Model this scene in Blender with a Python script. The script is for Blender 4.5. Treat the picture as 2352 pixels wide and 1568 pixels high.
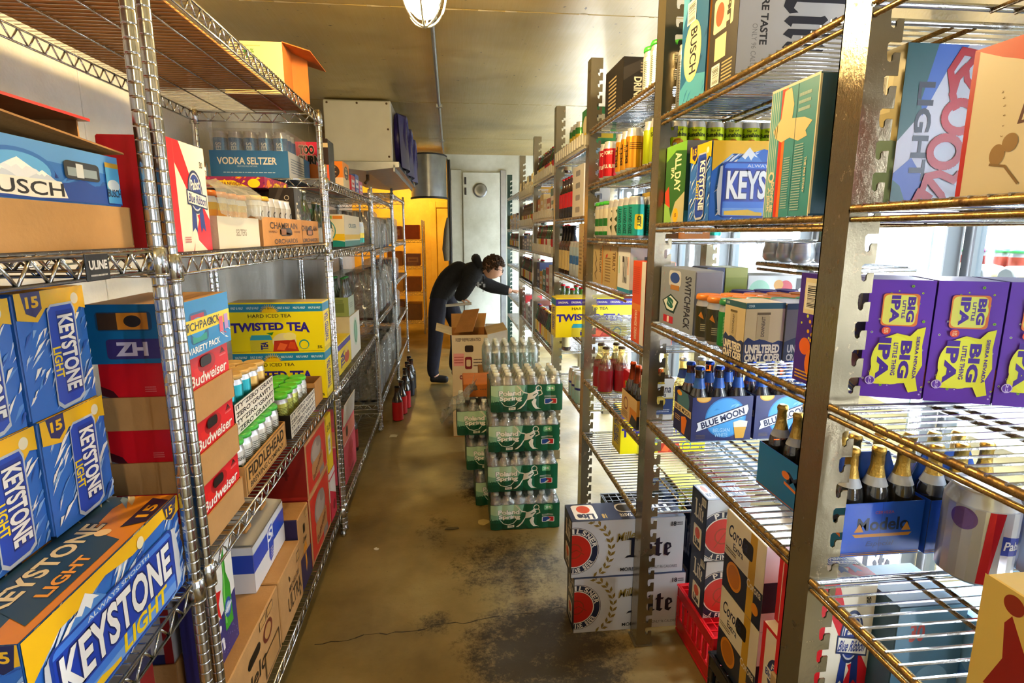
import bpy, bmesh, math, random
from mathutils import Vector, Matrix
from mathutils.geometry import tessellate_polygon
SC = bpy.context.scene
for _o in list(bpy.data.objects): bpy.data.objects.remove(_o, do_unlink=True)
COL = SC.collection
PI = math.pi

# ------------------------------------------------------------------ camera
cam_d = bpy.data.cameras.new('camera'); cam = bpy.data.objects.new('camera', cam_d); COL.objects.link(cam)
cam_d.sensor_width = 36.0; cam_d.lens = 36.0 * 1290.0 / 2352.0
cam_d.clip_start = 0.05
cam.location = (0, 0, 1.55)
cam.rotation_euler = (math.radians(90 - 10.882), 0, math.radians(-6.17))
SC.camera = cam

# ------------------------------------------------------------------ world, view
w = bpy.data.worlds.new('world'); SC.world = w; w.use_nodes = True
w.node_tree.nodes['Background'].inputs[0].default_value = (1.0, 0.93, 0.82, 1)
w.node_tree.nodes['Background'].inputs[1].default_value = 0.34  # added warm ambient fill, entering by the open end behind the camera
vs = SC.view_settings
vs.view_transform = 'Standard'; vs.look = 'None'; vs.gamma = 1.0; vs.use_curve_mapping = False
vs.exposure = 0.17
cy = SC.cycles
cy.max_bounces = 6; cy.diffuse_bounces = 3; cy.glossy_bounces = 3; cy.transmission_bounces = 4; cy.transparent_max_bounces = 12
cy.caustics_reflective = False; cy.caustics_refractive = False
cy.sample_clamp_indirect = 6.0
cy.use_adaptive_sampling = True; cy.adaptive_threshold = 0.07
LAMP_WARM = (1.0, 0.72, 0.34)
LAMP_POWER = 300.0        # emission of the ceiling bulbs
STORE_LIGHT = 100.0       # strip lights in the cooler door mullions
def area(name, loc, rot, sx, sy, power, col):
    d = bpy.data.lights.new(name, 'AREA'); d.shape = 'RECTANGLE'; d.size = sx; d.size_y = sy; d.energy = power; d.color = col
    o = bpy.data.objects.new(name, d); COL.objects.link(o); o.location = loc; o.rotation_euler = rot
    return o

# ------------------------------------------------------------------ colour / materials
def s2l(c): return c / 12.92 if c <= 0.04045 else ((c + 0.055) / 1.055) ** 2.4
def hx(c):
    if not isinstance(c, str): return c
    c = c.lstrip('#')
    if len(c) == 3: c = ''.join(a * 2 for a in c)
    return tuple(s2l(int(c[i:i + 2], 16) / 255) for i in (0, 2, 4))
MATS = {}
class NT:
    def __init__(s, m):
        m.use_nodes = True; s.t = m.node_tree; s.b = s.t.nodes['Principled BSDF']; s.out = s.t.nodes['Material Output']
    def n(s, typ, **kw):
        q = s.t.nodes.new(typ)
        for k, v in kw.items():
            if k.startswith('i_'): q.inputs[int(k[2:]) if k[2:].isdigit() else k[2:].replace('_', ' ')].default_value = v
            else: setattr(q, k, v)
        return q
    def l(s, a, b): s.t.links.new(a, b)
    def ramp(s, stops):
        q = s.t.nodes.new('ShaderNodeValToRGB'); e = q.color_ramp.elements
        while len(e) < len(stops): e.new(0.5)
        for k, (p, c) in zip(e, stops): k.position = p; k.color = (*hx(c), 1)
        return q
def mat(name, base='#888', rough=0.5, metal=0.0, attr=False, var=0.0, vscale=30, bump=0.0, bscale=60, alpha=1.0, spec=None, emit=None, estr=0, trans=0.0, ior=None, coat=0.0):
    m = bpy.data.materials.new(name); t = NT(m); b = t.b
    b.inputs['Base Color'].default_value = (*hx(base), 1); b.inputs['Roughness'].default_value = rough; b.inputs['Metallic'].default_value = metal
    if spec is not None: b.inputs['Specular IOR Level'].default_value = spec
    if coat: b.inputs['Coat Weight'].default_value = coat
    src = None
    if attr:
        a = t.n('ShaderNodeAttribute', attribute_name='col'); src = a.outputs['Color']; t.l(src, b.inputs['Base Color'])
    if var or bump:
        tc = t.n('ShaderNodeTexCoord'); 
    if var:
        nz = t.n('ShaderNodeTexNoise', i_Scale=vscale, i_Detail=4.0); t.l(tc.outputs['Object'], nz.inputs['Vector'])
        mr = t.n('ShaderNodeMapRange'); mr.inputs[1].default_value = 0.3; mr.inputs[2].default_value = 0.7; mr.inputs[3].default_value = 1 - var; mr.inputs[4].default_value = 1 + var * 0.5
        t.l(nz.outputs['Fac'], mr.inputs[0])
        mx = t.n('ShaderNodeMix', data_type='RGBA', blend_type='MULTIPLY'); mx.inputs[0].default_value = 1
        if src is not None: t.l(src, mx.inputs[6])
        else: mx.inputs[6].default_value = (*hx(base), 1)
        t.l(mr.outputs[0], mx.inputs[7]); t.l(mx.outputs[2], b.inputs['Base Color'])
    if bump:
        nb = t.n('ShaderNodeTexNoise', i_Scale=bscale, i_Detail=3.0); t.l(tc.outputs['Object'], nb.inputs['Vector'])
        bp = t.n('ShaderNodeBump', i_Strength=bump, i_Distance=0.01); t.l(nb.outputs['Fac'], bp.inputs['Height']); t.l(bp.outputs['Normal'], b.inputs['Normal'])
    if alpha < 1: b.inputs['Alpha'].default_value = alpha
    if trans: b.inputs['Transmission Weight'].default_value = trans
    if ior: b.inputs['IOR'].default_value = ior
    if emit: b.inputs['Emission Color'].default_value = (*hx(emit), 1); b.inputs['Emission Strength'].default_value = estr
    MATS[name] = m; return m
mat('card', rough=0.42, attr=True, var=0.10, vscale=9, bump=0.05, bscale=40)
mat('print', rough=0.36, attr=True)
mat('kraft', rough=0.75, attr=True, var=0.12, vscale=14, bump=0.10, bscale=120)
mat('plastic', rough=0.32, attr=True, var=0.05)
mat('can', rough=0.28, metal=0.55, attr=True)
mat('foil', rough=0.3, metal=0.9, attr=True, bump=0.25, bscale=220)
mat('alu', '#c9ccd0', rough=0.25, metal=1.0)
mat('cloth', rough=0.95, attr=True, var=0.15, vscale=60, bump=0.25, bscale=240)
mat('skin', '#d9a98c', rough=0.55)
mat('rubber', '#141416', rough=0.7)
def chrome():
    m = mat('chrome', '#c3c5c6', rough=0.17, metal=1.0); t = NT(m)
    tc = t.n('ShaderNodeTexCoord'); nz = t.n('ShaderNodeTexNoise', i_Scale=35.0, i_Detail=3.0); t.l(tc.outputs['Object'], nz.inputs['Vector'])
    r = t.ramp([(0.3, '#b4b4b2'), (0.65, '#d2d4d6')]); t.l(nz.outputs['Fac'], r.inputs[0]); t.l(r.outputs[0], t.b.inputs['Base Color'])
chrome()
def rusty(name, base, rust, lo, hi, scale, metal=0.6, rough=0.45):
    m = mat(name, base, rough=rough, metal=metal); t = NT(m)
    tc = t.n('ShaderNodeTexCoord'); nz = t.n('ShaderNodeTexNoise', i_Scale=scale, i_Detail=8.0, i_Roughness=0.7); t.l(tc.outputs['Object'], nz.inputs['Vector'])
    r = t.ramp([(lo, base), (hi, rust)]); t.l(nz.outputs['Fac'], r.inputs[0]); t.l(r.outputs[0], t.b.inputs['Base Color'])
    r2 = t.ramp([(lo, '#555'), (hi, '#ddd')]); t.l(nz.outputs['Fac'], r2.inputs[0]); t.l(r2.outputs[0], t.b.inputs['Roughness'])
    bp = t.n('ShaderNodeBump', i_Strength=0.25, i_Distance=0.004); t.l(nz.outputs['Fac'], bp.inputs['Height']); t.l(bp.outputs['Normal'], t.b.inputs['Normal'])
rusty('post_steel', '#8a8068', '#5a4130', 0.58, 0.70, 22.0, metal=0.7, rough=0.45)
rusty('post_green', '#2f4a41', '#3a2c22', 0.58, 0.70, 20.0, metal=0.3)
rusty('rail_rust', '#a98a4e', '#5c3a1e', 0.42, 0.66, 30.0, metal=0.7)
rusty('deck_wire', '#b9bcc0', '#6e6250', 0.55, 0.75, 18.0, metal=0.8)
def film(name, tint='#ffffff', gloss=0.16, haze=0.10, bump=0.6, bs=28.0):
    m = bpy.data.materials.new(name); m.use_nodes = True; t = m.node_tree; t.nodes.clear()
    out = t.nodes.new('ShaderNodeOutputMaterial'); tr = t.nodes.new('ShaderNodeBsdfTransparent'); gl = t.nodes.new('ShaderNodeBsdfGlossy'); df = t.nodes.new('ShaderNodeBsdfDiffuse')
    tr.inputs[0].default_value = (*hx(tint), 1); gl.inputs['Roughness'].default_value = 0.12; df.inputs[0].default_value = (*hx('#dfe2e0'), 1)
    tc = t.nodes.new('ShaderNodeTexCoord'); nz = t.nodes.new('ShaderNodeTexNoise'); nz.inputs['Scale'].default_value = bs; nz.inputs['Detail'].default_value = 3
    bp = t.nodes.new('ShaderNodeBump'); bp.inputs['Strength'].default_value = bump; bp.inputs['Distance'].default_value = 0.02
    t.links.new(tc.outputs['Object'], nz.inputs['Vector']); t.links.new(nz.outputs['Fac'], bp.inputs['Height']); t.links.new(bp.outputs['Normal'], gl.inputs['Normal'])
    m1 = t.nodes.new('ShaderNodeMixShader'); m1.inputs[0].default_value = haze; t.links.new(tr.outputs[0], m1.inputs[1]); t.links.new(df.outputs[0], m1.inputs[2])
    m2 = t.nodes.new('ShaderNodeMixShader'); m2.inputs[0].default_value = gloss; t.links.new(m1.outputs[0], m2.inputs[1]); t.links.new(gl.outputs[0], m2.inputs[2])
    t.links.new(m2.outputs[0], out.inputs[0]); MATS[name] = m; return m
film('film', gloss=0.16, haze=0.10)
film('film_thick', tint='#eef2f0', gloss=0.22, haze=0.22, bump=0.9, bs=22)
film('pet', tint='#e4efe8', gloss=0.18, haze=0.16, bump=0.1)
film('door_glass', tint='#f4fbff', gloss=0.05, haze=0.0, bump=0.0)
film('glass_green', tint='#2f8a3a', gloss=0.14, haze=0.05, bump=0.0)
film('glass_brown', tint='#8a4a14', gloss=0.14, haze=0.03, bump=0.0)
film('glass_clear', tint='#e9d8a0', gloss=0.14, haze=0.05, bump=0.0)
def emis(name, c, s):
    m = bpy.data.materials.new(name); m.use_nodes = True; t = m.node_tree; t.nodes.clear()
    o = t.nodes.new('ShaderNodeOutputMaterial'); e = t.nodes.new('ShaderNodeEmission'); e.inputs[0].default_value = (*c, 1); e.inputs[1].default_value = s
    t.links.new(e.outputs[0], o.inputs[0]); MATS[name] = m; return m
emis('bulb', LAMP_WARM, LAMP_POWER)
emis('bulb_dim', LAMP_WARM, LAMP_POWER * 0.4)
emis('strip', (0.86, 0.93, 1.0), STORE_LIGHT)
emis('shop_panel', (0.88, 0.94, 1.0), STORE_LIGHT * 2.0)

# ------------------------------------------------------------------ mesh builder
class MB:
    def __init__(s): s.v = []; s.f = []; s.c = []; s.sm = []
    def add(s, vs, fs, c=(0.8, 0.8, 0.8), smooth=False):
        o = len(s.v); s.v.extend(tuple(p) for p in vs); c = hx(c)
        for f in fs: s.f.append(tuple(i + o for i in f)); s.c.append(c); s.sm.append(smooth)
        return s
    def box(s, x0, y0, z0, x1, y1, z1, c='#ccc', cols=None):
        vs = [(x0, y0, z0), (x1, y0, z0), (x1, y1, z0), (x0, y1, z0), (x0, y0, z1), (x1, y0, z1), (x1, y1, z1), (x0, y1, z1)]
        fs = {'bot': (3, 2, 1, 0), 'top': (4, 5, 6, 7), '-y': (0, 1, 5, 4), '+x': (1, 2, 6, 5), '+y': (2, 3, 7, 6), '-x': (3, 0, 4, 7)}
        o = len(s.v); s.v.extend(vs)
        for k, f in fs.items():
            s.f.append(tuple(i + o for i in f)); s.c.append(hx((cols or {}).get(k, c))); s.sm.append(False)
        return s
    def bbox(s, x0, y0, z0, x1, y1, z1, c='#ccc', b=0.004, cols=None):
        # box with chamfered edges
        b = min(b, (x1 - x0) / 3, (y1 - y0) / 3, (z1 - z0) / 3)
        cols = cols or {}
        X, Y, Z = (x0, x1), (y0, y1), (z0, z1)
        idx = {}; o = len(s.v)
        for i in (0, 1):
            for j in (0, 1):
                for k in (0, 1):
                    for a in range(3):
                        p = [X[i], Y[j], Z[k]]
                        for d in range(3):
                            if d != a: p[d] += b * (1 if (i, j, k)[d] == 0 else -1)
                        idx[(i, j, k, a)] = len(s.v); s.v.append(tuple(p))
        def F(ids, key):
            s.f.append(tuple(ids)); s.c.append(hx(cols.get(key, c))); s.sm.append(False)
        nm = ('x', 'y', 'z')
        for a in range(3):
            u, v = (a + 1) % 3, (a + 2) % 3
            for sd in (0, 1):
                q = []
                for (p, r) in ((0, 0), (1, 0), (1, 1), (0, 1)):
                    t = [0, 0, 0]; t[a] = sd; t[u] = p; t[v] = r; q.append(idx[(t[0], t[1], t[2], a)])
                if sd == 0: q.reverse()
                key = {'z0': 'bot', 'z1': 'top'}.get(nm[a] + str(sd), ('-' if sd == 0 else '+') + nm[a])
                F(q, key)
        for a in range(3):
            u, v = (a + 1) % 3, (a + 2) % 3
            for p in (0, 1):
                for r in (0, 1):
                    q = []
                    for sd, ax in ((0, u), (1, u), (1, v), (0, v)):
                        t = [0, 0, 0]; t[a] = sd; t[u] = p; t[v] = r; q.append(idx[(t[0], t[1], t[2], ax)])
                    if (p == r): q.reverse()
                    key = {'z0': 'bot', 'z1': 'top'}.get(nm[u] + str(p), ('-' if p == 0 else '+') + nm[u])
                    F(q, key)
        for i in (0, 1):
            for j in (0, 1):
                for k in (0, 1):
                    q = [idx[(i, j, k, 0)], idx[(i, j, k, 1)], idx[(i, j, k, 2)]]
                    if (i + j + k) % 2 == 0: q.reverse()
                    F(q, 'edge')
        return s
    def tube(s, pts, r, n=6, c='#ccc', caps=True, smooth=True):
        pts = [Vector(p) for p in pts]; rings = []
        for i, p in enumerate(pts):
            d = (pts[min(i + 1, len(pts) - 1)] - pts[max(i - 1, 0)]).normalized()
            up = Vector((0, 0, 1)) if abs(d.z) < 0.9 else Vector((1, 0, 0))
            a = d.cross(up).normalized(); b = d.cross(a)
            rr = r[i] if isinstance(r, (list, tuple)) else r
            rings.append([p + (a * math.cos(2 * PI * k / n) + b * math.sin(2 * PI * k / n)) * rr for k in range(n)])
        vs = [q for R in rings for q in R]; fs = []
        for i in range(len(rings) - 1):
            for k in range(n): fs.append((i * n + k, i * n + (k + 1) % n, (i + 1) * n + (k + 1) % n, (i + 1) * n + k))
        s.add(vs, fs, c, smooth)
        if caps: s.add(rings[0], [tuple(range(n))[::-1]], c); s.add(rings[-1], [tuple(range(n))], c)
        return s
    def bar(s, a, b, r, n=4, c='#ccc'):
        a = Vector(a); b = Vector(b); d = (b - a).normalized()
        up = Vector((0, 0, 1)) if abs(d.z) < 0.9 else Vector((1, 0, 0))
        p = d.cross(up).normalized() * r; q = d.cross(p).normalized() * r
        vs = []
        for e in (a, b):
            for k in range(n): t = 2 * PI * (k + 0.5) / n; vs.append(e + p * math.cos(t) + q * math.sin(t))
        fs = [(k, (k + 1) % n, n + (k + 1) % n, n + k) for k in range(n)] + [tuple(range(n))[::-1], tuple(range(n, 2 * n))]
        s.add(vs, fs, c, n > 4); return s
    def lathe(s, prof, n=20, c='#ccc', at=(0, 0, 0), cols=None, smooth=True, cap=True):
        # prof: list of (r, z); cols per segment
        vs = []
        for r, z in prof:
            for k in range(n): t = 2 * PI * k / n; vs.append((at[0] + r * math.cos(t), at[1] + r * math.sin(t), at[2] + z))
        o = len(s.v); s.v.extend(vs)
        for i in range(len(prof) - 1):
            cc = hx(cols[i] if cols else c)
            for k in range(n):
                s.f.append((o + i * n + k, o + i * n + (k + 1) % n, o + (i + 1) * n + (k + 1) % n, o + (i + 1) * n + k)); s.c.append(cc); s.sm.append(smooth)
        if cap:
            s.f.append(tuple(o + k for k in range(n))[::-1]); s.c.append(hx(cols[0] if cols else c)); s.sm.append(False)
            m = (len(prof) - 1) * n
            s.f.append(tuple(o + m + k for k in range(n))); s.c.append(hx(cols[-1] if cols else c)); s.sm.append(False)
        return s
    def prism(s, poly, axis, a, b, c='#ccc'):
        # extrude 2-D poly (ccw) along axis between a and b; axis 'x': (y,z), 'y': (x,z), 'z': (x,y)
        def P(p, t): return {'x': (t, p[0], p[1]), 'y': (p[0], t, p[1]), 'z': (p[0], p[1], t)}[axis]
        n = len(poly); vs = [P(p, a) for p in poly] + [P(p, b) for p in poly]
        tri = tessellate_polygon([[Vector((p[0], p[1], 0)) for p in poly]])
        fs = [(i, (i + 1) % n, n + (i + 1) % n, n + i) for i in range(n)]
        fs += [tuple(t) for t in tri] + [tuple(n + k for k in t[::-1]) for t in tri]
        s.add(vs, fs, c); return s
    def xf(s, M):
        s.v = [tuple(M @ Vector(p)) for p in s.v]; return s
    def mesh(s, name, m, fixn=False):
        me = bpy.data.meshes.new(name); me.from_pydata(s.v, [], s.f); 
        me.materials.append(MATS[m] if isinstance(m, str) else m)
        at = me.color_attributes.new('col', 'FLOAT_COLOR', 'CORNER')
        buf = []
        for p, c in zip(s.f, s.c): buf.extend((c[0], c[1], c[2], 1.0) * len(p))
        at.data.foreach_set('color', buf)
        me.polygons.foreach_set('use_smooth', s.sm)
        if fixn:
            b = bmesh.new(); b.from_mesh(me); bmesh.ops.recalc_face_normals(b, faces=b.faces); b.to_mesh(me); b.free()
        me.update(); return me
    def build(s, name, m, parent=None, fixn=False):
        return link(name, s.mesh(name, m, fixn), parent)
def link(name, me, parent=None):
    o = bpy.data.objects.new(name, me); COL.objects.link(o)
    if parent is not None: o.parent = parent
    return o
def tag(o, label, cat, group=None, kind=None):
    o['label'] = label; o['category'] = cat
    if group: o['group'] = group
    if kind: o['kind'] = kind
    return o
def struct(o, label=None, cat=None):
    o['kind'] = 'structure'
    if label: o['label'] = label; o['category'] = cat or 'structure'
    return o
def empty(name, loc=(0, 0, 0), rz=0, parent=None):
    o = bpy.data.objects.new(name, None); COL.objects.link(o); o.location = loc; o.rotation_euler = (0, 0, rz); o.empty_display_size = 0.05
    if parent: o.parent = parent
    return o
def dup(o, parent=None):
    c = o.copy(); COL.objects.link(c); c.parent = parent
    for ch in o.children: dup(ch, c)
    return c
# ------------------------------------------------------------------ the room
XL, XR, YB, YF, ZC = -1.25, 1.62, -2.2, 7.6, 2.55
def floor_mat():
    m = mat('concrete', '#8a7a55', rough=0.5); t = NT(m)
    tc = t.n('ShaderNodeTexCoord'); P = tc.outputs['Object']
    def nz(sc, det, rg=0.6): 
        q = t.n('ShaderNodeTexNoise', i_Scale=sc, i_Detail=det, i_Roughness=rg); t.l(P, q.inputs['Vector']); return q.outputs['Fac']
    big = t.ramp([(0.32, '#5c4c2a'), (0.5, '#7a6638'), (0.7, '#94804e')]); t.l(nz(1.6, 6.0), big.inputs[0])
    # dark grime: large patches with ragged edges, plus specks
    st = t.n('ShaderNodeMath', operation='MULTIPLY_ADD'); 
    gA = nz(11.0, 12.0, 0.8); gB = nz(60.0, 8.0, 0.85)
    t.l(gA, st.inputs[0]); st.inputs[1].default_value = 0.6
    s2 = t.n('ShaderNodeMath', operation='MULTIPLY'); t.l(gB, s2.inputs[0]); s2.inputs[1].default_value = 0.4; t.l(s2.outputs[0], st.inputs[2])
    # patch centres (worn dirt on the floor)
    sep = t.n('ShaderNodeSeparateXYZ'); t.l(P, sep.inputs[0])
    acc = None
    for (cx, cy, rx, ry, k) in ((0.33, 1.84, 0.36, 0.36, 0.25), (0.30, 1.45, 0.45, 0.3, 0.23), (0.25, 2.42, 0.34, 0.34, 0.17), (-0.1, 2.05, 0.10, 0.10, 0.16), (-0.12, 2.75, 0.1, 0.25, 0.12), (0.18, 3.3, 0.2, 0.35, 0.2), (0.1, 4.9, 0.22, 0.8, 0.16), (0.2, 1.5, 0.5, 0.3, 0.15)):
        a = t.n('ShaderNodeMath', operation='SUBTRACT'); t.l(sep.outputs[0], a.inputs[0]); a.inputs[1].default_value = cx
        a2 = t.n('ShaderNodeMath', operation='DIVIDE'); t.l(a.outputs[0], a2.inputs[0]); a2.inputs[1].default_value = rx
        b = t.n('ShaderNodeMath', operation='SUBTRACT'); t.l(sep.outputs[1], b.inputs[0]); b.inputs[1].default_value = cy
        b2 = t.n('ShaderNodeMath', operation='DIVIDE'); t.l(b.outputs[0], b2.inputs[0]); b2.inputs[1].default_value = ry
        p1 = t.n('ShaderNodeMath', operation='POWER'); t.l(a2.outputs[0], p1.inputs[0]); p1.inputs[1].default_value = 2
        p2 = t.n('ShaderNodeMath', operation='POWER'); t.l(b2.outputs[0], p2.inputs[0]); p2.inputs[1].default_value = 2
        sm = t.n('ShaderNodeMath', operation='ADD'); t.l(p1.outputs[0], sm.inputs[0]); t.l(p2.outputs[0], sm.inputs[1])
        mr = t.n('ShaderNodeMapRange', interpolation_type='SMOOTHSTEP'); t.l(sm.outputs[0], mr.inputs[0]); mr.inputs[1].default_value = 0; mr.inputs[2].default_value = 1.5; mr.inputs[3].default_value = k; mr.inputs[4].default_value = 0
        if acc is None: acc = mr.outputs[0]
        else:
            mx = t.n('ShaderNodeMath', operation='MAXIMUM'); t.l(acc, mx.inputs[0]); t.l(mr.outputs[0], mx.inputs[1]); acc = mx.outputs[0]
    ad = t.n('ShaderNodeMath', operation='ADD'); t.l(st.outputs[0], ad.inputs[0]); t.l(acc, ad.inputs[1])
    gr = t.n('ShaderNodeMapRange'); t.l(ad.outputs[0], gr.inputs[0]); gr.inputs[1].default_value = 0.60; gr.inputs[2].default_value = 0.72; gr.inputs[3].default_value = 0; gr.inputs[4].default_value = 0.88
    mix = t.n('ShaderNodeMix', data_type='RGBA'); t.l(gr.outputs[0], mix.inputs[0]); t.l(big.outputs[0], mix.inputs[6]); mix.inputs[7].default_value = (*hx('#150e05'), 1)
    # fine specks
    sp = t.ramp([(0.66, '#000'), (0.72, '#fff')]); t.l(nz(70.0, 3.0), sp.inputs[0])
    m2 = t.n('ShaderNodeMix', data_type='RGBA'); sc = t.n('ShaderNodeMath', operation='MULTIPLY'); t.l(sp.outputs[0], sc.inputs[0]); sc.inputs[1].default_value = 0.5; t.l(sc.outputs[0], m2.inputs[0]); t.l(mix.outputs[2], m2.inputs[6]); m2.inputs[7].default_value = (*hx('#54452a'), 1)
    t.l(m2.outputs[2], t.b.inputs['Base Color'])
    rr = t.n('ShaderNodeMapRange'); t.l(nz(2.5, 5.0), rr.inputs[0]); rr.inputs[1].default_value = 0.3; rr.inputs[2].default_value = 0.7; rr.inputs[3].default_value = 0.33; rr.inputs[4].default_value = 0.62; rm = t.n('ShaderNodeMath', operation='MULTIPLY_ADD'); t.l(gr.outputs[0], rm.inputs[0]); rm.inputs[1].default_value = 0.35; t.l(rr.outputs[0], rm.inputs[2]); t.l(rm.outputs[0], t.b.inputs['Roughness'])
    bp = t.n('ShaderNodeBump', i_Strength=0.12, i_Distance=0.01); t.l(nz(40.0, 6.0), bp.inputs['Height']); t.l(bp.outputs['Normal'], t.b.inputs['Normal'])
floor_mat()
def ceil_mat():
    m = mat('ceiling_metal', '#a8a498', rough=0.4, metal=0.2); t = NT(m)
    tc = t.n('ShaderNodeTexCoord')
    n1 = t.n('ShaderNodeTexNoise', i_Scale=1.3, i_Detail=6.0); t.l(tc.outputs['Object'], n1.inputs['Vector'])
    r = t.ramp([(0.3, '#9c8850'), (0.7, '#c2a968')]); t.l(n1.outputs['Fac'], r.inputs[0])
    n2 = t.n('ShaderNodeTexNoise', i_Scale=34.0, i_Detail=4.0); t.l(tc.outputs['Object'], n2.inputs['Vector'])
    sp = t.ramp([(0.70, '#000'), (0.74, '#fff')]); t.l(n2.outputs['Fac'], sp.inputs[0])
    mx = t.n('ShaderNodeMix', data_type='RGBA'); t.l(sp.outputs[0], mx.inputs[0]); t.l(r.outputs[0], mx.inputs[6]); mx.inputs[7].default_value = (*hx('#4d4434'), 1); t.l(mx.outputs[2], t.b.inputs['Base Color'])
    mp = t.n('ShaderNodeMapping'); mp.inputs['Scale'].default_value = (60, 1.5, 1); t.l(tc.outputs['Object'], mp.inputs['Vector'])
    n3 = t.n('ShaderNodeTexNoise', i_Scale=3.0, i_Detail=3.0); t.l(mp.outputs[0], n3.inputs['Vector'])
    rr = t.n('ShaderNodeMapRange'); t.l(n3.outputs['Fac'], rr.inputs[0]); rr.inputs[3].default_value = 0.26; rr.inputs[4].default_value = 0.5; t.l(rr.outputs[0], t.b.inputs['Roughness'])
    n4 = t.n('ShaderNodeTexNoise', i_Scale=2.2, i_Detail=2.0); t.l(tc.outputs['Object'], n4.inputs['Vector'])
    bp = t.n('ShaderNodeBump', i_Strength=0.25, i_Distance=0.05); t.l(n4.outputs['Fac'], bp.inputs['Height']); t.l(bp.outputs['Normal'], t.b.inputs['Normal'])
ceil_mat()
def wall_mat(name, a, b, bump=0.25, sc=90.0, rough=0.42):
    m = mat(name, a, rough=rough); t = NT(m); tc = t.n('ShaderNodeTexCoord')
    n1 = t.n('ShaderNodeTexNoise', i_Scale=2.2, i_Detail=8.0, i_Roughness=0.65); t.l(tc.outputs['Object'], n1.inputs['Vector'])
    r = t.ramp([(0.3, b), (0.62, a)]); t.l(n1.outputs['Fac'], r.inputs[0]); t.l(r.outputs[0], t.b.inputs['Base Color'])
    v = t.n('ShaderNodeTexVoronoi', i_Scale=sc); t.l(tc.outputs['Object'], v.inputs['Vector'])
    bp = t.n('ShaderNodeBump', i_Strength=bump, i_Distance=0.004); t.l(v.outputs['Distance'], bp.inputs['Height']); t.l(bp.outputs['Normal'], t.b.inputs['Normal'])
wall_mat('wall_white', '#f0f1ec', '#d9dad2')
wall_mat('wall_door', '#e6eadd', '#c4c7b4', bump=0.05)
wall_mat('wall_yellow', '#e2bf5a', '#cfa040', bump=0.05)
wall_mat('store_white', '#eef2f5', '#dde3e8', bump=0.0)
mat('black_rubber', '#17181a', rough=0.6); mat('frame_grey', '#8d9194', rough=0.4, metal=0.6); mat('frame_dark', '#2a2c30', rough=0.4, metal=0.3)
mat('white_paint', '#d8d6c6', rough=0.45, var=0.08, vscale=5); mat('galv', '#9da1a2', rough=0.35, metal=0.8, var=0.15, vscale=10)
mat('purple_plastic', '#2b2170', rough=0.35)
mat('rust_dark', '#5b4326', rough=0.8)

f = MB(); f.box(XL - 0.3, YB, -0.1, 4.2, 11.5, 0.0); floor = struct(f.build('floor', 'concrete'), 'stained yellowish concrete floor of the cooler aisle', 'floor')
# crack across the floor (a shallow dark groove filled with grit)
rng = random.Random(4)
cr = MB(); pts = []
x = -0.55
while x < 0.66:
    pts.append((x, 2.03 + 0.10 * (x) + rng.uniform(-0.012, 0.012), 0.0008)); x += 0.03
for a, b in zip(pts, pts[1:]):
    wd = rng.uniform(0.0012, 0.004)
    cr.add([(a[0], a[1] - wd, 0.0008), (b[0], b[1] - wd, 0.0008), (b[0], b[1] + wd, 0.0008), (a[0], a[1] + wd, 0.0008)], [(0, 1, 2, 3)])
mat('grit', '#2f2716', rough=0.9); cr.build('floor_crack', 'grit', floor)
# ceiling made of metal panels with seams
ce = MB(); ce.box(XL - 0.1, YB, ZC + 0.02, XR + 0.1, YF + 0.2, ZC + 0.12); ceiling = struct(ce.build('ceiling', 'ceiling_metal'), 'dull metal panel ceiling of the cooler', 'ceiling')
seams = [YB, -0.9, 0.95, 2.80, 4.68, 6.35, YF + 0.2]
for a, b in zip(seams, seams[1:]):
    p = MB(); p.bbox(XL - 0.1, a + 0.003, ZC, XR + 0.1, b - 0.003, ZC + 0.019, b=0.003); p.build('panel', 'ceiling_metal', ceiling)
mat('flake', '#cdbf97', rough=0.7)
for y in seams[2:-1]:
    p = MB(); r2 = random.Random(int(y * 10))
    for k in range(26):
        x = r2.uniform(-1.2, 1.5); L = r2.uniform(0.02, 0.10); h = r2.uniform(0.001, 0.004); d = r2.uniform(0.004, 0.012)
        p.add([(x, y - d, ZC - 0.001), (x + L, y - d * 0.6, ZC - h), (x + L, y + d * 0.5, ZC - 0.001), (x, y + d * 0.4, ZC - h)], [(0, 1, 2, 3)])
    o = p.build('paint_flake', 'flake', ceiling); o['kind'] = 'stuff'
# left wall, insulated panels
wl = MB(); wl.box(XL - 0.12, YB, 0, XL - 0.012, YF, ZC); wall_left = struct(wl.build('wall_left', 'wall_white'), 'white embossed insulated wall behind the wire racks', 'wall')
for k in range(9):
    a = YB + k * 1.1; p = MB(); p.bbox(XL - 0.012, a + 0.003, 0.0, XL, min(a + 1.097, YF), ZC, b=0.003); p.build('panel', 'wall_white', wall_left)
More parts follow.
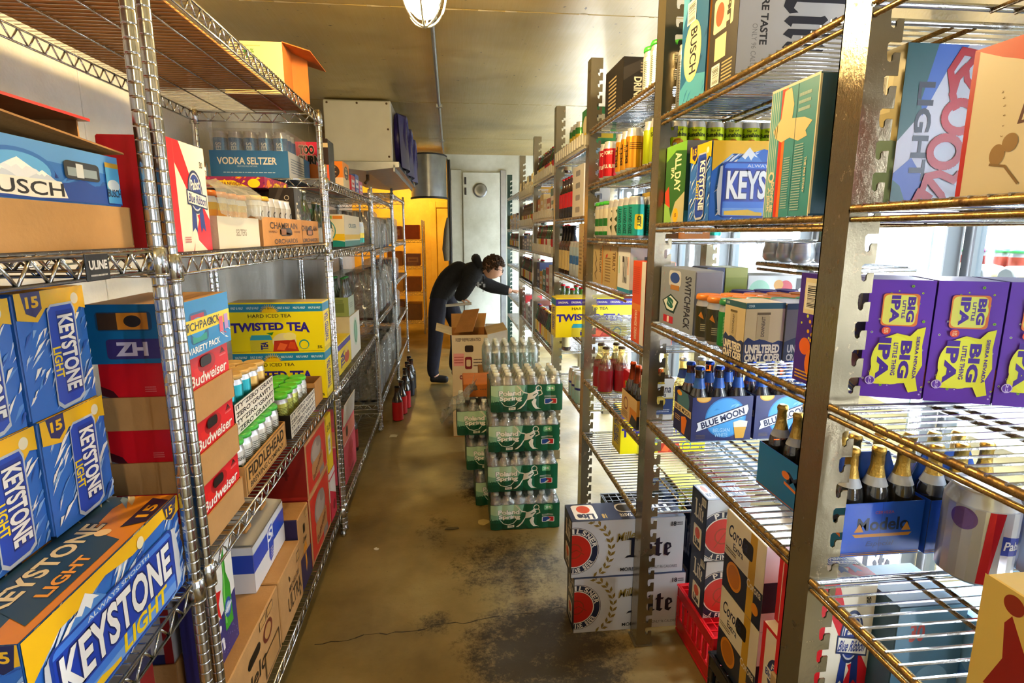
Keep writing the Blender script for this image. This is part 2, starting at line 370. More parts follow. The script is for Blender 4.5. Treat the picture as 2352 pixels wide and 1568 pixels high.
# far wall: opening to a yellow storeroom at its left end, white door panels at its right
fw = MB(); fw.box(0.0, YF, 0, XR + 0.6, YF + 0.12, ZC); fw.box(XL - 0.1, YF, 2.48, 0.0, YF + 0.12, ZC); wall_far = struct(fw.build('wall_far', 'wall_door'), 'white far wall of the cooler', 'wall')
d = MB(); d.bbox(0.17, YF - 0.045, 0.02, 0.66, YF - 0.001, 2.33, b=0.008); door = struct(d.build('door_1', 'wall_door'), 'white insulated door in the far wall with a round plate', 'door')
t_ = MB(); t_.bbox(0.02, YF - 0.03, 0, 0.165, YF - 0.001, 2.36, b=0.006); t_.build('door_casing', 'wall_door', door)
t_ = MB(); t_.bbox(0.665, YF - 0.05, 0, 0.74, YF - 0.001, 2.36, b=0.006); t_.build('door_casing', 'galv', door)
t_ = MB(); t_.lathe([(0.092, 0), (0.092, 0.012), (0.07, 0.016), (0.0, 0.016)], 24); t_.xf(Matrix.Translation((0.40, YF - 0.046, 2.10)) @ Matrix.Rotation(PI / 2, 4, 'X')); t_.build('round_plate', 'galv', door)
for z in (2.22, 2.09):
    t_ = MB(); t_.bbox(0.195, YF - 0.052, z - 0.045, 0.222, YF - 0.045, z + 0.045, b=0.003); t_.build('hinge_plate', 'frame_dark', door)
# storeroom beyond the opening
sr = MB(); sr.box(XL - 0.6, 10.6, 0, 0.9, 10.7, 2.6); struct(sr.build('wall_storeroom', 'wall_yellow'), 'yellow wall of the storeroom beyond the opening', 'wall')
sr = MB(); sr.box(XL - 0.7, YF + 0.12, 0, XL - 0.6, 10.7, 2.6); struct(sr.build('wall_storeroom_side', 'wall_yellow'))
sr = MB(); sr.box(0.9, YF + 0.12, 0, 1.0, 10.7, 2.6); struct(sr.build('wall_storeroom_right', 'wall_yellow'))
sr = MB(); sr.box(XL - 0.7, YF + 0.12, 2.6, 1.0, 10.7, 2.7); struct(sr.build('ceiling_storeroom', 'wall_yellow'))
sd = MB(); sd.bbox(-0.24, 10.54, 0, 0.3, 10.599, 2.0, b=0.01); dr2 = struct(sd.build('door_2', 'wall_yellow'), 'yellow storeroom door in its frame', 'door')
sd = MB(); sd.bbox(-0.36, 10.52, 0, -0.245, 10.599, 2.12, b=0.01); sd.bbox(-0.245, 10.52, 2.005, 0.36, 10.599, 2.12, b=0.01); sd.build('door_frame', 'wall_yellow', dr2)
lm = MB(); lm.bbox(-0.75, 9.2, 2.52, -0.62, 10.2, 2.59, b=0.01); lamp2 = tag(lm.build('fluorescent_lamp', 'white_paint'), 'fluorescent tube fixture on the storeroom ceiling', 'lamp')
tb = MB(); tb.tube([(-0.685, 9.22, 2.50), (-0.685, 10.18, 2.50)], 0.016, 10); emis('tube_warm', (1.0, 0.68, 0.17), 330.0); tb.build('tube', 'tube_warm', lamp2)
# black rubber jamb of the opening
jm = MB(); jm.bbox(-0.028, YF - 0.05, 0, 0.0, YF + 0.12, 2.48, b=0.006); jm.bbox(0.0, YF - 0.06, 0, 0.018, YF - 0.001, 2.48, b=0.005); struct(jm.build('trim_1', 'frame_dark'), 'dark jamb beside the storeroom opening', 'trim')

# right side: glass cooler doors towards the shop
kw = MB(); kw.box(XR, YB, 0, XR + 0.1, YF, 0.22); struct(kw.build('wall_right_kick', 'wall_white'))
kw = MB(); kw.box(XR, YB, 2.02, XR + 0.1, YF, ZC); struct(kw.build('wall_right', 'wall_white'))
ys = [-1.4 + 0.775 * k for k in range(12)]
for k, (a, b) in enumerate(zip(ys, ys[1:])):
    g = MB(); g.box(XR + 0.05, a + 0.06, 0.27, XR + 0.056, b - 0.06, 1.97); win = struct(g.build('window_%d' % (k + 1), 'door_glass'), 'glass cooler door to the shop', 'window')
    fr = MB()
    for (y0, y1, z0, z1) in ((a + 0.02, a + 0.06, 0.22, 2.02), (b - 0.06, b - 0.02, 0.22, 2.02), (a + 0.06, b - 0.06, 0.22, 0.27), (a + 0.06, b - 0.06, 1.97, 2.02)):
        fr.bbox(XR + 0.03, y0, z0, XR + 0.075, y1, z1, b=0.004)
    fr.build('window_frame', 'frame_grey', win)
for k, y in enumerate(ys):
    m = MB(); m.bbox(XR - 0.03, y - 0.02, 0.22, XR + 0.03, y + 0.02, 2.02, b=0.004); mu = struct(m.build('trim_%d' % (k + 2), 'frame_grey'), 'steel mullion between two cooler doors', 'trim')
    s = MB(); s.bbox(XR - 0.048, y - 0.012, 0.3, XR - 0.031, y + 0.012, 1.95, b=0.004); s.build('strip_light', 'strip', mu)
# shop beyond the doors
sh = MB(); sh.box(4.0, YB, 0, 4.1, YF + 1, 3.0); struct(sh.build('wall_shop', 'store_white'), 'bright white shop wall seen through the cooler doors', 'wall')
sh = MB(); sh.box(XR + 0.1, YB, 2.9, 4.1, YF + 1, 3.0); struct(sh.build('ceiling_shop', 'store_white'))
for k in range(4):
    y = -1.0 + 2.3 * k
    fx = MB(); fx.bbox(2.35, y, 2.82, 2.65, y + 1.3, 2.9, b=0.01); l = tag(fx.build('shop_lamp', 'white_paint'), ('nearest', 'second', 'third', 'farthest')[k].replace('nearest', 'first').replace('farthest', 'last') + ' ceiling light panel in the shop beyond the cooler doors', 'lamp', 'shop ceiling lights')
    e = MB(); e.bbox(2.37, y + 0.02, 2.808, 2.63, y + 1.28, 2.819, b=0.002); e.build('diffuser', 'shop_panel', l)

# ------------------------------------------------------------------ ceiling lamps (caged jar lights)
def jar_lamp(loc, label, bm='bulb'):
    r = empty('ceiling_lamp', loc)
    b = MB(); b.lathe([(0.075, -0.001), (0.075, -0.03), (0.055, -0.045), (0.055, -0.09), (0.066, -0.095), (0.066, -0.125), (0.05, -0.13)][::-1], 24); b.build('housing', 'galv', r)
    g = MB(); g.lathe([(0.002, -0.352), (0.024, -0.348), (0.043, -0.33), (0.054, -0.30), (0.058, -0.26), (0.057, -0.2), (0.05, -0.131)], 28, cap=False); g.build('glass_jar', bm, r)
    for k in range(3):
        a = k * PI / 3 + 0.4; p = []
        for i in range(21):
            t = -1 + 2 * i / 20
            rad = 0.073 * (1 - abs(t) ** 0.0 * 0) if False else 0.073 * math.cos(t * 0) * (1 if True else 0)
            ang = PI * i / 20
            x = 0.074 * math.cos(ang); z = -0.26 - 0.115 * math.sin(ang)
            p.append((x * math.cos(a), x * math.sin(a), z))
        p = [(p[0][0], p[0][1], -0.11)] + p + [(p[-1][0], p[-1][1], -0.11)]
        c = MB(); c.tube(p, 0.0035, 6); c.build('cage_wire', 'white_paint', r)
    c = MB(); c.tube([(0.074 * math.cos(2 * PI * k / 24), 0.074 * math.sin(2 * PI * k / 24), -0.25) for k in range(25)], 0.0035, 6); c.build('cage_ring', 'white_paint', r)
    return tag(r, label, 'lamp', 'caged ceiling lamps')
jar_lamp((-0.065, 1.9, ZC), 'lit caged jar lamp hanging from the ceiling above the aisle')
jar_lamp((-0.065, -0.9, ZC), 'added caged jar lamp on the unseen ceiling behind the camera, lighting near goods', 'bulb_dim')  # added lamp, unseen behind the camera, brightens the front shelves
cd = MB(); cd.tube([(-0.065, -0.8, ZC - 0.02), (-0.065, 1.82, ZC - 0.02)], 0.011, 8); cd.tube([(-0.065, 1.98, ZC - 0.02), (-0.065, YF - 0.01, ZC - 0.02)], 0.011, 8)
cdo = tag(cd.build('conduit_pipe', 'galv'), 'long grey conduit pipe running along the ceiling from the lamp', 'pipe')
for y in (2.85, 4.7, 6.4):
    c = MB(); c.bbox(-0.09, y - 0.01, ZC - 0.034, -0.04, y + 0.012, ZC - 0.006, b=0.003); c.build('pipe_clamp', 'galv', cdo)

# ------------------------------------------------------------------ chrome wire racks (left)
def wire_post(h, r=0.0135):
    m = MB(); prof = [(r * 0.8, 0.0), (r * 1.25, 0.006), (r * 1.25, 0.02), (r, 0.024)]
    z = 0.05
    while z < h - 0.02:
        prof += [(r, z - 0.0034), (r, z - 0.0013), (r * 0.95, z - 0.0008), (r * 0.95, z + 0.0008), (r, z + 0.0013), (r, z + 0.0034)]; z += 0.0254
    prof += [(r, h - 0.004), (r * 0.7, h)]
    return m.lathe(prof, 16, smooth=True).mesh('post', 'chrome')
def truss(mb, a, b, hgt=0.038, pitch=0.062, r=0.0034):
    a = Vector(a); b = Vector(b); d = b - a; L = d.length; n = max(2, int(L / pitch)); dn = Vector((0, 0, -hgt))
    mb.bar(a, b, r, 6); mb.bar(a + dn, b + dn, r, 6)
    p = a + dn
    for k in range(2 * n):
        q = a + d * ((k + 1) / (2 * n)) + (Vector((0, 0, 0)) if k % 2 == 0 else dn)
        mb.bar(p, q, r * 0.8, 5); p = q
def wire_shelf(rack, x0, x1, y0, y1, z, name='shelf'):
    t = MB(); truss(t, (x1, y0, z), (x1, y1, z)); s = t.build(name, 'chrome', rack)
    t = MB(); truss(t, (x0, y0, z), (x0, y1, z)); t.build('back_truss', 'chrome', s)
    t = MB(); truss(t, (x0, y0, z), (x1, y0, z)); t.build('end_truss', 'chrome', s)
    t = MB(); truss(t, (x0, y1, z), (x1, y1, z)); t.build('end_truss', 'chrome', s)
    for k in (1, 2, 3):
        t = MB(); xx = x0 + (x1 - x0) * k / 4; t.bar((xx, y0, z + 0.001), (xx, y1, z + 0.001), 0.003, 6); t.build('support_rod', 'chrome', s)
    g = MB(); n = int((y1 - y0) / 0.0254)
    for k in range(1, n):
        y = y0 + (y1 - y0) * k / n; g.bar((x0, y, z + 0.006), (x1, y, z + 0.006), 0.0019, 4)
    o = g.build('wire_grating', 'chrome', s); o['kind'] = 'stuff'
    for xx in (x0, x1):
        for yy in (y0, y1):
            c = MB(); c.lathe([(0.016, -0.045), (0.0195, -0.043), (0.0185, 0.006), (0.016, 0.008)], 14, at=(xx, yy, z)); c.lathe([(0.0152, -0.052), (0.0198, -0.05), (0.0198, -0.044), (0.0152, -0.043)], 14, at=(xx, yy, z)); c.build('corner_collar', 'chrome', s)
    return s
def wire_rack(label, x0, x1, y0, y1, zs, h):
    r = empty('wire_rack', ((x0 + x1) / 2, (y0 + y1) / 2, 0)); tag(r, label, 'rack', 'chrome wire racks along the wall')
    ox, oy = (x0 + x1) / 2, (y0 + y1) / 2
    me = wire_post(h)
    for xx in (x0, x1):
        for yy in (y0, y1): o = link('post', me, r); o.location = (xx - ox, yy - oy, 0)
    for z in zs: wire_shelf(r, x0 - ox, x1 - ox, y0 - oy, y1 - oy, z)
    return r
LX0, LX1 = -1.12, -0.585
rackA = wire_rack('chrome wire rack holding the stacked blue beer cases, partly cut off', LX0, LX1, -0.30, 1.205, (2.08, 1.515, 0.785, 0.15), 2.5)
wire_rack('chrome wire rack with four shelves holding red beer cases and yellow tea boxes', LX0, LX1, 1.265, 2.77, (2.08, 1.50, 0.785, 0.15), 2.1)
wire_rack('chrome wire rack under the cooling unit with a white box on it', LX0, LX1, 2.83, 4.35, (1.80, 1.465, 0.785, 0.15), 1.87)
wire_rack('chrome wire rack full of plastic-wrapped bottle packs before the storeroom', LX0, LX1, 4.42, 5.92, (1.84, 1.42, 0.87, 0.2), 1.9)
wire_rack('last chrome wire rack beside the storeroom opening', LX0, LX1, 5.99, 7.4, (1.95, 1.45, 1.05, 0.6, 0.2), 2.0)

# ------------------------------------------------------------------ slotted steel racking (right)
RX0, RX1 = 0.675, 1.30
def comb_profile(h, depth, pitch=0.0508):
    # (x, z) outline of the slotted flange, hooked notches cut from the far edge
    pts = [(0, 0), (depth, 0)]; z = 0.06
    while z < h - 0.05:
        d = depth
        pts += [(d, z), (d - 0.010, z), (d - 0.013, z - 0.004), (d - 0.013, z - 0.012), (d - 0.017, z - 0.015), (d - 0.022, z - 0.012), (d - 0.024, z - 0.002), (d - 0.024, z + 0.012), (d - 0.020, z + 0.016), (d, z + 0.016)]
        z += pitch
    pts += [(depth, h), (0, h)]
    return pts
def slotted_post(h):
    m = MB(); m.prism(comb_profile(h, 0.058), 'y', 0.0, 0.003)          # flange facing the camera side
    m.box(0, 0.003, 0, 0.003, 0.068, h)                                # aisle flange
    m.prism(comb_profile(h, 0.058), 'y', 0.065, 0.068)
    m.box(-0.008, -0.008, 0, 0.062, 0.076, 0.004)
    return m
POSTS = [(-0.02, 2.36), (0.91, 2.36), (1.83, 2.36), (2.78, 2.36), (3.66, 2.33), (4.60, 2.30), (5.56, 2.28), (6.75, 2.22)]
rackR = empty('steel_rack', (RX0, 0, 0)); tag(rackR, 'long slotted steel shelving rack in front of the glass cooler doors', 'rack')
pmesh = {}
for k, (y, h) in enumerate(POSTS):
    mt = 'post_green' if k == 7 else 'post_steel'
    me = slotted_post(h).mesh('upright', mt, fixn=True)
    o = link('upright', me, rackR); o.location = (0, y, 0)
    o = link('upright', me, rackR); o.location = (RX1 - RX0, y, 0)
def steel_shelf(y0, y1, z, tray=False, x1=RX1, x0=0.0, rail='rail_rust', rod=0.007):
    L0, L1 = x0, x1 - RX0
    m = MB(); m.tube([(L0 + 0.004, y0, z), (L0 + 0.004, y1, z)], rod, 8); s = m.build('shelf', rail, rackR)
    m = MB(); m.tube([(L0 + 0.006, y0, z - 0.018), (L0 + 0.006, y1, z - 0.018)], rod * 0.7, 8); m.build('front_rail', rail, s)
    m = MB(); m.tube([(L1, y0, z), (L1, y1, z)], 0.006, 8); m.build('back_rail', 'deck_wire', s)
    for yy in (y0, y1):
        m = MB(); m.tube([(L0, yy, z - 0.002), (L1, yy, z - 0.002)], 0.006, 8); m.build('end_rail', 'deck_wire', s)
    for xx in (0.33, 0.4, 0.75):
        m = MB(); m.bar((L0 + (L1 - L0) * xx, y0, z - 0.006), (L0 + (L1 - L0) * xx, y1, z - 0.006), 0.0045, 6); m.build('support_rod', 'rail_rust', s)
    g = MB(); n = int((y1 - y0) / 0.0275)
    for k in range(1, n):
        y = y0 + (y1 - y0) * k / n; g.bar((L0 - 0.002, y, z + 0.006), (L1, y, z + 0.006), 0.0024, 4)
    o = g.build('wire_grating', 'deck_wire', s); o['kind'] = 'stuff'
    if tray:
        m = MB(); m.box(L0 - 0.006, y0, z - 0.012, L0 + 0.002, y1, z + 0.05, '#c9c6ba')
        for k in range(int((y1 - y0) / 0.06)):
            m.bbox(L0 - 0.016, y0 + 0.02 + k * 0.06, z + 0.005, L0 - 0.006, y0 + 0.05 + k * 0.06, z + 0.062, '#d6d3c8', b=0.003)
        m.build('plastic_front', 'plastic', s)
    return s
def bay(k, zs, trays=()):
    y0, y1 = POSTS[k][0] + 0.07, POSTS[k + 1][0] - 0.002
    for z in zs: steel_shelf(y0, y1, z - 0.009, z in trays)
bay(0, (1.92, 1.60, 1.25, 0.90))
bay(1, (1.92, 1.585, 1.255, 0.91))
bay(2, (2.04, 1.785, 1.53, 1.145, 0.81, 0.52))
steel_shelf(2.14, 2.778, 1.306)
steel_shelf(1.46, 1.828, 1.45, x0=0.36)
bay(3, (1.985, 1.64, 1.305, 1.0, 0.62), (1.985,))
bay(4, (1.94, 1.66, 1.42, 1.12, 0.75), (1.94, 1.66, 1.42))
bay(5, (1.88, 1.62, 1.40, 1.12, 0.75), (1.88, 1.62))
bay(6, (1.95, 1.60, 1.40, 1.2, 0.84, 0.6))
# ------------------------------------------------------------------ flat print (lettering, marks) laid on faces
GL = {}
def glyph(s, bold=0.0):
    k = (s, bold)
    if k in GL: return GL[k]
    cu = bpy.data.curves.new('tmp', 'FONT'); cu.body = s; cu.offset = bold; cu.resolution_u = 3; cu.fill_mode = 'FRONT'
    o = bpy.data.objects.new('tmp', cu); me = bpy.data.meshes.new_from_object(o)
    vs = [(v.co.x, v.co.y) for v in me.vertices]; me.calc_loop_triangles()
    ts = [tuple(t.vertices) for t in me.loop_triangles]
    bpy.data.objects.remove(o); bpy.data.curves.remove(cu); bpy.data.meshes.remove(me)
    xs = [v[0] for v in vs] or [0, 1]; ysv = [v[1] for v in vs] or [0, 1]
    x0, x1, y0, y1 = min(xs), max(xs), min(ysv), max(ysv)
    n = [((a - x0) / max(x1 - x0, 1e-6), (b - y0) / max(y1 - y0, 1e-6)) for a, b in vs]
    GL[k] = (n, ts); return GL[k]
def clip_axis(poly, ax, lim, keep_less):
    out = []
    for i in range(len(poly)):
        a, b = poly[i], poly[(i + 1) % len(poly)]
        da = (lim - a[ax]) if keep_less else (a[ax] - lim); db = (lim - b[ax]) if keep_less else (b[ax] - lim)
        if da >= 0: out.append(a)
        if (da >= 0) != (db >= 0):
            t = da / (da - db); out.append((a[0] + (b[0] - a[0]) * t, a[1] + (b[1] - a[1]) * t))
    return out
class Art:
    """Drawing in percent of a face W x H metres (origin bottom-left)."""
    def __init__(s, W, H): s.W, s.H = W, H; s.polys = []; s.layer = 0; s.clip = (0, 100, 0, 100)
    def _emit(s, poly, c):
        x0, x1, y0, y1 = s.clip
        for ax, lim, kl in ((0, x0, False), (0, x1, True), (1, y0, False), (1, y1, True)):
            poly = clip_axis(poly, ax, lim, kl)
            if len(poly) < 3: return
        s.polys.append((poly, hx(c), s.layer))
    def poly(s, pts, c):
        s.layer += 1
        if len(pts) <= 4 and s._convex(pts): s._emit(list(pts), c); return s
        for t in tessellate_polygon([[Vector((p[0], p[1], 0)) for p in pts]]): s._emit([pts[i] for i in t], c)
        return s
    def _convex(s, p):
        g = 0
        for i in range(len(p)):
            a, b, d = p[i], p[(i + 1) % len(p)], p[(i + 2) % len(p)]
            z = (b[0] - a[0]) * (d[1] - b[1]) - (b[1] - a[1]) * (d[0] - b[0])
            if z * g < 0: return False
            if z: g = z
        return True
    def rect(s, x, y, w, h, c): s.layer += 1; s._emit([(x, y), (x + w, y), (x + w, y + h), (x, y + h)], c); return s
    def rrect(s, x, y, w, h, r, c):
        ry = r * s.W / s.H; p = []
        for cx, cy, a in ((x + w - r, y + h - ry, 0), (x + r, y + h - ry, 90), (x + r, y + ry, 180), (x + w - r, y + ry, 270)):
            for k in range(5): t = math.radians(a + k * 22.5); p.append((cx + r * math.cos(t), cy + ry * math.sin(t)))
        s.layer += 1; s._fan(p, c); return s
    def _fan(s, p, c):
        for i in range(1, len(p) - 1): s._emit([p[0], p[i], p[i + 1]], c)
    def ell(s, cx, cy, rx, ry=None, c='#fff', n=28):
        if ry is None: ry = rx * s.W / s.H
        s.layer += 1; s._fan([(cx + rx * math.cos(2 * PI * k / n), cy + ry * math.sin(2 * PI * k / n)) for k in range(n)], c); return s
    def stroke(s, pts, wd, c):
        # wd in percent of W
        s.layer += 1; A = s.W / s.H
        for a, b in zip(pts, pts[1:]):
            s.layer += 0.1
            dx, dy = (b[0] - a[0]), (b[1] - a[1]) / A; L = math.hypot(dx, dy) or 1
            nx, ny = -dy / L * wd / 2, dx / L * wd / 2 * A
            ex, ey = dx / L * wd * 0.3, dy / L * wd * 0.3 * A
            s._emit([(a[0] - ex + nx, a[1] - ey + ny), (b[0] + ex + nx, b[1] + ey + ny), (b[0] + ex - nx, b[1] + ey - ny), (a[0] - ex - nx, a[1] - ey - ny)], c)
        return s
    def text(s, t, cx, cy, w, h, c, bold=0.0, rot=0, shear=0.0, ol=None, olw=0.03, warp=None):
        """centred at cx, cy; w, h percent of W, H (for rot +-90: w percent of H, h percent of W)."""
        if ol: s.text(t, cx, cy, w * (1 + olw), h * (1 + olw * 3), ol, bold + olw, rot, shear, None, 0, warp)
        n, ts = glyph(t, bold); s.layer += 1; W, H = s.W, s.H
        if abs(abs(rot) - 90) < 1: ww, hh = w * H / 100, h * W / 100
        else: ww, hh = w * W / 100, h * H / 100
        ca, sa = math.cos(math.radians(rot)), math.sin(math.radians(rot)); P = []
        for u, v in n:
            x = (u - 0.5); y = (v - 0.5)
            if warp: x, y = warp(x, y)
            x = x * ww + y * hh * shear; y = y * hh
            P.append((cx + (x * ca - y * sa) / W * 100, cy + (x * sa + y * ca) / H * 100))
        for t3 in ts: s._emit([P[i] for i in t3], c)
        return s
    def arc_text(s, t, cx, cy, r, a0, a1, h, c, bold=0.02, flip=False):
        """letters along a circle (r, h percent of W), from angle a0 to a1 in degrees"""
        n = len(t); A = s.W / s.H
        for i, ch in enumerate(t):
            if ch == ' ': continue
            g = math.radians(a0 + (a1 - a0) * (i + 0.5) / n)
            wd = abs(math.radians(a1 - a0)) * r / n * 0.82 * (0.45 if ch in 'Il1' else 1)
            q, ts = glyph(ch, bold); s.layer += (1 if i == 0 else 0); P = []
            rot = g - PI / 2 if not flip else g + PI / 2
            for u, v in q:
                x = (u - 0.5) * wd; y = (v - 0.5) * h
                P.append((cx + r * math.cos(g) + x * math.cos(rot) - y * math.sin(rot), cy + (r * math.sin(g) + x * math.sin(rot) + y * math.cos(rot)) * A))
            for t3 in ts: s._emit([P[k] for k in t3], c)
        return s
    def build(s, name, place, parent, m='print', eps=0.00009, base=0.0005, strips=0):
        """place(u, v, d) -> local point for u, v in 0..1 and height d above the face"""
        vs, fs, cs = [], [], []
        for poly, c, L in s.polys:
            pieces = [poly]
            if strips:
                xs = [p[0] for p in poly]; pieces = []
                for k in range(int(min(xs) * strips / 100), int(max(xs) * strips / 100 - 1e-6) + 1):
                    q = clip_axis(poly, 0, k * 100 / strips, False)
                    if len(q) >= 3: q = clip_axis(q, 0, (k + 1) * 100 / strips, True)
                    if len(q) >= 3: pieces.append(q)
            for q in pieces:
                o = len(vs); d = base + eps * L
                vs.extend(place(p[0] / 100, p[1] / 100, d) for p in q); fs.append(tuple(range(o, o + len(q)))); cs.append(c)
        mb = MB(); mb.v = [tuple(v) for v in vs]; mb.f = fs; mb.c = cs; mb.sm = [False] * len(fs)
        me = mb.mesh(name, m)
        return link(name, me, parent)
def face_place(dx, dy, dz, face, turn=0, z0=0.0):
    def F(u, v, d):
        if turn == 1: u, v = v, 1 - u
        elif turn == 2: u, v = 1 - u, 1 - v
        elif turn == 3: u, v = 1 - v, u
        if face == '-y': return (-dx / 2 + u * dx, -dy / 2 - d, z0 + v * dz)
        if face == '+x': return (dx / 2 + d, -dy / 2 + u * dy, z0 + v * dz)
        if face == '-x': return (-dx / 2 - d, dy / 2 - u * dy, z0 + v * dz)
        if face == '+y': return (dx / 2 - u * dx, dy / 2 + d, z0 + v * dz)
        return (-dx / 2 + u * dx, -dy / 2 + v * dy, z0 + dz + d)
    return F
def face_dims(dx, dy, dz, face, turn=0):
    W, H = {'-y': (dx, dz), '+y': (dx, dz), '+x': (dy, dz), '-x': (dy, dz), 'top': (dx, dy)}[face]
    return (H, W) if turn in (1, 3) else (W, H)
ART_CACHE = {}
FACE_NAMES = {'-y': 'front_print', '+x': 'side_print', '-x': 'side_print', 'top': 'top_print', '+y': 'back_print'}
def prints(o, dims, arts, z0=0.0):
    for face, spec in arts.items():
        if not isinstance(spec, tuple): spec = (spec, 0)
        fn, turn = spec[0], spec[1]
        key = (fn.__name__, tuple(round(d, 4) for d in dims), face, turn, z0, spec[2:] if len(spec) > 2 else None)
        if key in ART_CACHE: link(FACE_NAMES[face], ART_CACHE[key], o); continue
        W, H = face_dims(*dims, face, turn); a = Art(W, H); fn(a, *spec[2:])
        if a.polys: ART_CACHE[key] = a.build(FACE_NAMES[face], face_place(*dims, face, turn, z0), o).data
def carton(name, label, pos, dims, cols, arts=None, rz=0, cat='box', group=None, m='card', z0=0.0, bev=0.0035, tilt=None, handle=None):
    """closed carton: pos = centre of the base; cols = colour or dict per face"""
    dx, dy, dz = dims
    base = cols if isinstance(cols, str) else cols.get('all', '#ccc')
    k = ('body', name, tuple(round(d, 4) for d in dims), str(cols), m)
    if k in ART_CACHE: o = link(name, ART_CACHE[k])
    else:
        b = MB(); b.bbox(-dx / 2, -dy / 2, 0, dx / 2, dy / 2, dz, base, bev, None if isinstance(cols, str) else cols)
        # closure seams on the top
        o = b.build(name, m); ART_CACHE[k] = o.data
    o.location = pos; o.rotation_euler = (0, 0, rz) if tilt is None else (tilt[0], tilt[1], rz)
    tag(o, label, cat, group)
    prints(o, dims, arts or {})
    if handle:
        face, u, v, w, h = handle[:5]; hc = handle[5] if len(handle) > 5 else '#0c0c10'
        W, H = face_dims(dx, dy, dz, face); a = Art(W, H); a.rrect(u - w / 2, v - h / 2, w, h, min(w, h * H / W) * 0.45, hc)
        a.build('handle_hole', face_place(dx, dy, dz, face), o, base=0.004)
    return o
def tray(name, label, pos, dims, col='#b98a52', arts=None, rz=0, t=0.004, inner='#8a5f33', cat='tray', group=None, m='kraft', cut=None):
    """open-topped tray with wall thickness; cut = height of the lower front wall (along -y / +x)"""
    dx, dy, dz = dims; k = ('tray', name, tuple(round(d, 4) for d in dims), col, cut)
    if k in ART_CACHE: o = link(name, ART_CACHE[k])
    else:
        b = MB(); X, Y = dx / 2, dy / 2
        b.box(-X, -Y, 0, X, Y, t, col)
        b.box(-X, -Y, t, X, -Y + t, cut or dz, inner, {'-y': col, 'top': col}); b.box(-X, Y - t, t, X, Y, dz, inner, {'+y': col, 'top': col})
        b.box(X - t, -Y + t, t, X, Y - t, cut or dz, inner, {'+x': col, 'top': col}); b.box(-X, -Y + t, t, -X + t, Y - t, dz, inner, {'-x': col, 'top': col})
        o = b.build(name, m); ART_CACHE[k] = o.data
    o.location = pos; o.rotation_euler = (0, 0, rz); tag(o, label, cat, group)
    prints(o, (dx, dy, cut or dz), arts or {}); return o

# ------------------------------------------------------------------ cans, bottles
def can_mesh(r, h, cols, key):
    k = ('can', key)
    if k in ART_CACHE: return ART_CACHE[k]
    prof = [(r * 0.70, 0), (r * 0.78, 0.003), (r, 0.012)]; cc = ['#b5b5b5', '#c5c5c5']
    zs = [0.012]; n = len(cols)
    for i, (frac, c) in enumerate(cols):
        z = 0.012 + (h - 0.030 - 0.012) * frac; prof.append((r, z)); cc.append(c)
    prof += [(r * 0.83, h - 0.008), (r * 0.86, h - 0.004), (r * 0.86, h), (r * 0.80, h), (r * 0.78, h - 0.005)]; cc += ['#cfd0d2', '#dcdcdc', '#dcdcdc', '#d0d0d0', '#c5c5c5']
    m = MB(); m.lathe(prof, 20, cols=cc); ART_CACHE[k] = m.mesh('beverage_can', 'can'); return ART_CACHE[k]
def cyl_place(r, z0, z1, a0=-PI / 2, span=2 * PI * 0.6):
    def F(u, v, d):
        t = a0 + (u - 0.5) * span
        return ((r + d) * math.cos(t), (r + d) * math.sin(t), z0 + v * (z1 - z0))
    return F
def can(pos, key, label, r=0.033, h=0.122, cols=((1.0, '#888'),), art=None, facing=-PI / 2, span=2.6, lid=None, group=None, rz=0, name='beverage_can', tilt=None):
    o = link(name, can_mesh(r, h, cols, key)); o.location = pos; o.rotation_euler = (*(tilt or (0, 0)), rz); tag(o, label, 'can', group)
    if art:
        k = ('canart', key, round(facing, 2))
        if k in ART_CACHE: link('can_print', ART_CACHE[k], o)
        else:
            a = Art(r * span, h - 0.045); art(a); ART_CACHE[k] = a.build('can_print', cyl_place(r, 0.013, h - 0.032, facing, span), o, m='can', strips=10, base=0.0005, eps=0.00008).data
    if lid:
        k = ('lid', lid, r, h)
        if k not in ART_CACHE:
            m = MB(); m.lathe([(r * 0.9, h - 0.014), (r * 1.02, h - 0.012), (r * 1.02, h - 0.004), (r * 0.93, h + 0.002), (r * 0.9, h + 0.002), (r * 0.82, h + 0.0005)], 20, c=lid); ART_CACHE[k] = m.mesh('carrier_lid', 'plastic')
        link('carrier_lid', ART_CACHE[k], o)
    return o
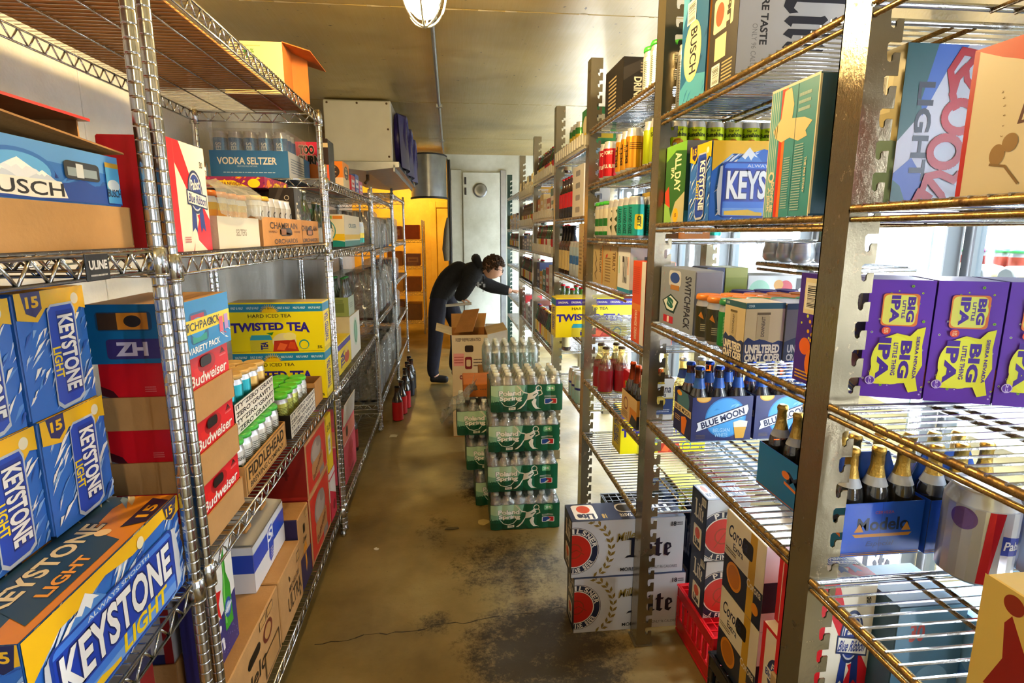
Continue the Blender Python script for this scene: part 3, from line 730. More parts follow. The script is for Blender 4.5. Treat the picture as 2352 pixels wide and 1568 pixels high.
def bottle(pos, label, kind='brown', cap='#c9a23c', neck=None, lab=None, r=0.0305, h=0.228, group=None, rz=0, name='beer_bottle'):
    k = ('bot', kind, r, h)
    if k not in ART_CACHE:
        m = MB(); m.lathe([(r * 0.8, 0), (r, 0.006), (r, h * 0.54), (r * 0.93, h * 0.6), (r * 0.62, h * 0.70), (r * 0.45, h * 0.8), (r * 0.42, h * 0.93), (r * 0.47, h * 0.935), (r * 0.47, h * 0.96), (r * 0.42, h * 0.965), (r * 0.42, h * 0.985)], 16)
        ART_CACHE[k] = m.mesh(name, 'glass_' + kind if kind in ('brown', 'green', 'clear') else kind)
    o = link(name, ART_CACHE[k]); o.location = pos; o.rotation_euler = (0, 0, rz); tag(o, label, 'bottle', group)
    k2 = ('cap', cap, r, h)
    if k2 not in ART_CACHE:
        m = MB(); m.lathe([(r * 0.50, h * 0.955), (r * 0.52, h * 0.96), (r * 0.48, h * 0.985), (r * 0.40, h), (r * 0.2, h * 1.002)], 16, c=cap); ART_CACHE[k2] = m.mesh('bottle_cap', 'foil')
    link('bottle_cap', ART_CACHE[k2], o)
    if neck:
        k3 = ('neck', neck, r, h)
        if k3 not in ART_CACHE:
            m = MB(); prof = [(r * 0.66, h * 0.69), (r * 0.635, h * 0.70), (r * 0.465, h * 0.80), (r * 0.435, h * 0.93), (r * 0.485, h * 0.935), (r * 0.485, h * 0.96)]
            m.lathe(prof, 16, c=neck, cap=False); ART_CACHE[k3] = m.mesh('neck_foil', 'foil')
        link('neck_foil', ART_CACHE[k3], o)
    if lab:
        z0, z1, c = lab; k4 = ('lab', lab, r, h)
        if k4 not in ART_CACHE:
            m = MB()
            def rad(z):
                pr_ = [(0.0, r), (0.54, r), (0.6, r * 0.93), (0.7, r * 0.62), (0.8, r * 0.45), (1.0, r * 0.42)]
                for (a, ra), (b, rb) in zip(pr_, pr_[1:]):
                    if a <= z <= b: return ra + (rb - ra) * (z - a) / (b - a) + 0.0008
            n = 4; m.lathe([(rad(z0 + (z1 - z0) * i / n), h * (z0 + (z1 - z0) * i / n)) for i in range(n + 1)], 16, c=c, cap=False); ART_CACHE[k4] = m.mesh('bottle_label', 'print')
        link('bottle_label', ART_CACHE[k4], o)
    return o
# ------------------------------------------------------------------ print designs
def streaks(a, n, cols, x0=0, x1=100, y0=0, y1=100, seed=1, ang=32, lw=(1.0, 4.0), ll=(8, 26)):
    r = random.Random(seed)
    for k in range(n):
        x, y = r.uniform(x0, x1), r.uniform(y0, y1); L = r.uniform(*ll); w_ = r.uniform(*lw); t = math.radians(ang + r.uniform(-14, 14))
        A = a.W / a.H; dx, dy = L * math.cos(t), L * math.sin(t) * A
        nx, ny = -math.sin(t) * w_ / 2, math.cos(t) * w_ / 2 * A
        c = r.choice(cols)
        old = a.clip; a.clip = (max(x0, 0), min(x1, 100), max(y0, 0), min(y1, 100))
        a.poly([(x - nx, y - ny), (x + dx * 0.5, y + dy * 0.5 - ny * 1.2), (x + dx, y + dy), (x + dx * 0.5, y + dy * 0.5 + ny * 1.2)], c); a.clip = old
        if k % 6: a.layer -= 0.88
def peak(a, x, y, w, h, base, snow, seed=1):
    r = random.Random(seed); n = 6
    L = [(x - w / 2 + w / 2 * i / n, y + h * i / n + (r.uniform(-.05, .05) * h if 0 < i < n else 0)) for i in range(n + 1)]
    R = [(x + w / 2 * (i + 1) / n, y + h * (1 - (i + 1) / n) + (r.uniform(-.05, .05) * h if i < n - 1 else 0)) for i in range(n)]
    a.poly(L + R, base)
    s = [(x - w * 0.17, y + h * 0.62), (x, y + h), (x + w * 0.2, y + h * 0.58), (x + w * 0.11, y + h * 0.64), (x + w * 0.05, y + h * 0.45), (x - w * 0.02, y + h * 0.66), (x - w * 0.09, y + h * 0.5)]
    a.poly(s, snow)
def dots(a, n, cols, rs, seed=1, area=(2, 98, 2, 98), ring=None):
    r = random.Random(seed)
    a.layer += 1
    for k in range(n):
        x, y, q = r.uniform(*area[:2]), r.uniform(*area[2:]), r.uniform(*rs); c = r.choice(cols)
        a.ell(x, y, q, None, c, 12); a.layer -= 0.95
        if ring and q > rs[1] * 0.6:
            a.layer += 1; a.ell(x, y, q * 0.6, None, ring, 10); a.layer -= 1
def barcode(a, x, y, w, h, c='#111', bg='#f4f0e0', vert=False):
    a.rect(x, y, w, h, bg); r = random.Random(7); a.layer += 1
    t = 0.08
    while t < 0.9:
        q = r.uniform(0.015, 0.05)
        if vert: a._emit([(x + w * .12, y + h * t), (x + w * .88, y + h * t), (x + w * .88, y + h * (t + q)), (x + w * .12, y + h * (t + q))], c)
        else: a._emit([(x + w * t, y + h * .12), (x + w * (t + q), y + h * .12), (x + w * (t + q), y + h * .88), (x + w * t, y + h * .88)], c)
        t += q + r.uniform(0.02, 0.05)
def small_text(a, x, y, w, h, n, c, seed=3):
    # rows of fine print
    r = random.Random(seed); a.layer += 1
    for k in range(n):
        yy = y + h * (1 - (k + 0.8) / n); xx = x
        while xx < x + w - 1:
            q = min(r.uniform(0.03, 0.09) * w, x + w - xx); a._emit([(xx, yy), (xx + q, yy), (xx + q, yy + h / n * 0.45), (xx, yy + h / n * 0.45)], c); xx += q + 0.015 * w
arch = lambda k: (lambda x, y: (x, y * (1 + 0.25 * abs(k) * 0) + k * (0.25 - x * x) * 1.0))
def bulge(k):  # letters taller at the two ends, curved upwards in the middle
    return lambda x, y: (x, y * (0.72 + 1.1 * x * x) + k * (0.22 - x * x * 1.6) * 0.5)

def lift(a, y0):
    # squeeze the drawing into the part of the face above a tray wall
    a.polys = [([(p[0], y0 + p[1] * (100 - y0) / 100) for p in q], c, L) for q, c, L in a.polys]
KB, KD, KY = '#2d6cc8', '#12319c', '#f2bb10'
def keystone_face(a, seed=3):
    a.rect(0, 0, 100, 100, KB)
    streaks(a, 130, ['#ffffff', '#ffffff', '#8fb8ec', '#5c93dd', '#1d4fb0', '#cfe0f7'], seed=seed, ll=(8, 24), lw=(1.5, 4.6))
    a.poly([(0, 100), (100, 100), (100, 84), (93, 80), (86, 88), (60, 84), (42, 90), (30, 84), (16, 84), (0, 62)], KY)
    peak(a, 30, 62, 36, 30, '#4f8ad8', '#f2f6fb', 4)
    a.poly([(7, 8), (5, 36), (7, 68), (13, 72), (13, 4)], '#c9ced6'); a.poly([(89, 6), (89, 72), (94, 70), (96, 38), (94, 8)], '#c9ced6')
    a.rrect(9, 4, 82, 70, 3, '#123a9c'); a.rrect(10.5, 6, 79, 66, 3, '#3f7be0'); a.rect(10.5, 24, 79, 42, '#173cae'); a.rect(10.5, 6, 79, 10, '#6ea0ea')
    a.text('ALWAYS SMOOTH', 50, 69, 42, 4, '#dfe8f6', 0.01)
    a.poly([(12, 12), (32, 14), (38, 11), (44, 10), (44, 6), (12, 7)], '#f0c21e')
    a.text('KEYSTONE', 50, 45, 74, 36, '#f2f4f7', 0.03, ol='#0c1f6a', olw=0.03)
    a.text('LIGHT', 64, 16, 34, 17, '#f5d312', 0.03, shear=0.12)
    a.ell(66, 89, 2.6, None, '#f6ecc0'); a.poly([(86, 100), (98, 100), (96, 86), (92, 82), (88, 86)], '#1b1b4e'); a.text('15', 91, 92, 6, 9, KY, 0.03); a.text('12 OZ', 95.5, 92, 2.6, 4, KY)
def keystone_end(a, seed=5):
    a.rect(0, 0, 100, 100, KB); streaks(a, 40, ['#ffffff', '#8fb8ec', '#1d4fb0', '#cfe0f7'], seed=seed, lw=(2, 6), ll=(12, 34))
    a.poly([(0, 100), (100, 100), (100, 84), (70, 79), (55, 84), (30, 76), (0, 82)], KY); a.ell(22, 91, 5, None, '#f6ecc0')
    a.poly([(70, 100), (98, 100), (94, 82), (84, 78), (74, 82)], '#1b1b4e'); a.text('15', 84, 91, 16, 9, KY, 0.03)
def keystone_top(a, seed=9):
    a.rect(0, 0, 100, 100, '#e08a1a'); a.poly([(0, 30), (30, 40), (48, 100), (0, 100)], '#2b4a63'); a.poly([(60, 100), (72, 60), (88, 66), (100, 58), (100, 100)], '#2b4a63')
    streaks(a, 22, ['#e9d7ac', '#7b97a8', '#1f3a50', '#c9b98e'], 0, 100, 45, 100, seed=seed, lw=(2, 5), ll=(8, 22))
    a.poly([(8, 10), (24, 92), (74, 92), (60, 10)], '#22425c'); 
    a.text('KEYSTONE', 44, 62, 60, 26, '#ecd9ab', 0.03, ol='#10202f', shear=0.1); a.text('LIGHT', 36, 27, 26, 16, '#f0a21e', 0.03, ol='#10202f', shear=0.1)
    a.poly([(74, 0), (94, 0), (97, 26), (70, 26)], '#1d1b3a'); a.text('15', 84, 13, 12, 15, '#e9a416', 0.03); a.ell(66, 40, 3, None, '#f3cf96')
def busch_face(a):
    a.rect(0, 0, 100, 100, '#2f74c4'); a.poly([(0, 100), (100, 100), (100, 60), (0, 76)], '#5a9bdb')
    streaks(a, 26, ['#1b4a9c', '#3d82cf', '#24589f'], 0, 100, 0, 45, seed=4, ang=20, lw=(3, 9), ll=(10, 25))
    a.poly([(0, 0), (100, 0), (100, 34), (88, 40), (80, 32), (70, 42), (60, 34), (48, 30), (0, 34)], '#1c469a')
    a.poly([(8, 40), (14, 66), (20, 76), (30, 82), (40, 76), (50, 62), (54, 40)], '#16347f'); a.ell(31, 48, 21, 34, '#2c6fbf'); a.ell(31, 46, 18.5, 29, '#62b0ea')
    peak(a, 31, 30, 40, 36, '#e9eef4', '#ffffff', 3); peak(a, 20, 30, 22, 22, '#cfd8e4', '#ffffff', 5); peak(a, 44, 30, 20, 20, '#cfd8e4', '#ffffff', 6)
    a.poly([(8, 4), (10, 34), (55, 34), (58, 5), (40, 2), (22, 4)], '#f3efe4'); a.text('BUSCH', 33, 19, 46, 24, '#23262c', 0.015, warp=lambda x, y: (x, y - 0.12 * (0.25 - x * x)))
    a.rrect(58, 42, 25, 34, 3, '#2a3138'); a.rect(60, 48, 21, 16, '#8fa0a8'); a.rect(66, 46, 5, 26, '#d8dfe2')
    a.rect(88, 3, 11, 80, '#4aa0d8'); a.rect(88, 76, 11, 10, '#b08a24'); a.ell(93.5, 40, 5, 12, '#d7e3ea'); a.text('BUSCH', 93.5, 24, 11, 16, '#1c2a4a', 0.02)
    lift(a, 46)
def pbr_face(a):
    a.rect(0, 0, 100, 100, '#f1e9d4'); a.rect(0, 0, 22, 100, '#d41a25'); a.poly([(22, 100), (36, 100), (60, 66), (52, 52), (22, 80)], '#d41a25')
    a.poly([(48, 0), (100, 0), (100, 30), (84, 44), (74, 36)], '#d41a25'); a.poly([(50, 0), (60, 22), (64, 10), (86, 0)], '#f1e9d4'); a.poly([(66, 34), (96, 0), (100, 0), (100, 12), (78, 36)], '#d41a25')
    a.poly([(54, 42), (50, 18), (57, 22), (63, 17), (64, 42)], '#243a86'); a.poly([(72, 42), (73, 17), (79, 22), (86, 18), (82, 42)], '#243a86')
    a.ell(67, 56, 19, 20.5, '#23325f', 36); a.ell(67, 56, 16.5, 18, '#c9ccd4', 36); a.ell(67, 56, 15, 16.4, '#2a3f8c', 36)
    a.poly([(44, 44), (96, 40), (96, 54), (44, 58)], '#23325f'); a.poly([(46, 45.5), (94, 41.5), (94, 52.5), (46, 56.5)], '#f3efe2')
    a.text('Pabst', 67, 63, 24, 10, '#f3efe2', 0.02, shear=0.2, rot=6); a.text('Blue Ribbon', 70, 49, 44, 8.5, '#243a86', 0.025, rot=-5, shear=0.15)
    a.text('30', 88, 83, 8, 6, '#222', 0.02); small_text(a, 28, 8, 16, 6, 3, '#b55')
def pbr_end(a):
    a.rect(0, 0, 100, 100, '#d41a25'); a.rect(10, 4, 80, 92, '#eee3c9'); a.poly([(50, 40), (34, 8), (50, 16), (66, 8), (58, 40)], '#243058'); a.ell(50, 52, 30, 22, '#23325f'); a.ell(50, 52, 25, 18, '#2a3f8c')
    a.rect(14, 44, 72, 12, '#f3efe2'); a.text('Blue Ribbon', 50, 50, 66, 8, '#243a86', 0.03); a.text('Pabst', 50, 62, 36, 8, '#f3efe2', 0.02, shear=.2); barcode(a, 62, 82, 22, 9)
def bud_face(a, hole=True):
    a.rect(0, 0, 100, 100, '#dd1420'); a.poly([(20, 60), (45, 60), (60, 36), (52, 20), (20, 20)], '#e8231f')
    a.ell(48, 62, 20, 30, '#b50d18'); a.text('Budweiser', 52, 22, 84, 36, '#f6f1e8', 0.02, ol='#a30a14', olw=0.02, shear=0.1, rot=0)
    a.poly([(82, 78), (86, 90), (90, 78)], '#2b1210'); a.poly([(79, 70), (93, 70), (90, 78), (82, 78)], '#7a1113'); small_text(a, 78, 60, 17, 5, 2, '#f3b8b0')
    lift(a, 50)
def bud_side(a):
    a.rect(0, 0, 100, 100, '#cf101b'); a.rect(78, 0, 22, 100, '#dd1420'); a.text('12', 88, 80, 12, 16, '#f2a09a', 0.03); small_text(a, 80, 58, 17, 12, 2, '#f2b4ae'); small_text(a, 52, 55, 14, 10, 3, '#e07a78')
    a.poly([(0, 0), (22, 0), (22, 42), (14, 56), (0, 62)], '#7c8084'); a.poly([(0, 52), (14, 46), (20, 38), (22, 44), (14, 58), (0, 66)], '#4b1015'); streaks(a, 8, ['#5e6266', '#9a9ea0'], 0, 21, 0, 40, ang=4, lw=(2, 4), ll=(8, 18))
def switch_face(a):
    a.rect(0, 0, 100, 100, '#1787c6'); a.rect(0, 42, 100, 24, '#f2d519'); a.text('SWITCHPACK', 40, 54, 74, 15, '#1c2430', 0.02); a.rrect(14, 22, 36, 56, 5, '#0f5c8e'); a.rect(18, 62, 26, 12, '#b3203b'); a.rect(18, 24, 28, 12, '#1f9a8a'); a.ell(30, 50, 16, 18, '#2199d8')
    a.rect(14, 42, 36, 24, '#f2d519'); a.text('TCHPACK', 36, 54, 60, 15, '#1c2430', 0.02)
    a.text('VARIETY PACK', 40, 12, 66, 12, '#f3f6f8', 0.03); a.rect(74, 26, 9, 30, '#d9566a'); a.rect(86, 28, 9, 30, '#b78ac4'); streaks(a, 8, ['#d33', '#fff', '#e9a'], 70, 99, 6, 32, ang=-30, lw=(1, 2), ll=(8, 14))
def switch_side(a):
    a.rect(0, 0, 100, 100, '#14679c'); a.rrect(12, 56, 58, 32, 4, '#21496a'); a.rect(34, 58, 32, 28, '#d9871f'); a.ell(50, 72, 9, 10, '#2a2118'); a.rect(14, 58, 20, 28, '#4a3320')
    a.rrect(20, 8, 62, 34, 4, '#3b2f6e'); a.text('ZH', 46, 25, 34, 24, '#cfc6dc', 0.05); a.rect(84, 0, 16, 100, '#1787c6'); a.rect(84, 42, 16, 24, '#f2d519'); a.poly([(86, 72), (98, 74), (94, 92), (88, 90)], '#2c4a3a'); a.rect(88, 10, 9, 34, '#e6e2d2'); a.text('ALE', 92, 26, 8, 10, '#233', 0.03)
def twisted_tea(a, band='#1883b0', word='HALF & HALF'):
    a.rect(0, 0, 100, 100, '#f6e20b'); a.rect(0, 81, 100, 16, band); a.layer += 1
    for k in range(6): a.text(word, 9 + 16.5 * k, 89, 13, 5, '#dff0f4' if band != '#3b2a9a' else '#f0ecd0', 0.02); a.layer -= 1
    for k in range(15):
        t = PI * k / 14; a.poly([(43 + 8 * math.cos(t - .07), 80 + 12 * math.sin(t - .07)), (43 + 11 * math.cos(t), 80 + 17 * math.sin(t)), (43 + 8 * math.cos(t + .07), 80 + 12 * math.sin(t + .07))], '#e8b40e'); a.layer -= 1
    a.ell(43, 79, 8, 12, '#f4c60f'); a.rect(30, 64, 26, 15, '#f6e20b')
    a.text('HARD ICED TEA', 43, 73, 46, 7, '#3a2f16', 0.01)
    a.text('TWISTED TEA', 43, 50, 84, 22, '#2d1d92', 0.045, warp=bulge(0.75))
    a.poly([(20, 0), (20, 30), (25, 34), (40, 34), (44, 30), (44, 0)], '#cfc12a'); a.poly([(20, 24), (22, 34), (42, 34), (44, 24)], '#2f9fc0'); a.text('TEA', 35, 12, 16, 8, '#26207a', 0.05, rot=90)
    a.ell(57, 20, 13, 18, '#e7d9a0'); a.poly([(44, 0), (46, 22), (68, 24), (72, 0)], '#b52d12'); a.poly([(48, 4), (52, 18), (60, 14), (56, 2)], '#e2632a'); a.poly([(60, 6), (63, 20), (68, 18), (69, 4)], '#d44a1a'); a.ell(63, 31, 7, 8, '#f0e28a')
    a.poly([(38, 38), (46, 40), (44, 33)], '#2f8a2c'); a.ell(78, 14, 5.5, None, '#1f8f8a'); a.ell(78, 13, 4.4, None, '#f6e20b'); a.text('5%', 95, 8, 5, 6, '#222', 0.02)
def twisted_orig(a): twisted_tea(a, '#3b2a9a', 'ORIGINAL')
def twisted_side(a): a.rect(0, 0, 100, 100, '#f2d80d'); a.rect(0, 81, 100, 16, '#1883b0'); a.text('TWISTED TEA', 50, 46, 60, 55, '#2d1d92', 0.04, rot=90); a.rect(0, 0, 100, 8, '#d9bf0c')
def tt_small(a): a.rect(0, 0, 100, 100, '#f0d61a'); a.rect(0, 78, 100, 18, '#3b2a9a'); a.text('TEA', 30, 40, 50, 30, '#2d1d92', 0.05, rot=90); a.ell(64, 36, 20, 20, '#c23a18'); a.ell(64, 60, 12, 10, '#e9cf6a')
def vodka(a):
    a.rect(0, 0, 100, 100, '#2f6ea6'); a.text('VODKA SELTZER', 47, 62, 76, 27, '#eee7d8', 0.025); a.text('DELICIOUS ALL-NATURAL', 47, 42, 26, 6, '#cfe0ea'); small_text(a, 16, 16, 66, 7, 1, '#bcd2e2')
def zero_grav(a):
    a.rect(0, 0, 100, 100, '#e9e4d6'); a.layer += 1
    for k in range(4):
        a.text(('ITY*ZERO*GRAVI', 'ZERO*GRAVITY*', 'TY*ZERO*GRAVIT', '*ZERO*GRAVITY')[k], 50, 87 - 24.5 * k, 96, 17, '#15130f', 0.03); a.layer -= 1
def black_y(a): a.rect(0, 0, 100, 100, '#1b1917'); a.text('Y', 46, 50, 44, 44, '#e8e2d4', 0.02)
def fiddle(a):
    a.rect(2, 4, 96, 92, '#7a5426'); a.rect(3.5, 8, 93, 84, '#c08d4c'); a.text('FIDDLEHEAD', 50, 64, 86, 42, '#26170a', 0.03); a.text('BREWING COMPANY', 50, 24, 82, 20, '#26170a', 0.02)
def champlain(a):
    a.text('CHAMPLAIN', 32, 72, 44, 24, '#3a2412', 0.02); a.text('ORCHARDS', 34, 14, 38, 18, '#3a2412', 0.02); a.rrect(24, 34, 20, 30, 3, '#2a1a0e'); a.rect(26, 38, 8, 22, '#8b5a2a'); a.text('HARD', 14, 50, 12, 8, '#5a3a1c'); a.text('CIDER', 53, 50, 12, 8, '#5a3a1c')
    a.text('CHAMPLAIN', 79, 66, 34, 22, '#3a2412', 0.02); a.text('ORCHARDS', 80, 14, 32, 16, '#3a2412', 0.02); a.rrect(72, 34, 14, 28, 3, '#2a1a0e'); a.rect(74, 38, 10, 18, '#a5672c'); a.rect(63, 0, 0.5, 100, '#8a6030')
def long_drink(a):
    a.rect(0, 0, 100, 100, '#221e1c'); a.poly([(0, 60), (40, 100), (60, 100), (0, 40)], '#3a3532'); a.text('LONG', 38, 42, 64, 26, '#e4dcc8', 0.03, rot=-90); a.text('DRINK', 68, 42, 70, 26, '#e4dcc8', 0.03, rot=-90) if False else (a.text('LONG', 50, 44, 62, 18, '#e4dcc8', 0.03), a.text('DRINK', 50, 20, 62, 18, '#e4dcc8', 0.03)); a.text('THE FINNISH', 50, 60, 40, 6, '#c9bfae'); a.ell(70, 82, 10, None, '#c9bfae'); a.ell(70, 82, 8, None, '#221e1c')
def long_vert(a):
    a.rect(0, 0, 100, 100, '#221e1c'); a.poly([(0, 80), (60, 100), (90, 100), (0, 55)], '#3a3532'); a.text('LONG', 66, 40, 40, 20, '#e4dcc8', 0.03, rot=-90); a.text('DRINK', 38, 40, 46, 20, '#e4dcc8', 0.03, rot=-90); a.ell(82, 82, 10, None, '#c9bfae'); a.ell(82, 82, 8, None, '#221e1c'); small_text(a, 44, 70, 24, 22, 4, '#a89c86')
def dark_small(a): a.rect(0, 0, 100, 100, '#221e1c'); small_text(a, 20, 10, 44, 70, 9, '#b9a67e', 9)
def sun_cruiser(a):
    a.rect(0, 0, 100, 100, '#eee6cf'); a.poly([(0, 0), (100, 0), (100, 16), (60, 22), (30, 12), (0, 22)], '#12898a'); a.rect(30, 20, 70, 20, '#f0c51c'); a.ell(38, 50, 36, None, '#1d9aa0'); a.ell(38, 50, 33, None, '#eee6cf'); a.rect(12, 22, 52, 10, '#f0c51c'); a.text('SUN', 34, 70, 26, 15, '#155a66', 0.03); a.text('CRUISER', 42, 54, 50, 13, '#155a66', 0.03); a.text('ICED TEA', 42, 40, 20, 4, '#466'); a.rect(66, 86, 30, 10, '#e08a2a'); a.rect(40, 86, 24, 10, '#9ac23c')
def nine(a): a.rect(0, 0, 100, 100, '#e3d29a'); a.text('9', 40, 76, 9, 18, '#2f8f2a', 0.05); a.text('%', 50, 82, 6, 8, '#2f8f2a', 0.02); a.text('ABV', 52, 70, 9, 6, '#2f8f2a', 0.02); small_text(a, 34, 90, 30, 4, 1, '#c9b06a')
def modelo_brown(a):
    a.text('Modelo', 40, 40, 62, 22, '#1d140c', 0.02, rot=0, shear=0.12); a.rrect(40, 62, 22, 14, 4, '#0c0a08'); a.ell(76, 66, 9, 14, '#6b2a1c'); a.ell(76, 66, 6, 10, '#b98a52'); a.rect(62, 84, 12, 12, '#4a3318'); a.rect(63, 85, 10, 10, '#c39457'); a.rect(76, 84, 12, 12, '#4a3318'); a.rect(77, 85, 10, 10, '#c39457'); a.rect(0, 0, 20, 26, '#b3262a'); a.rect(66, 6, 30, 34, '#4a3318'); a.rect(68, 8, 26, 30, '#b98a52')
def ultra_brown(a):
    a.text('ULTRA', 62, 34, 62, 26, '#3a2a1c', 0.02); a.text('MICHELOB', 62, 56, 46, 9, '#3a2a1c', 0.01); a.rect(78, 74, 14, 16, '#4a3318'); a.rect(79, 76, 12, 12, '#c39457'); a.poly([(40, 80), (46, 72), (43, 66), (40, 74)], '#2a1a10'); a.poly([(80, 12), (84, 24), (88, 12)], '#3a2a1c')
def heineken(a):
    a.rect(0, 0, 100, 100, '#efece2'); a.rect(0, 0, 100, 34, '#2b2a6e'); a.poly([(0, 34), (100, 34), (100, 48), (0, 34)], '#2b2a6e'); a.poly([(20, 62), (32, 66), (38, 82), (43, 66), (56, 63), (46, 54), (50, 38), (38, 48), (26, 38), (31, 54)], '#d4131c')
    a.poly([(60, 22), (60, 58), (66, 72), (67, 94), (75, 94), (76, 72), (86, 58), (86, 22)], '#2f9a26'); a.poly([(63, 28), (63, 56), (68, 70), (69, 90), (71, 90), (70, 68), (67, 54), (66, 28)], '#7ccc5e'); a.ell(73, 40, 11, 9, '#1f4f9a'); a.ell(73, 40, 8, 5, '#9fb9d8'); a.text('Heineken', 73, 40, 24, 5, '#f2f2ee', 0.03, rot=14)
    a.text('n', 44, 16, 16, 12, '#e7e4ea', 0.04); a.ell(42, 32, 5, None, '#efece2'); dots(a, 26, ['#8f90c4'], (0.6, 1.1), 5, (30, 98, 2, 20))
def blue_white(a):
    a.rect(0, 0, 100, 100, '#dfe0e2'); a.rect(0, 44, 100, 40, '#2347b4'); a.poly([(44, 84), (62, 90), (60, 46), (44, 44)], '#3158c4'); a.stroke([(44, 46), (44, 90), (60, 92), (60, 50)], 2.2, '#eef0f4'); a.text('S', 52, 70, 14, 26, '#f2f3f5', 0.02, shear=.3); a.poly([(46, 48), (62, 56), (60, 36), (56, 14), (48, 10), (44, 26)], '#2347b4'); small_text(a, 50, 16, 8, 24, 4, '#c3cbe0'); a.rect(0, 83, 100, 1.2, '#cfd6ea')
def blue_white_end(a): a.rect(0, 0, 100, 100, '#dfe0e2'); a.rect(0, 44, 100, 40, '#2347b4'); small_text(a, 20, 16, 40, 14, 2, '#5a78c4')
def bud_carton(a):
    a.rect(6, 5, 88, 90, '#c3271f'); a.ell(48, 62, 26, 24, '#8a7a70'); a.ell(48, 62, 20, 18, '#a8978a'); a.ell(60, 74, 10, 9, '#8a7a70'); a.rrect(24, 16, 54, 32, 5, '#b07a4a'); a.text('Budweiser', 51, 32, 48, 12, '#5a1d16', 0.02, rot=20); a.rect(58, 6, 22, 12, '#8a7a70')
def bud_dark(a): a.rect(0, 0, 100, 100, '#8f1a16'); a.text('44', 70, 50, 20, 24, '#6a100e', 0.03); a.rect(0, 0, 100, 6, '#a8251e')
def crown_box(a):
    a.poly([(0, 0), (100, 0), (100, 40), (0, 44)], '#231a4a'); a.rrect(40, 70, 18, 12, 4, '#0c0a08'); a.poly([(34, 44), (38, 56), (44, 50), (50, 60), (56, 50), (62, 56), (66, 44)], '#d9871f'); a.text('Crown', 50, 62, 34, 8, '#3a220e', 0.02, shear=.2); a.poly([(46, 16), (44, 40), (54, 42), (58, 24)], '#e0921f'); a.rect(66, 86, 22, 10, '#4a3318'); a.rect(67, 87, 20, 8, '#c39457')
def pink_box(a):
    a.rect(0, 0, 100, 100, '#e35470'); a.rect(0, 70, 100, 24, '#e88a74'); dots(a, 9, ['#c91f45', '#d42a52'], (7, 12), 3, (20, 85, 25, 55)); a.rect(0, 66, 100, 3, '#f4c8c4'); a.text('BLACK CHERRY', 55, 9, 40, 6, '#8a1630', 0.02); a.ell(30, 84, 9, None, '#3a1a18')
def pink_white(a): a.rect(0, 0, 100, 100, '#ece4e0'); a.poly([(0, 0), (100, 0), (100, 40), (0, 66)], '#d32040'); a.ell(60, 24, 20, None, '#8a1028'); a.rect(0, 84, 100, 4, '#d32040')
def red_white(a): a.rect(0, 0, 100, 100, '#cf1f2c'); a.rect(16, 40, 68, 40, '#efe9e0'); a.text('Red', 50, 60, 50, 24, '#cf1f2c', 0.03)
def dogfish(a): a.rect(0, 40, 100, 60, '#e88a1c'); a.rect(0, 0, 100, 40, '#ecd9ae'); a.ell(52, 62, 34, 26, '#2a1c10'); a.poly([(28, 60), (46, 66), (52, 78), (56, 66), (74, 60), (52, 56)], '#e9d6a8'); a.text('DOGFISH HEAD', 52, 78, 34, 6, '#e9d6a8', 0.02); a.text('OFF-CENTERED', 52, 47, 30, 5, '#e9d6a8', 0.02)
def sierra_tray(a): a.rect(0, 0, 100, 100, '#8e2255'); streaks(a, 40, ['#c22f5a', '#e8642f', '#f0c31e', '#6a1a55'], seed=8, ang=8, lw=(1, 3), ll=(3, 8)); a.poly([(28, 10), (40, 64), (60, 64), (78, 10)], '#f1cf1c'); a.ell(14, 40, 7, 40, '#ef7b1a'); a.ell(86, 40, 8, 40, '#f1cf1c'); a.text('SIERRA NEVADA', 53, 36, 34, 34, '#6a1a2a', 0.02)
def too_burnt(a): a.rect(0, 0, 100, 100, '#e62a55'); a.rect(0, 0, 100, 44, '#1c1612'); a.text('TOO', 46, 82, 40, 20, '#1a1012', 0.06, ol='#f6d9d2', olw=0.04); a.text('BURNT', 60, 58, 70, 22, '#1a1012', 0.06, ol='#f6d9d2', olw=0.04); a.ell(60, 30, 22, 20, '#e8812a')
def green_star(a): a.rect(0, 0, 100, 100, '#e9e7df'); a.poly([(10, 100), (20, 60), (60, 70), (90, 40), (100, 100)], '#1f8a2f'); a.poly([(46, 30), (50, 46), (64, 46), (54, 34)], '#c41a20')
def green_leaf(a): a.rect(0, 0, 100, 100, '#eceade'); a.ell(52, 56, 24, 34, '#cfe2cf'); a.ell(52, 56, 15, 28, '#2a7a4a'); a.ell(52, 56, 8, 24, '#8cc2a0')
def plain_end(a): small_text(a, 30, 40, 40, 20, 3, '#9a8')
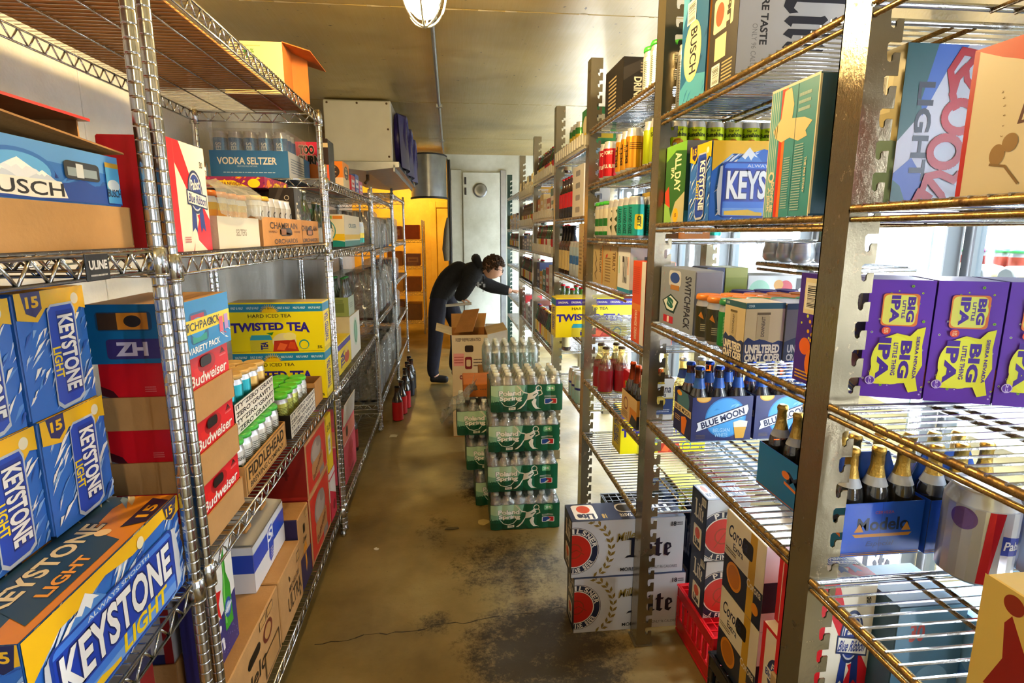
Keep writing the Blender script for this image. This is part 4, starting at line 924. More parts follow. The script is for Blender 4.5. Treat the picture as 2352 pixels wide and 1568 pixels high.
def lite_letters(a, x, y, w, h, c):
    # heavy black-letter style word: tall L, i, t, e with pointed feet
    def P(pts): a.poly([(x + p[0] * w, y + p[1] * h) for p in pts], c); a.layer -= 1
    P([(0.03, 0.92), (0.10, 1.0), (0.30, 0.98), (0.27, 0.9), (0.27, 0.16), (0.36, 0.12), (0.42, 0.2), (0.44, 0.06), (0.34, -0.04), (0.10, 0.02), (0.0, -0.02), (0.05, 0.1), (0.13, 0.14), (0.13, 0.88)])
    P([(0.45, 0.62), (0.51, 0.68), (0.58, 0.6), (0.58, 0.12), (0.63, 0.1), (0.55, -0.02), (0.47, 0.06), (0.47, 0.56)]); P([(0.46, 0.80), (0.52, 0.90), (0.58, 0.80), (0.52, 0.72)])
    P([(0.66, 0.86), (0.74, 0.94), (0.745, 0.7), (0.81, 0.7), (0.79, 0.6), (0.745, 0.6), (0.745, 0.14), (0.80, 0.12), (0.74, -0.02), (0.655, 0.06), (0.655, 0.6), (0.62, 0.6), (0.64, 0.68), (0.66, 0.7)])
    P([(0.84, 0.56), (0.90, 0.68), (0.98, 0.62), (1.0, 0.42), (0.92, 0.30), (0.92, 0.14), (0.99, 0.16), (0.93, -0.02), (0.84, 0.06)]); a.layer += 1
    a.poly([(x + p[0] * w, y + p[1] * h) for p in ((0.91, 0.56), (0.95, 0.52), (0.95, 0.42), (0.91, 0.38))], '#b9bcc2')
def wheat(a, cx, cy, rx, ry, t0, t1, c, n=11):
    a.layer += 1
    A = a.W / a.H
    for k in range(n):
        t = math.radians(t0 + (t1 - t0) * k / (n - 1)); x, y = cx + rx * math.cos(t), cy + ry * math.sin(t)
        for sgn in (-1, 1):
            q = t + PI / 2 + sgn * 0.55; L = rx * 0.22
            dx, dy = math.cos(q) * L, math.sin(q) * L * A; nx, ny = -math.sin(q) * L * 0.2, math.cos(q) * L * 0.2 * A
            a._emit([(x, y), (x + dx * .5 + nx, y + dy * .5 + ny), (x + dx, y + dy), (x + dx * .5 - nx, y + dy * .5 - ny)], c)
def pilsner_seal(a, cx, cy, r, full=True):
    a.ell(cx, cy, r, None, '#1a2440', 40); a.ell(cx, cy, r * 0.98, None, '#f0ece2', 40); a.ell(cx, cy, r * 0.955, None, '#1a2440', 40)
    a.ell(cx, cy, r * 0.72, None, '#f0ece2', 36); a.ell(cx, cy, r * 0.68, None, '#c82a20', 36); a.stroke([(cx + r * .3 * math.cos(t * .5), cy + r * .3 * math.sin(t * .5) * a.W / a.H) for t in range(13)], r * .05, '#9c3a1e'); a.stroke([(cx - r * .3, cy - r * .3), (cx + r * .1, cy + r * .1), (cx + r * .4, cy - r * .3)], r * .04, '#9c3a1e')
    a.arc_text('PILSNER', cx, cy, r * 0.84, 116, 8, r * 0.2, '#f4f0e6', 0.03); a.arc_text('A FINE BEER', cx, cy, r * 0.84, 240, 330, r * 0.2, '#f4f0e6', 0.03, flip=True)
def lite_face(a):
    a.rect(0, 0, 100, 100, '#cfd2d8'); pilsner_seal(a, 2, 48, 22); wheat(a, 6, 48, 29, 56, -62, 62, '#8a7330')
    a.text('Miller', 50, 71, 20, 15, '#8a7330', 0.012, shear=.35, rot=10); lite_letters(a, 47, 31, 42, 36, '#15192a'); a.text('MORE TASTE', 57, 10, 27, 6.5, '#15192a', 0.02); a.text('ONLY 96 CALORIES', 83, 11, 24, 5, '#555a66'); a.text('18', 90, 88, 4.5, 8, '#15192a', 0.03); small_text(a, 93, 85, 6, 7, 2, '#15192a')
def lite_top(a):
    a.rect(0, 0, 100, 100, '#1b2440'); a.rrect(4, 10, 20, 82, 3, '#efe9dc'); a.ell(14, 66, 6, 22, '#d8502a'); a.text('Lite', 14, 26, 15, 30, '#1b2440', 0.05, rot=180); a.text('18', 30, 24, 4, 24, '#c9a24a', 0.03, rot=180); a.rrect(43, 40, 24, 50, 6, '#b9b2a2'); a.rrect(44, 44, 22, 40, 6, '#2a2420'); a.text('MORE TASTE', 55, 24, 22, 16, '#efe9dc', 0.02, rot=180); lite_letters(a, 94, 84, -22, -60, '#d8d6d2')
def lite_end(a):
    a.rect(0, 0, 100, 100, '#161c33'); lite_letters(a, 20, 56, 60, 30, '#e8e2d4'); a.rrect(24, 8, 52, 36, 6, '#e9e1cc'); a.ell(50, 32, 16, 9, '#d8502a'); a.text('Lite', 50, 17, 36, 12, '#161c33', 0.05); barcode(a, 66, 84, 26, 12)
def lite_end2(a):
    a.rect(0, 0, 100, 100, '#2a2118'); a.text('Lite', 52, 86, 60, 20, '#e6d9b4', 0.05, rot=0); a.rrect(12, 44, 70, 26, 5, '#e8d8aa'); a.ell(34, 57, 15, 9, '#d8502a'); a.text('Lite', 66, 57, 26, 14, '#2a2118', 0.06, rot=90); a.rect(22, 22, 40, 18, '#e4d29a'); barcode(a, 14, 3, 30, 16, vert=True); small_text(a, 52, 3, 36, 16, 6, '#cdbb84')
def corona_face(a):
    a.rect(0, 0, 100, 100, '#e6dcc2'); a.rect(0, 0, 100, 44, '#1d2436'); a.rect(64, 0, 16, 100, '#c99a2a'); a.rrect(46, 66, 26, 20, 5, '#0e0f14'); a.text('Corona', 34, 78, 50, 16, '#1d2a4a', 0.015, shear=.15); a.text('Extra', 36, 62, 26, 9, '#1d2a4a', 0.01); a.ell(30, 26, 20, None, '#d9861f'); a.ell(30, 26, 16, None, '#b86a14'); a.text('Corona', 80, 40, 34, 10, '#e6dcc2', 0.02); a.ell(86, 18, 8, None, '#d9861f'); small_text(a, 4, 50, 28, 6, 2, '#6a6048')
def corona_end(a): a.rect(0, 0, 100, 100, '#f0eeea'); a.rect(0, 22, 100, 36, '#1d2436'); a.text('18', 72, 86, 24, 12, '#1d2436', 0.03); a.text('18', 70, 12, 24, 12, '#1d2436', 0.03)
def corona_pack(a):
    a.rect(0, 0, 100, 100, '#ecebe4'); a.rect(0, 0, 100, 46, '#24407c'); a.rect(0, 44, 100, 3, '#c8b25a'); a.text('Corona', 48, 72, 84, 22, '#1d2a4a', 0.012, shear=.1); a.text('Extra', 50, 56, 44, 12, '#1d2a4a', 0.01); a.ell(50, 36, 20, None, '#d9b93a'); a.ell(50, 36, 16, None, '#e8cf6a'); a.text('15', 50, 36, 12, 8, '#a8842a'); small_text(a, 14, 6, 72, 10, 2, '#cfd6e6'); a.poly([(34, 86), (42, 96), (50, 88), (58, 96), (66, 86)], '#d9b93a')
def blue_moon(a):
    a.rect(0, 0, 100, 100, '#23285c'); a.ell(56, 52, 34, 46, '#2f7fc4'); a.ell(56, 52, 32, 43, '#4aa3e0'); streaks(a, 12, ['#7cc2ee', '#3a8ed0'], 30, 84, 20, 84, seed=3, ang=10, lw=(2, 5), ll=(8, 14)); a.ell(18, 98, 12, 10, '#f0a020'); a.ell(18, 98, 10, 8, '#f6c860')
    a.poly([(6, 20), (10, 34), (7, 44), (92, 84), (95, 72), (93, 58)], '#1a2048'); a.poly([(8, 22), (11, 33), (9, 42), (91, 81), (93, 71), (91, 60)], '#f2f3f4'); a.text('BLUE MOON', 51, 51.5, 74, 15, '#1d2446', 0.035, rot=18.5, shear=0.04); a.text('BELGIAN', 50, 24, 28, 9, '#a7d6f2', 0.02); a.text('WHITE', 50, 13, 22, 9, '#a7d6f2', 0.02)
    a.poly([(74, 4), (70, 34), (92, 36), (88, 4)], '#e0a83a'); a.poly([(70, 30), (69, 42), (80, 46), (93, 43), (92, 30)], '#f4ead0'); small_text(a, 8, 6, 16, 9, 3, '#6a5a4a')
def blue_moon_end(a): a.rect(0, 0, 100, 100, '#23285c'); a.ell(50, 78, 34, 30, '#4a7a8c'); a.rect(4, 50, 92, 15, '#e6cf9a'); a.text('BLUE MOON', 50, 57, 84, 10, '#2a2440', 0.03); a.poly([(50, 4), (44, 40), (66, 46), (76, 40), (66, 4)], '#ef7d1c'); small_text(a, 8, 26, 30, 14, 3, '#d9a86a'); a.ell(28, 92, 14, 6, '#f0a020')
def modelo(a):
    a.rect(0, 0, 100, 100, '#1d54c8'); a.rect(47, 0, 0.8, 100, '#17429e'); a.text('Modelo', 50, 60, 66, 24, '#101c3a', 0.025); a.poly([(12, 42), (88, 42), (84, 36), (16, 36)], '#c98a2a'); a.poly([(14, 46), (20, 62), (26, 46)], '#c98a2a'); a.poly([(74, 46), (80, 62), (86, 46)], '#c98a2a'); a.text('Especial', 48, 22, 34, 12, '#143a90', 0.01, shear=.3); a.rect(0, 2, 100, 2, '#b07a3a'); a.rect(0, 6, 100, 1, '#b07a3a'); a.text('CERVEZA', 50, 82, 24, 5, '#a04a6a', 0.01)
def modelo_side(a): a.rect(0, 0, 100, 100, '#1e6fa8'); a.text('M', 78, 62, 26, 24, '#101c3a', 0.04); a.poly([(60, 50), (96, 42), (96, 36), (60, 44)], '#e0762a'); a.ell(62, 64, 8, 8, '#e0762a'); a.rect(0, 3, 100, 2, '#c05a3a')
def big_ipa(a):
    a.rect(0, 0, 100, 100, '#6534b4'); dots(a, 34, ['#d6e03a', '#8fc23c', '#cfc0ee'], (0.8, 2.6), 6, ring='#4f8a2c'); 
    a.rrect(22, 62, 56, 27, 6, '#e07a3a'); a.rrect(24, 63, 50, 25, 8, '#e2e06a'); a.ell(54, 76, 22, 11, '#dfe86a'); a.text('BIG', 66, 76, 21, 12, '#4a2a9a', 0.05, rot=-90); a.text('IPA', 42, 76, 23, 14, '#4a2a9a', 0.05, rot=-90); a.text('LITTLE', 55, 76, 15, 5, '#4a2a9a', 0.03, rot=-90)
    a.poly([(14, 20), (20, 40), (32, 52), (50, 56), (70, 54), (80, 60), (92, 62), (90, 46), (94, 30), (86, 20), (92, 8), (78, 6), (70, 14), (40, 12), (22, 12)], '#e6e63c'); a.ell(48, 33, 34, 21, '#e9ee4a')
    a.text('BIG', 66, 34, 32, 17, '#4a2a9a', 0.05, rot=-90); a.text('IPA', 33, 34, 36, 19, '#4a2a9a', 0.05, rot=-90); a.text('LITTLE THING', 50, 34, 28, 7, '#4a2a9a', 0.03, rot=-90); a.text('SIERRA NEVADA', 83, 36, 36, 5, '#4a2a9a', 0.03, rot=-90); a.ell(16, 15, 8, None, '#cfc0ee'); a.ell(16, 15, 6.6, None, '#6534b4'); a.text('22', 16, 15, 8, 4, '#cfc0ee', 0.03, rot=-90); a.ell(32, 58, 7, None, '#e0523a'); a.text('9.0%', 32, 58, 4, 7, '#f0d0a0', 0.02, rot=-90)
def big_side(a):
    a.rect(0, 0, 100, 100, '#43218c'); a.rect(20, 64, 56, 32, '#e9dcb0'); barcode(a, 26, 68, 44, 24, vert=True); dots(a, 12, ['#f0b41c', '#d6e03a'], (3, 6), 12, (15, 85, 22, 62)); a.ell(40, 34, 22, None, '#ef6a1c'); a.ell(76, 20, 30, 14, '#ef7a1c'); small_text(a, 10, 3, 70, 9, 3, '#f0b41c')
def coors(a):
    a.rect(0, 0, 100, 100, '#b3bdd4'); a.poly([(0, 100), (36, 100), (20, 76), (14, 56), (0, 40)], '#2a5a62'); a.poly([(22, 100), (44, 100), (30, 84), (16, 56), (14, 66)], '#3a64b8'); a.poly([(70, 100), (100, 100), (100, 74), (88, 90)], '#3a74d0'); a.poly([(0, 0), (30, 0), (22, 18), (12, 30), (0, 20)], '#3a5ab0'); a.poly([(0, 0), (12, 0), (6, 12), (0, 16)], '#2a5a62'); a.poly([(44, 0), (100, 0), (100, 20), (70, 14)], '#4a6ac0')
    a.text('LIGHT', 17, 46, 62, 12, '#2a3348', 0.03, rot=-90)
    R = '#a3102a'; A = a.W / a.H
    def loop(cx, cy, rx, ry, w_): a.stroke([(cx + rx * math.cos(2 * PI * k / 22), cy + ry * math.sin(2 * PI * k / 22)) for k in range(23)], w_, R)
    # script word running downwards: C, o, o, r, s
    n0 = len(a.polys)
    a.stroke([(66, 74), (60, 79), (58, 86), (64, 92), (74, 90), (84, 82), (88, 74), (84, 66), (76, 66), (74, 72), (78, 76), (84, 74)], 4.5, R); a.stroke([(58, 86), (52, 80), (50, 70), (54, 62)], 5.5, R); a.stroke([(50, 72), (46, 84), (54, 96), (70, 94)], 5, R); a.stroke([(88, 82), (84, 90), (92, 92)], 4, R)
    loop(58, 56, 12, 9, 5.5); loop(50, 34, 12, 9, 5.5); a.stroke([(66, 46), (72, 48)], 4, R)
    a.stroke([(36, 10), (38, 18), (48, 20), (60, 16), (64, 20)], 5, R); a.stroke([(40, 16), (52, 6), (58, -4)], 5, R); a.stroke([(30, 0), (34, 8), (42, 4)], 6, R)
    a.polys = a.polys[:n0] + [([(p[0] * 0.92 - 10, p[1]) for p in q], c, L) for q, c, L in a.polys[n0:]]
def red_box(a):
    a.rect(0, 0, 100, 100, '#e8d9b4'); a.rect(0, 0, 3, 100, '#c41620'); a.poly([(0, 100), (100, 100), (100, 70), (40, 78), (16, 90)], '#d9431c'); a.poly([(32, 64), (92, 70), (92, 50), (29, 44)], '#5a2a1e'); a.poly([(33.5, 62), (90, 68), (90, 52), (31, 46)], '#e8d9b4'); a.text('BLUE RIBBON', 61, 57, 50, 11, '#5a2a1e', 0.04, rot=4)
    wheat(a, 17, 44, 5, 26, -60, 60, '#8a6a3a', 9); a.ell(21, 26, 4, 7, '#a07a44'); a.ell(27, 33, 4, 6, '#a07a44'); a.stroke([(18, 20), (26, 18), (34, 6)], 1.2, '#8a6a3a')
def jerk(a):
    a.rect(0, 0, 100, 100, '#e4dcba'); a.rect(2, 0, 96, 98, '#3f949a'); a.rect(24, 0, 7, 98, '#d8301c'); a.rect(31, 0, 6, 98, '#ec7a2a'); a.rect(2, 0, 20, 98, '#5aa6a4'); a.layer += 1
    for k in range(4): a.rect(5 + k * 4.4, 0, 1.2, 98, '#cfe0cc'); a.layer -= 1
    a.poly([(30, 96), (44, 97), (52, 84), (50, 74), (76, 72), (92, 68), (80, 62), (84, 58), (66, 56), (48, 60), (30, 58), (16, 62), (10, 68), (26, 76)], '#f0d394'); small_text(a, 62, 76, 24, 16, 3, '#a9c7bd'); a.rect(58, 0, 0.8, 98, '#2a6a70')
    a.text("DON'T BE", 19, 16, 24, 7, '#eae0be', 0.04, rot=-90); a.text('A JERK', 10, 14, 20, 7, '#eae0be', 0.04, rot=-90); a.ell(14, 32, 7, None, '#eae0be'); a.ell(14, 32, 4, None, '#3f949a'); small_text(a, 40, 6, 14, 40, 22, '#a9c7bd', 4); small_text(a, 62, 4, 18, 50, 26, '#a9c7bd', 5); a.text('THE MKS STORY', 86, 30, 26, 4, '#eae0be', 0.03, rot=-90)
def all_day(a):
    a.rect(0, 0, 100, 100, '#2c6426'); a.poly([(0, 100), (100, 100), (100, 88), (50, 92), (0, 80)], '#78b43a'); a.text('ALL DAY', 62, 64, 50, 30, '#e9e2b8', 0.03, rot=-90); a.text('IPA', 36, 64, 14, 16, '#e9e2b8', 0.03, rot=-90); a.poly([(0, 40), (20, 48), (30, 20), (10, 12)], '#d8402a'); a.poly([(30, 0), (100, 0), (100, 38), (56, 26)], '#b9b48a'); a.poly([(0, 0), (40, 0), (26, 20), (0, 26)], '#8fbe5a'); a.ell(60, 9, 14, None, '#f0b41c'); a.text('15', 60, 9, 10, 5, '#333', 0.02)
def all_day_w(a):
    a.rect(0, 0, 100, 100, '#27482f'); a.poly([(0, 100), (100, 100), (100, 70), (0, 84)], '#6f6a5a'); streaks(a, 24, ['#3d6a3a', '#1d3422', '#5a7a4a', '#6a4a2a'], seed=6, lw=(4, 10), ll=(10, 26)); a.rect(0, 0, 100, 14, '#2f7a86')
def switchpac(a):
    a.rect(0, 0, 100, 100, '#8d96a4'); a.text('SWITCHPACK', 82, 48, 84, 17, '#2a2c3c', 0.03, rot=-90); a.poly([(8, 42), (34, 56), (58, 46), (46, 24), (22, 26)], '#1c3a38'); a.poly([(12, 42), (34, 53), (53, 45), (43, 28), (24, 29)], '#e9efe9'); a.text('S', 33, 41, 20, 17, '#1f6a5a', 0.08, rot=-10); a.rrect(26, 70, 36, 26, 5, '#c9cdd4'); a.ell(44, 84, 14, 9, '#2a4a9a'); a.rect(32, 64, 26, 8, '#b07a3a'); a.rect(14, 6, 30, 12, '#c41f2f'); a.rect(26, 7, 6, 10, '#f2e8e0'); streaks(a, 8, ['#d33', '#eee'], 0, 20, 50, 92, ang=60, lw=(2, 4), ll=(8, 16))
def downeast(a):
    a.rect(0, 0, 100, 100, '#cdb98c'); a.rect(0, 90, 100, 10, '#2f5a62'); a.text('CIDER', 14, 95, 16, 4, '#cfe0dc', 0.02); a.poly([(0, 0), (100, 0), (100, 34), (88, 36), (74, 32), (60, 35), (44, 40), (26, 36), (10, 42), (0, 34)], '#20305c'); a.poly([(30, 40), (30, 76), (34, 82), (58, 82), (62, 76), (62, 36)], '#b9a67a'); a.rect(29, 80, 34, 4, '#6a5a3a'); a.text('DOWNEAST', 46, 60, 34, 9, '#4a4030', 0.02, rot=90); a.text('UNFILTERED', 48, 22, 88, 15, '#f2e9d2', 0.045, ol='#6a4a24', olw=0.02); a.text('CRAFT CIDER', 50, 7, 92, 13, '#f2e9d2', 0.045, ol='#6a4a24', olw=0.02)
def downeast_dark(a): a.rect(0, 0, 100, 100, '#6a625c'); a.rect(0, 90, 100, 10, '#22384a'); a.poly([(0, 0), (100, 0), (100, 36), (60, 34), (30, 42), (0, 34)], '#1a2440'); a.text('UNFILTERED', 52, 22, 86, 14, '#d8d2c6', 0.04); a.text('CRAFT CIDER', 52, 7, 88, 12, '#d8d2c6', 0.04); a.rect(60, 70, 30, 3, '#4a443e')
def upper_pass(a): a.rect(0, 0, 100, 100, '#9aa22e'); a.rect(0, 84, 100, 16, '#b3b84a'); a.text('UPPER PASS', 50, 56, 74, 12, '#243018', 0.03); a.text('BEER COMPANY', 50, 42, 50, 6, '#3a4420')
def upper_navy(a): a.rect(0, 0, 100, 100, '#2a3458'); barcode(a, 50, 20, 34, 60, vert=True); a.text('Peregrine', 20, 60, 40, 10, '#9aa6c4', 0.01, rot=-90)
def upper_white(a): a.rect(0, 0, 100, 100, '#e8ece8'); a.ell(20, 70, 18, None, '#a9e0c4'); a.ell(64, 76, 12, None, '#d83a4a'); a.ell(52, 82, 8, None, '#e8a83a'); a.poly([(22, 10), (42, 62), (66, 10)], '#f4f4f2'); a.stroke([(26, 12), (42, 52), (60, 12)], 3, '#222'); a.stroke([(34, 12), (42, 34), (52, 12)], 2.4, '#222'); a.rect(82, 0, 18, 94, '#25282e'); a.ell(91, 70, 5, None, '#eee'); a.text('HAZY', 91, 26, 34, 9, '#4ac0e0', 0.03, rot=-90); a.poly([(70, 20), (80, 30), (80, 60), (72, 64)], '#3a62c4')
def cola_orange(a): a.rect(0, 0, 100, 100, '#e2501c'); a.rect(70, 0, 30, 100, '#e9e6e0'); a.rect(0, 40, 70, 8, '#ec8a2a'); a.text('ORANGE CREAM', 36, 22, 36, 20, '#f4d9c0', 0.03, rot=-90); small_text(a, 6, 60, 50, 34, 14, '#c93a14'); a.rect(70, 20, 4, 60, '#d8d0c8')
def white_claw(a): a.rect(0, 0, 100, 100, '#c9b27a'); a.text('WHITE CLAW', 78, 60, 62, 20, '#2a2420', 0.03, rot=-90); a.stroke([(20, 80), (40, 60), (24, 50), (44, 34), (22, 24), (40, 10)], 5, '#6a5a3a'); a.rect(92, 0, 8, 100, '#d98a1c')
def truly_box(a): a.rect(0, 0, 100, 100, '#c7ad72'); a.text('TRULY', 80, 60, 44, 22, '#6a4a24', 0.04, rot=-90); small_text(a, 10, 10, 44, 60, 9, '#8a6a3a'); dots(a, 4, ['#c4342a'], (3, 5), 4, (14, 60, 70, 92))
def truly_white(a): a.rect(0, 0, 100, 100, '#e9edf0'); a.text('TRULY', 60, 50, 44, 60, '#2a2c34', 0.04, rot=0); a.rect(0, 0, 100, 8, '#2a9ac4'); a.rect(8, 40, 10, 40, '#b9dccc'); a.rect(82, 40, 10, 40, '#f0c0b4')
def high_life(a): a.rect(0, 0, 100, 100, '#d6b75c'); a.poly([(16, 82), (24, 62), (60, 66), (60, 8), (30, 24), (14, 22), (8, 20), (15, 48), (13, 74)], '#8a1a14'); a.text('High', 38, 52, 20, 16, '#e9cf8a', 0.03, shear=.2); a.text('HIGH LIFE', 40, 34, 30, 9, '#e9cf8a', 0.03); a.ell(16, 90, 5, None, '#8a2a14'); small_text(a, 24, 86, 18, 8, 3, '#9a7a34')
def blue_light(a): a.rect(0, 0, 100, 100, '#8fbcd8'); a.poly([(0, 40), (40, 60), (70, 40), (100, 66), (100, 0), (0, 0)], '#6aa0c4'); a.ell(60, 34, 26, None, '#5a86c4'); a.ell(60, 34, 23, None, '#d9e6ee'); a.text('12', 22, 86, 14, 12, '#f0f4f6', 0.03)
def blue_dark(a): a.rect(0, 0, 100, 100, '#54788c'); a.text('30', 30, 80, 22, 14, '#b3443a', 0.03); a.ell(60, 40, 26, None, '#7a9aac'); small_text(a, 16, 10, 60, 20, 4, '#3a5464')
def yellow_box(a): a.rect(0, 0, 100, 100, '#c9bc4c'); a.text('Lemon', 50, 66, 60, 14, '#5a5414', 0.02, shear=.2); a.ell(50, 40, 24, None, '#e2d77a'); a.ell(50, 40, 16, None, '#a89a2c'); small_text(a, 20, 6, 60, 12, 3, '#6a6424')
def rack_small(a, c1='#b33', c2='#eee'): a.rect(0, 0, 100, 100, c1); a.rect(12, 30, 76, 44, c2); a.rect(24, 44, 52, 14, c1); small_text(a, 16, 8, 60, 14, 2, c2)
def white_pills(a):
    a.rect(0, 0, 100, 100, '#e6e2d8'); a.layer += 1
    for k in range(4): a.rrect(30, 8 + 24 * k, 40, 11, 4, '#8d8f96'); a.layer -= 1
def sierra_side(a): a.rect(0, 0, 100, 100, '#3a8a4a'); a.ell(50, 56, 36, 26, '#e9dcae'); a.rect(10, 20, 80, 18, '#e9c43a')
def carefree(a):
    a.rect(0, 0, 100, 100, '#d6c096'); a.text('KEEP REFRIGERATED', 46, 92, 70, 6, '#4a3a34', 0.02); a.rrect(36, 70, 24, 12, 5, '#2a1c14'); a.rect(4, 46, 30, 22, '#e0968a'); small_text(a, 6, 50, 26, 14, 3, '#a8443a'); a.rrect(36, 40, 20, 22, 5, '#7a1a22'); a.rrect(40, 45, 12, 12, 3, '#d6c096'); small_text(a, 60, 44, 34, 16, 3, '#5a463a'); a.text('cage free', 52, 26, 64, 14, '#7a1a22', 0.03)
def carefree_end(a): a.rect(0, 0, 100, 100, '#e4dccc'); a.rrect(20, 40, 38, 44, 8, '#8a1f2a'); a.rrect(30, 52, 18, 20, 5, '#e4dccc')
def brown18(a): a.text('18', 16, 70, 12, 40, '#5a3414', 0.03); small_text(a, 26, 50, 50, 20, 1, '#7a4a1c')
# can wraps
def c_text(txt, col, bg=None, rot=-90):
    def F(a):
        if bg: a.rect(0, 0, 100, 100, bg)
        a.text(txt, 50, 50, 76, 30, col, 0.03, rot=rot)
    F.__name__ = 'can_' + txt.replace(' ', '_') + col; return F
def c_ipa(a): a.rect(0, 0, 100, 100, '#e6e4da'); a.text('FIDDLEHEAD', 50, 82, 60, 10, '#2a3a2a', 0.02); a.text('IPA', 52, 46, 74, 40, '#1f4a32', 0.05); a.ell(78, 12, 14, None, '#4fae3c')
def c_smalltext(a): a.rect(0, 0, 100, 100, '#e6e4da'); small_text(a, 20, 12, 60, 76, 14, '#4a5a4a')
def c_green(a): a.rect(0, 0, 100, 100, '#c8cf6a'); small_text(a, 10, 30, 80, 60, 12, '#4a5a24'); a.text('LEGRANY', 16, 50, 70, 16, '#2a3a1a', 0.02, rot=90)
def c_teal(a): a.rect(0, 0, 100, 100, '#1f9aa4'); a.ell(66, 18, 22, 20, '#e2c62a'); a.poly([(46, 6), (60, 40), (70, 20), (84, 34), (90, 6)], '#2a7a3a'); a.ell(62, 32, 7, None, '#22301a')
def c_dark(a): a.rect(0, 0, 100, 100, '#46422a'); a.poly([(30, 70), (40, 86), (50, 60)], '#e8912a'); a.ell(68, 74, 14, None, '#1f1c14'); a.ell(68, 74, 6, None, '#e8912a'); small_text(a, 40, 20, 40, 26, 4, '#c9bf8a')
def c_greenv(a): a.rect(0, 0, 100, 100, '#2a9a4a'); small_text(a, 34, 10, 30, 80, 18, '#bfe0b4')
def c_sunshine(a): a.rect(0, 0, 100, 100, '#b4c41a'); a.text('Sip of', 50, 92, 40, 9, '#232a0c', 0.02); a.text('Sunshine', 50, 80, 80, 13, '#232a0c', 0.04); a.ell(50, 48, 26, None, '#a8641a'); a.ell(50, 48, 18, None, '#c9902a')
def c_pbr(a): a.rect(0, 0, 100, 100, '#c6c8d2'); a.poly([(44, 100), (60, 100), (50, 0), (40, 0)], '#c4202e'); a.poly([(60, 70), (100, 60), (100, 36), (60, 44)], '#2a3f9c'); a.text('Pabst', 80, 54, 34, 12, '#f0f0f4', 0.02, rot=-8); a.ell(20, 84, 14, None, '#7a5a9a')
def c_red(a): a.rect(0, 0, 100, 100, '#b51320'); a.text('FORT', 50, 86, 50, 14, '#f0d8c8', 0.04); a.text('BETUL RUBY', 50, 36, 84, 14, '#f0e0d0', 0.04)
def c_gold(a): a.rect(0, 0, 100, 100, '#c98a1c'); a.layer += 1; [(a.rect(40, 78 - k * 6, 60, 2.5, '#4a2a0c')) for k in range(4)]; a.text('BELL', 20, 50, 70, 24, '#3a240c', 0.03, rot=90)
def c_blue(a): a.rect(0, 0, 100, 100, '#2f6ea6'); a.ell(60, 40, 28, None, '#e08a1c'); a.ell(60, 40, 16, None, '#f0c04a')
def c_whiteleaf(a): a.rect(0, 0, 100, 100, '#e2dcc4'); a.stroke([(50, 10), (40, 30), (60, 44), (40, 58), (58, 72), (46, 90)], 10, '#3a4a2a')
def c_zero(a): a.rect(0, 0, 100, 100, '#2aa896'); a.text('ZERO GRAVITY', 34, 50, 90, 18, '#17403a', 0.03, rot=90); a.rrect(56, 20, 40, 50, 8, '#f0cf2a'); a.text('CITY', 76, 46, 36, 18, '#1a3a30', 0.05, rot=-90)
def c_busch(a): a.rect(0, 0, 100, 100, '#2a4ab0'); a.text('BUSCH', 50, 60, 80, 20, '#e8ecf4', 0.04); a.rect(0, 0, 100, 30, '#b9c4dc')
# ------------------------------------------------------------------ goods on the wire racks (left)
DZ = 0.0085
def box3(name, label, x0, x1, y0, y1, z0, z1, cols, arts=None, **k):
    return carton(name, label, ((x0 + x1) / 2, (y0 + y1) / 2, z0), (x1 - x0, y1 - y0, z1 - z0), cols, arts, **k)
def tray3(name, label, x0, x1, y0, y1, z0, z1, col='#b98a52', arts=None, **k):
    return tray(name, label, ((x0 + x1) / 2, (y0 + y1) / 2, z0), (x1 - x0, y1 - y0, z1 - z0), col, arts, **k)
def keystone_vert(a, seed=3):
    a.rect(0, 0, 100, 100, KB); streaks(a, 90, ['#ffffff', '#ffffff', '#8fb8ec', '#5c93dd', '#1d4fb0', '#cfe0f7'], seed=seed, ll=(10, 30), lw=(3, 7), ang=40)
    a.poly([(0, 100), (100, 100), (100, 80), (90, 82), (82, 76), (70, 84), (40, 86), (26, 76), (0, 80)], KY); a.ell(84, 90, 6, None, '#f3ead0')
    a.poly([(8, 100), (34, 100), (34, 86), (24, 80), (12, 84)], '#2a2560'); a.text('15', 22, 92, 17, 9, KY, 0.04)
    a.poly([(36, 6), (40, 84), (46, 88), (78, 88), (82, 82), (80, 6), (70, 2), (44, 1)], '#b9c3d2'); a.poly([(38, 9), (41, 82), (46, 86), (77, 86), (80, 80), (78, 9), (70, 5), (45, 4)], '#1c46b8'); a.rect(52, 12, 25, 70, '#16369c')
    a.text('KEYSTONE', 65, 46, 64, 24, '#eef0f4', 0.035, rot=-90, ol='#0c1f6a'); a.text('LIGHT', 46, 40, 26, 12, '#f5d312', 0.03, rot=-90)
BLUE = {'all': '#2d6cc8', 'top': '#d98a1c', 'bot': '#2d6cc8'}
z = 0.785 + DZ
box3('beer_case', 'blue and yellow beer case lying along the shelf edge, lowest in the chrome rack', -0.745, -0.600, 0.745, 1.195, z, z + 0.205, BLUE, {'+x': keystone_face, '-y': keystone_end, 'top': (keystone_top, 3)})
box3('beer_case', 'blue beer case lying behind the shelf-edge case, under the standing cases', -1.05, -0.750, 0.62, 1.195, z, z + 0.205, BLUE, {'top': keystone_top})
zz = z + 0.2115
box3('beer_case', 'blue beer case standing on end, lower of two beside the rack post', -0.98, -0.725, 1.022, 1.202, zz, zz + 0.218, {'all': KB, 'top': KY}, {'+x': keystone_vert})
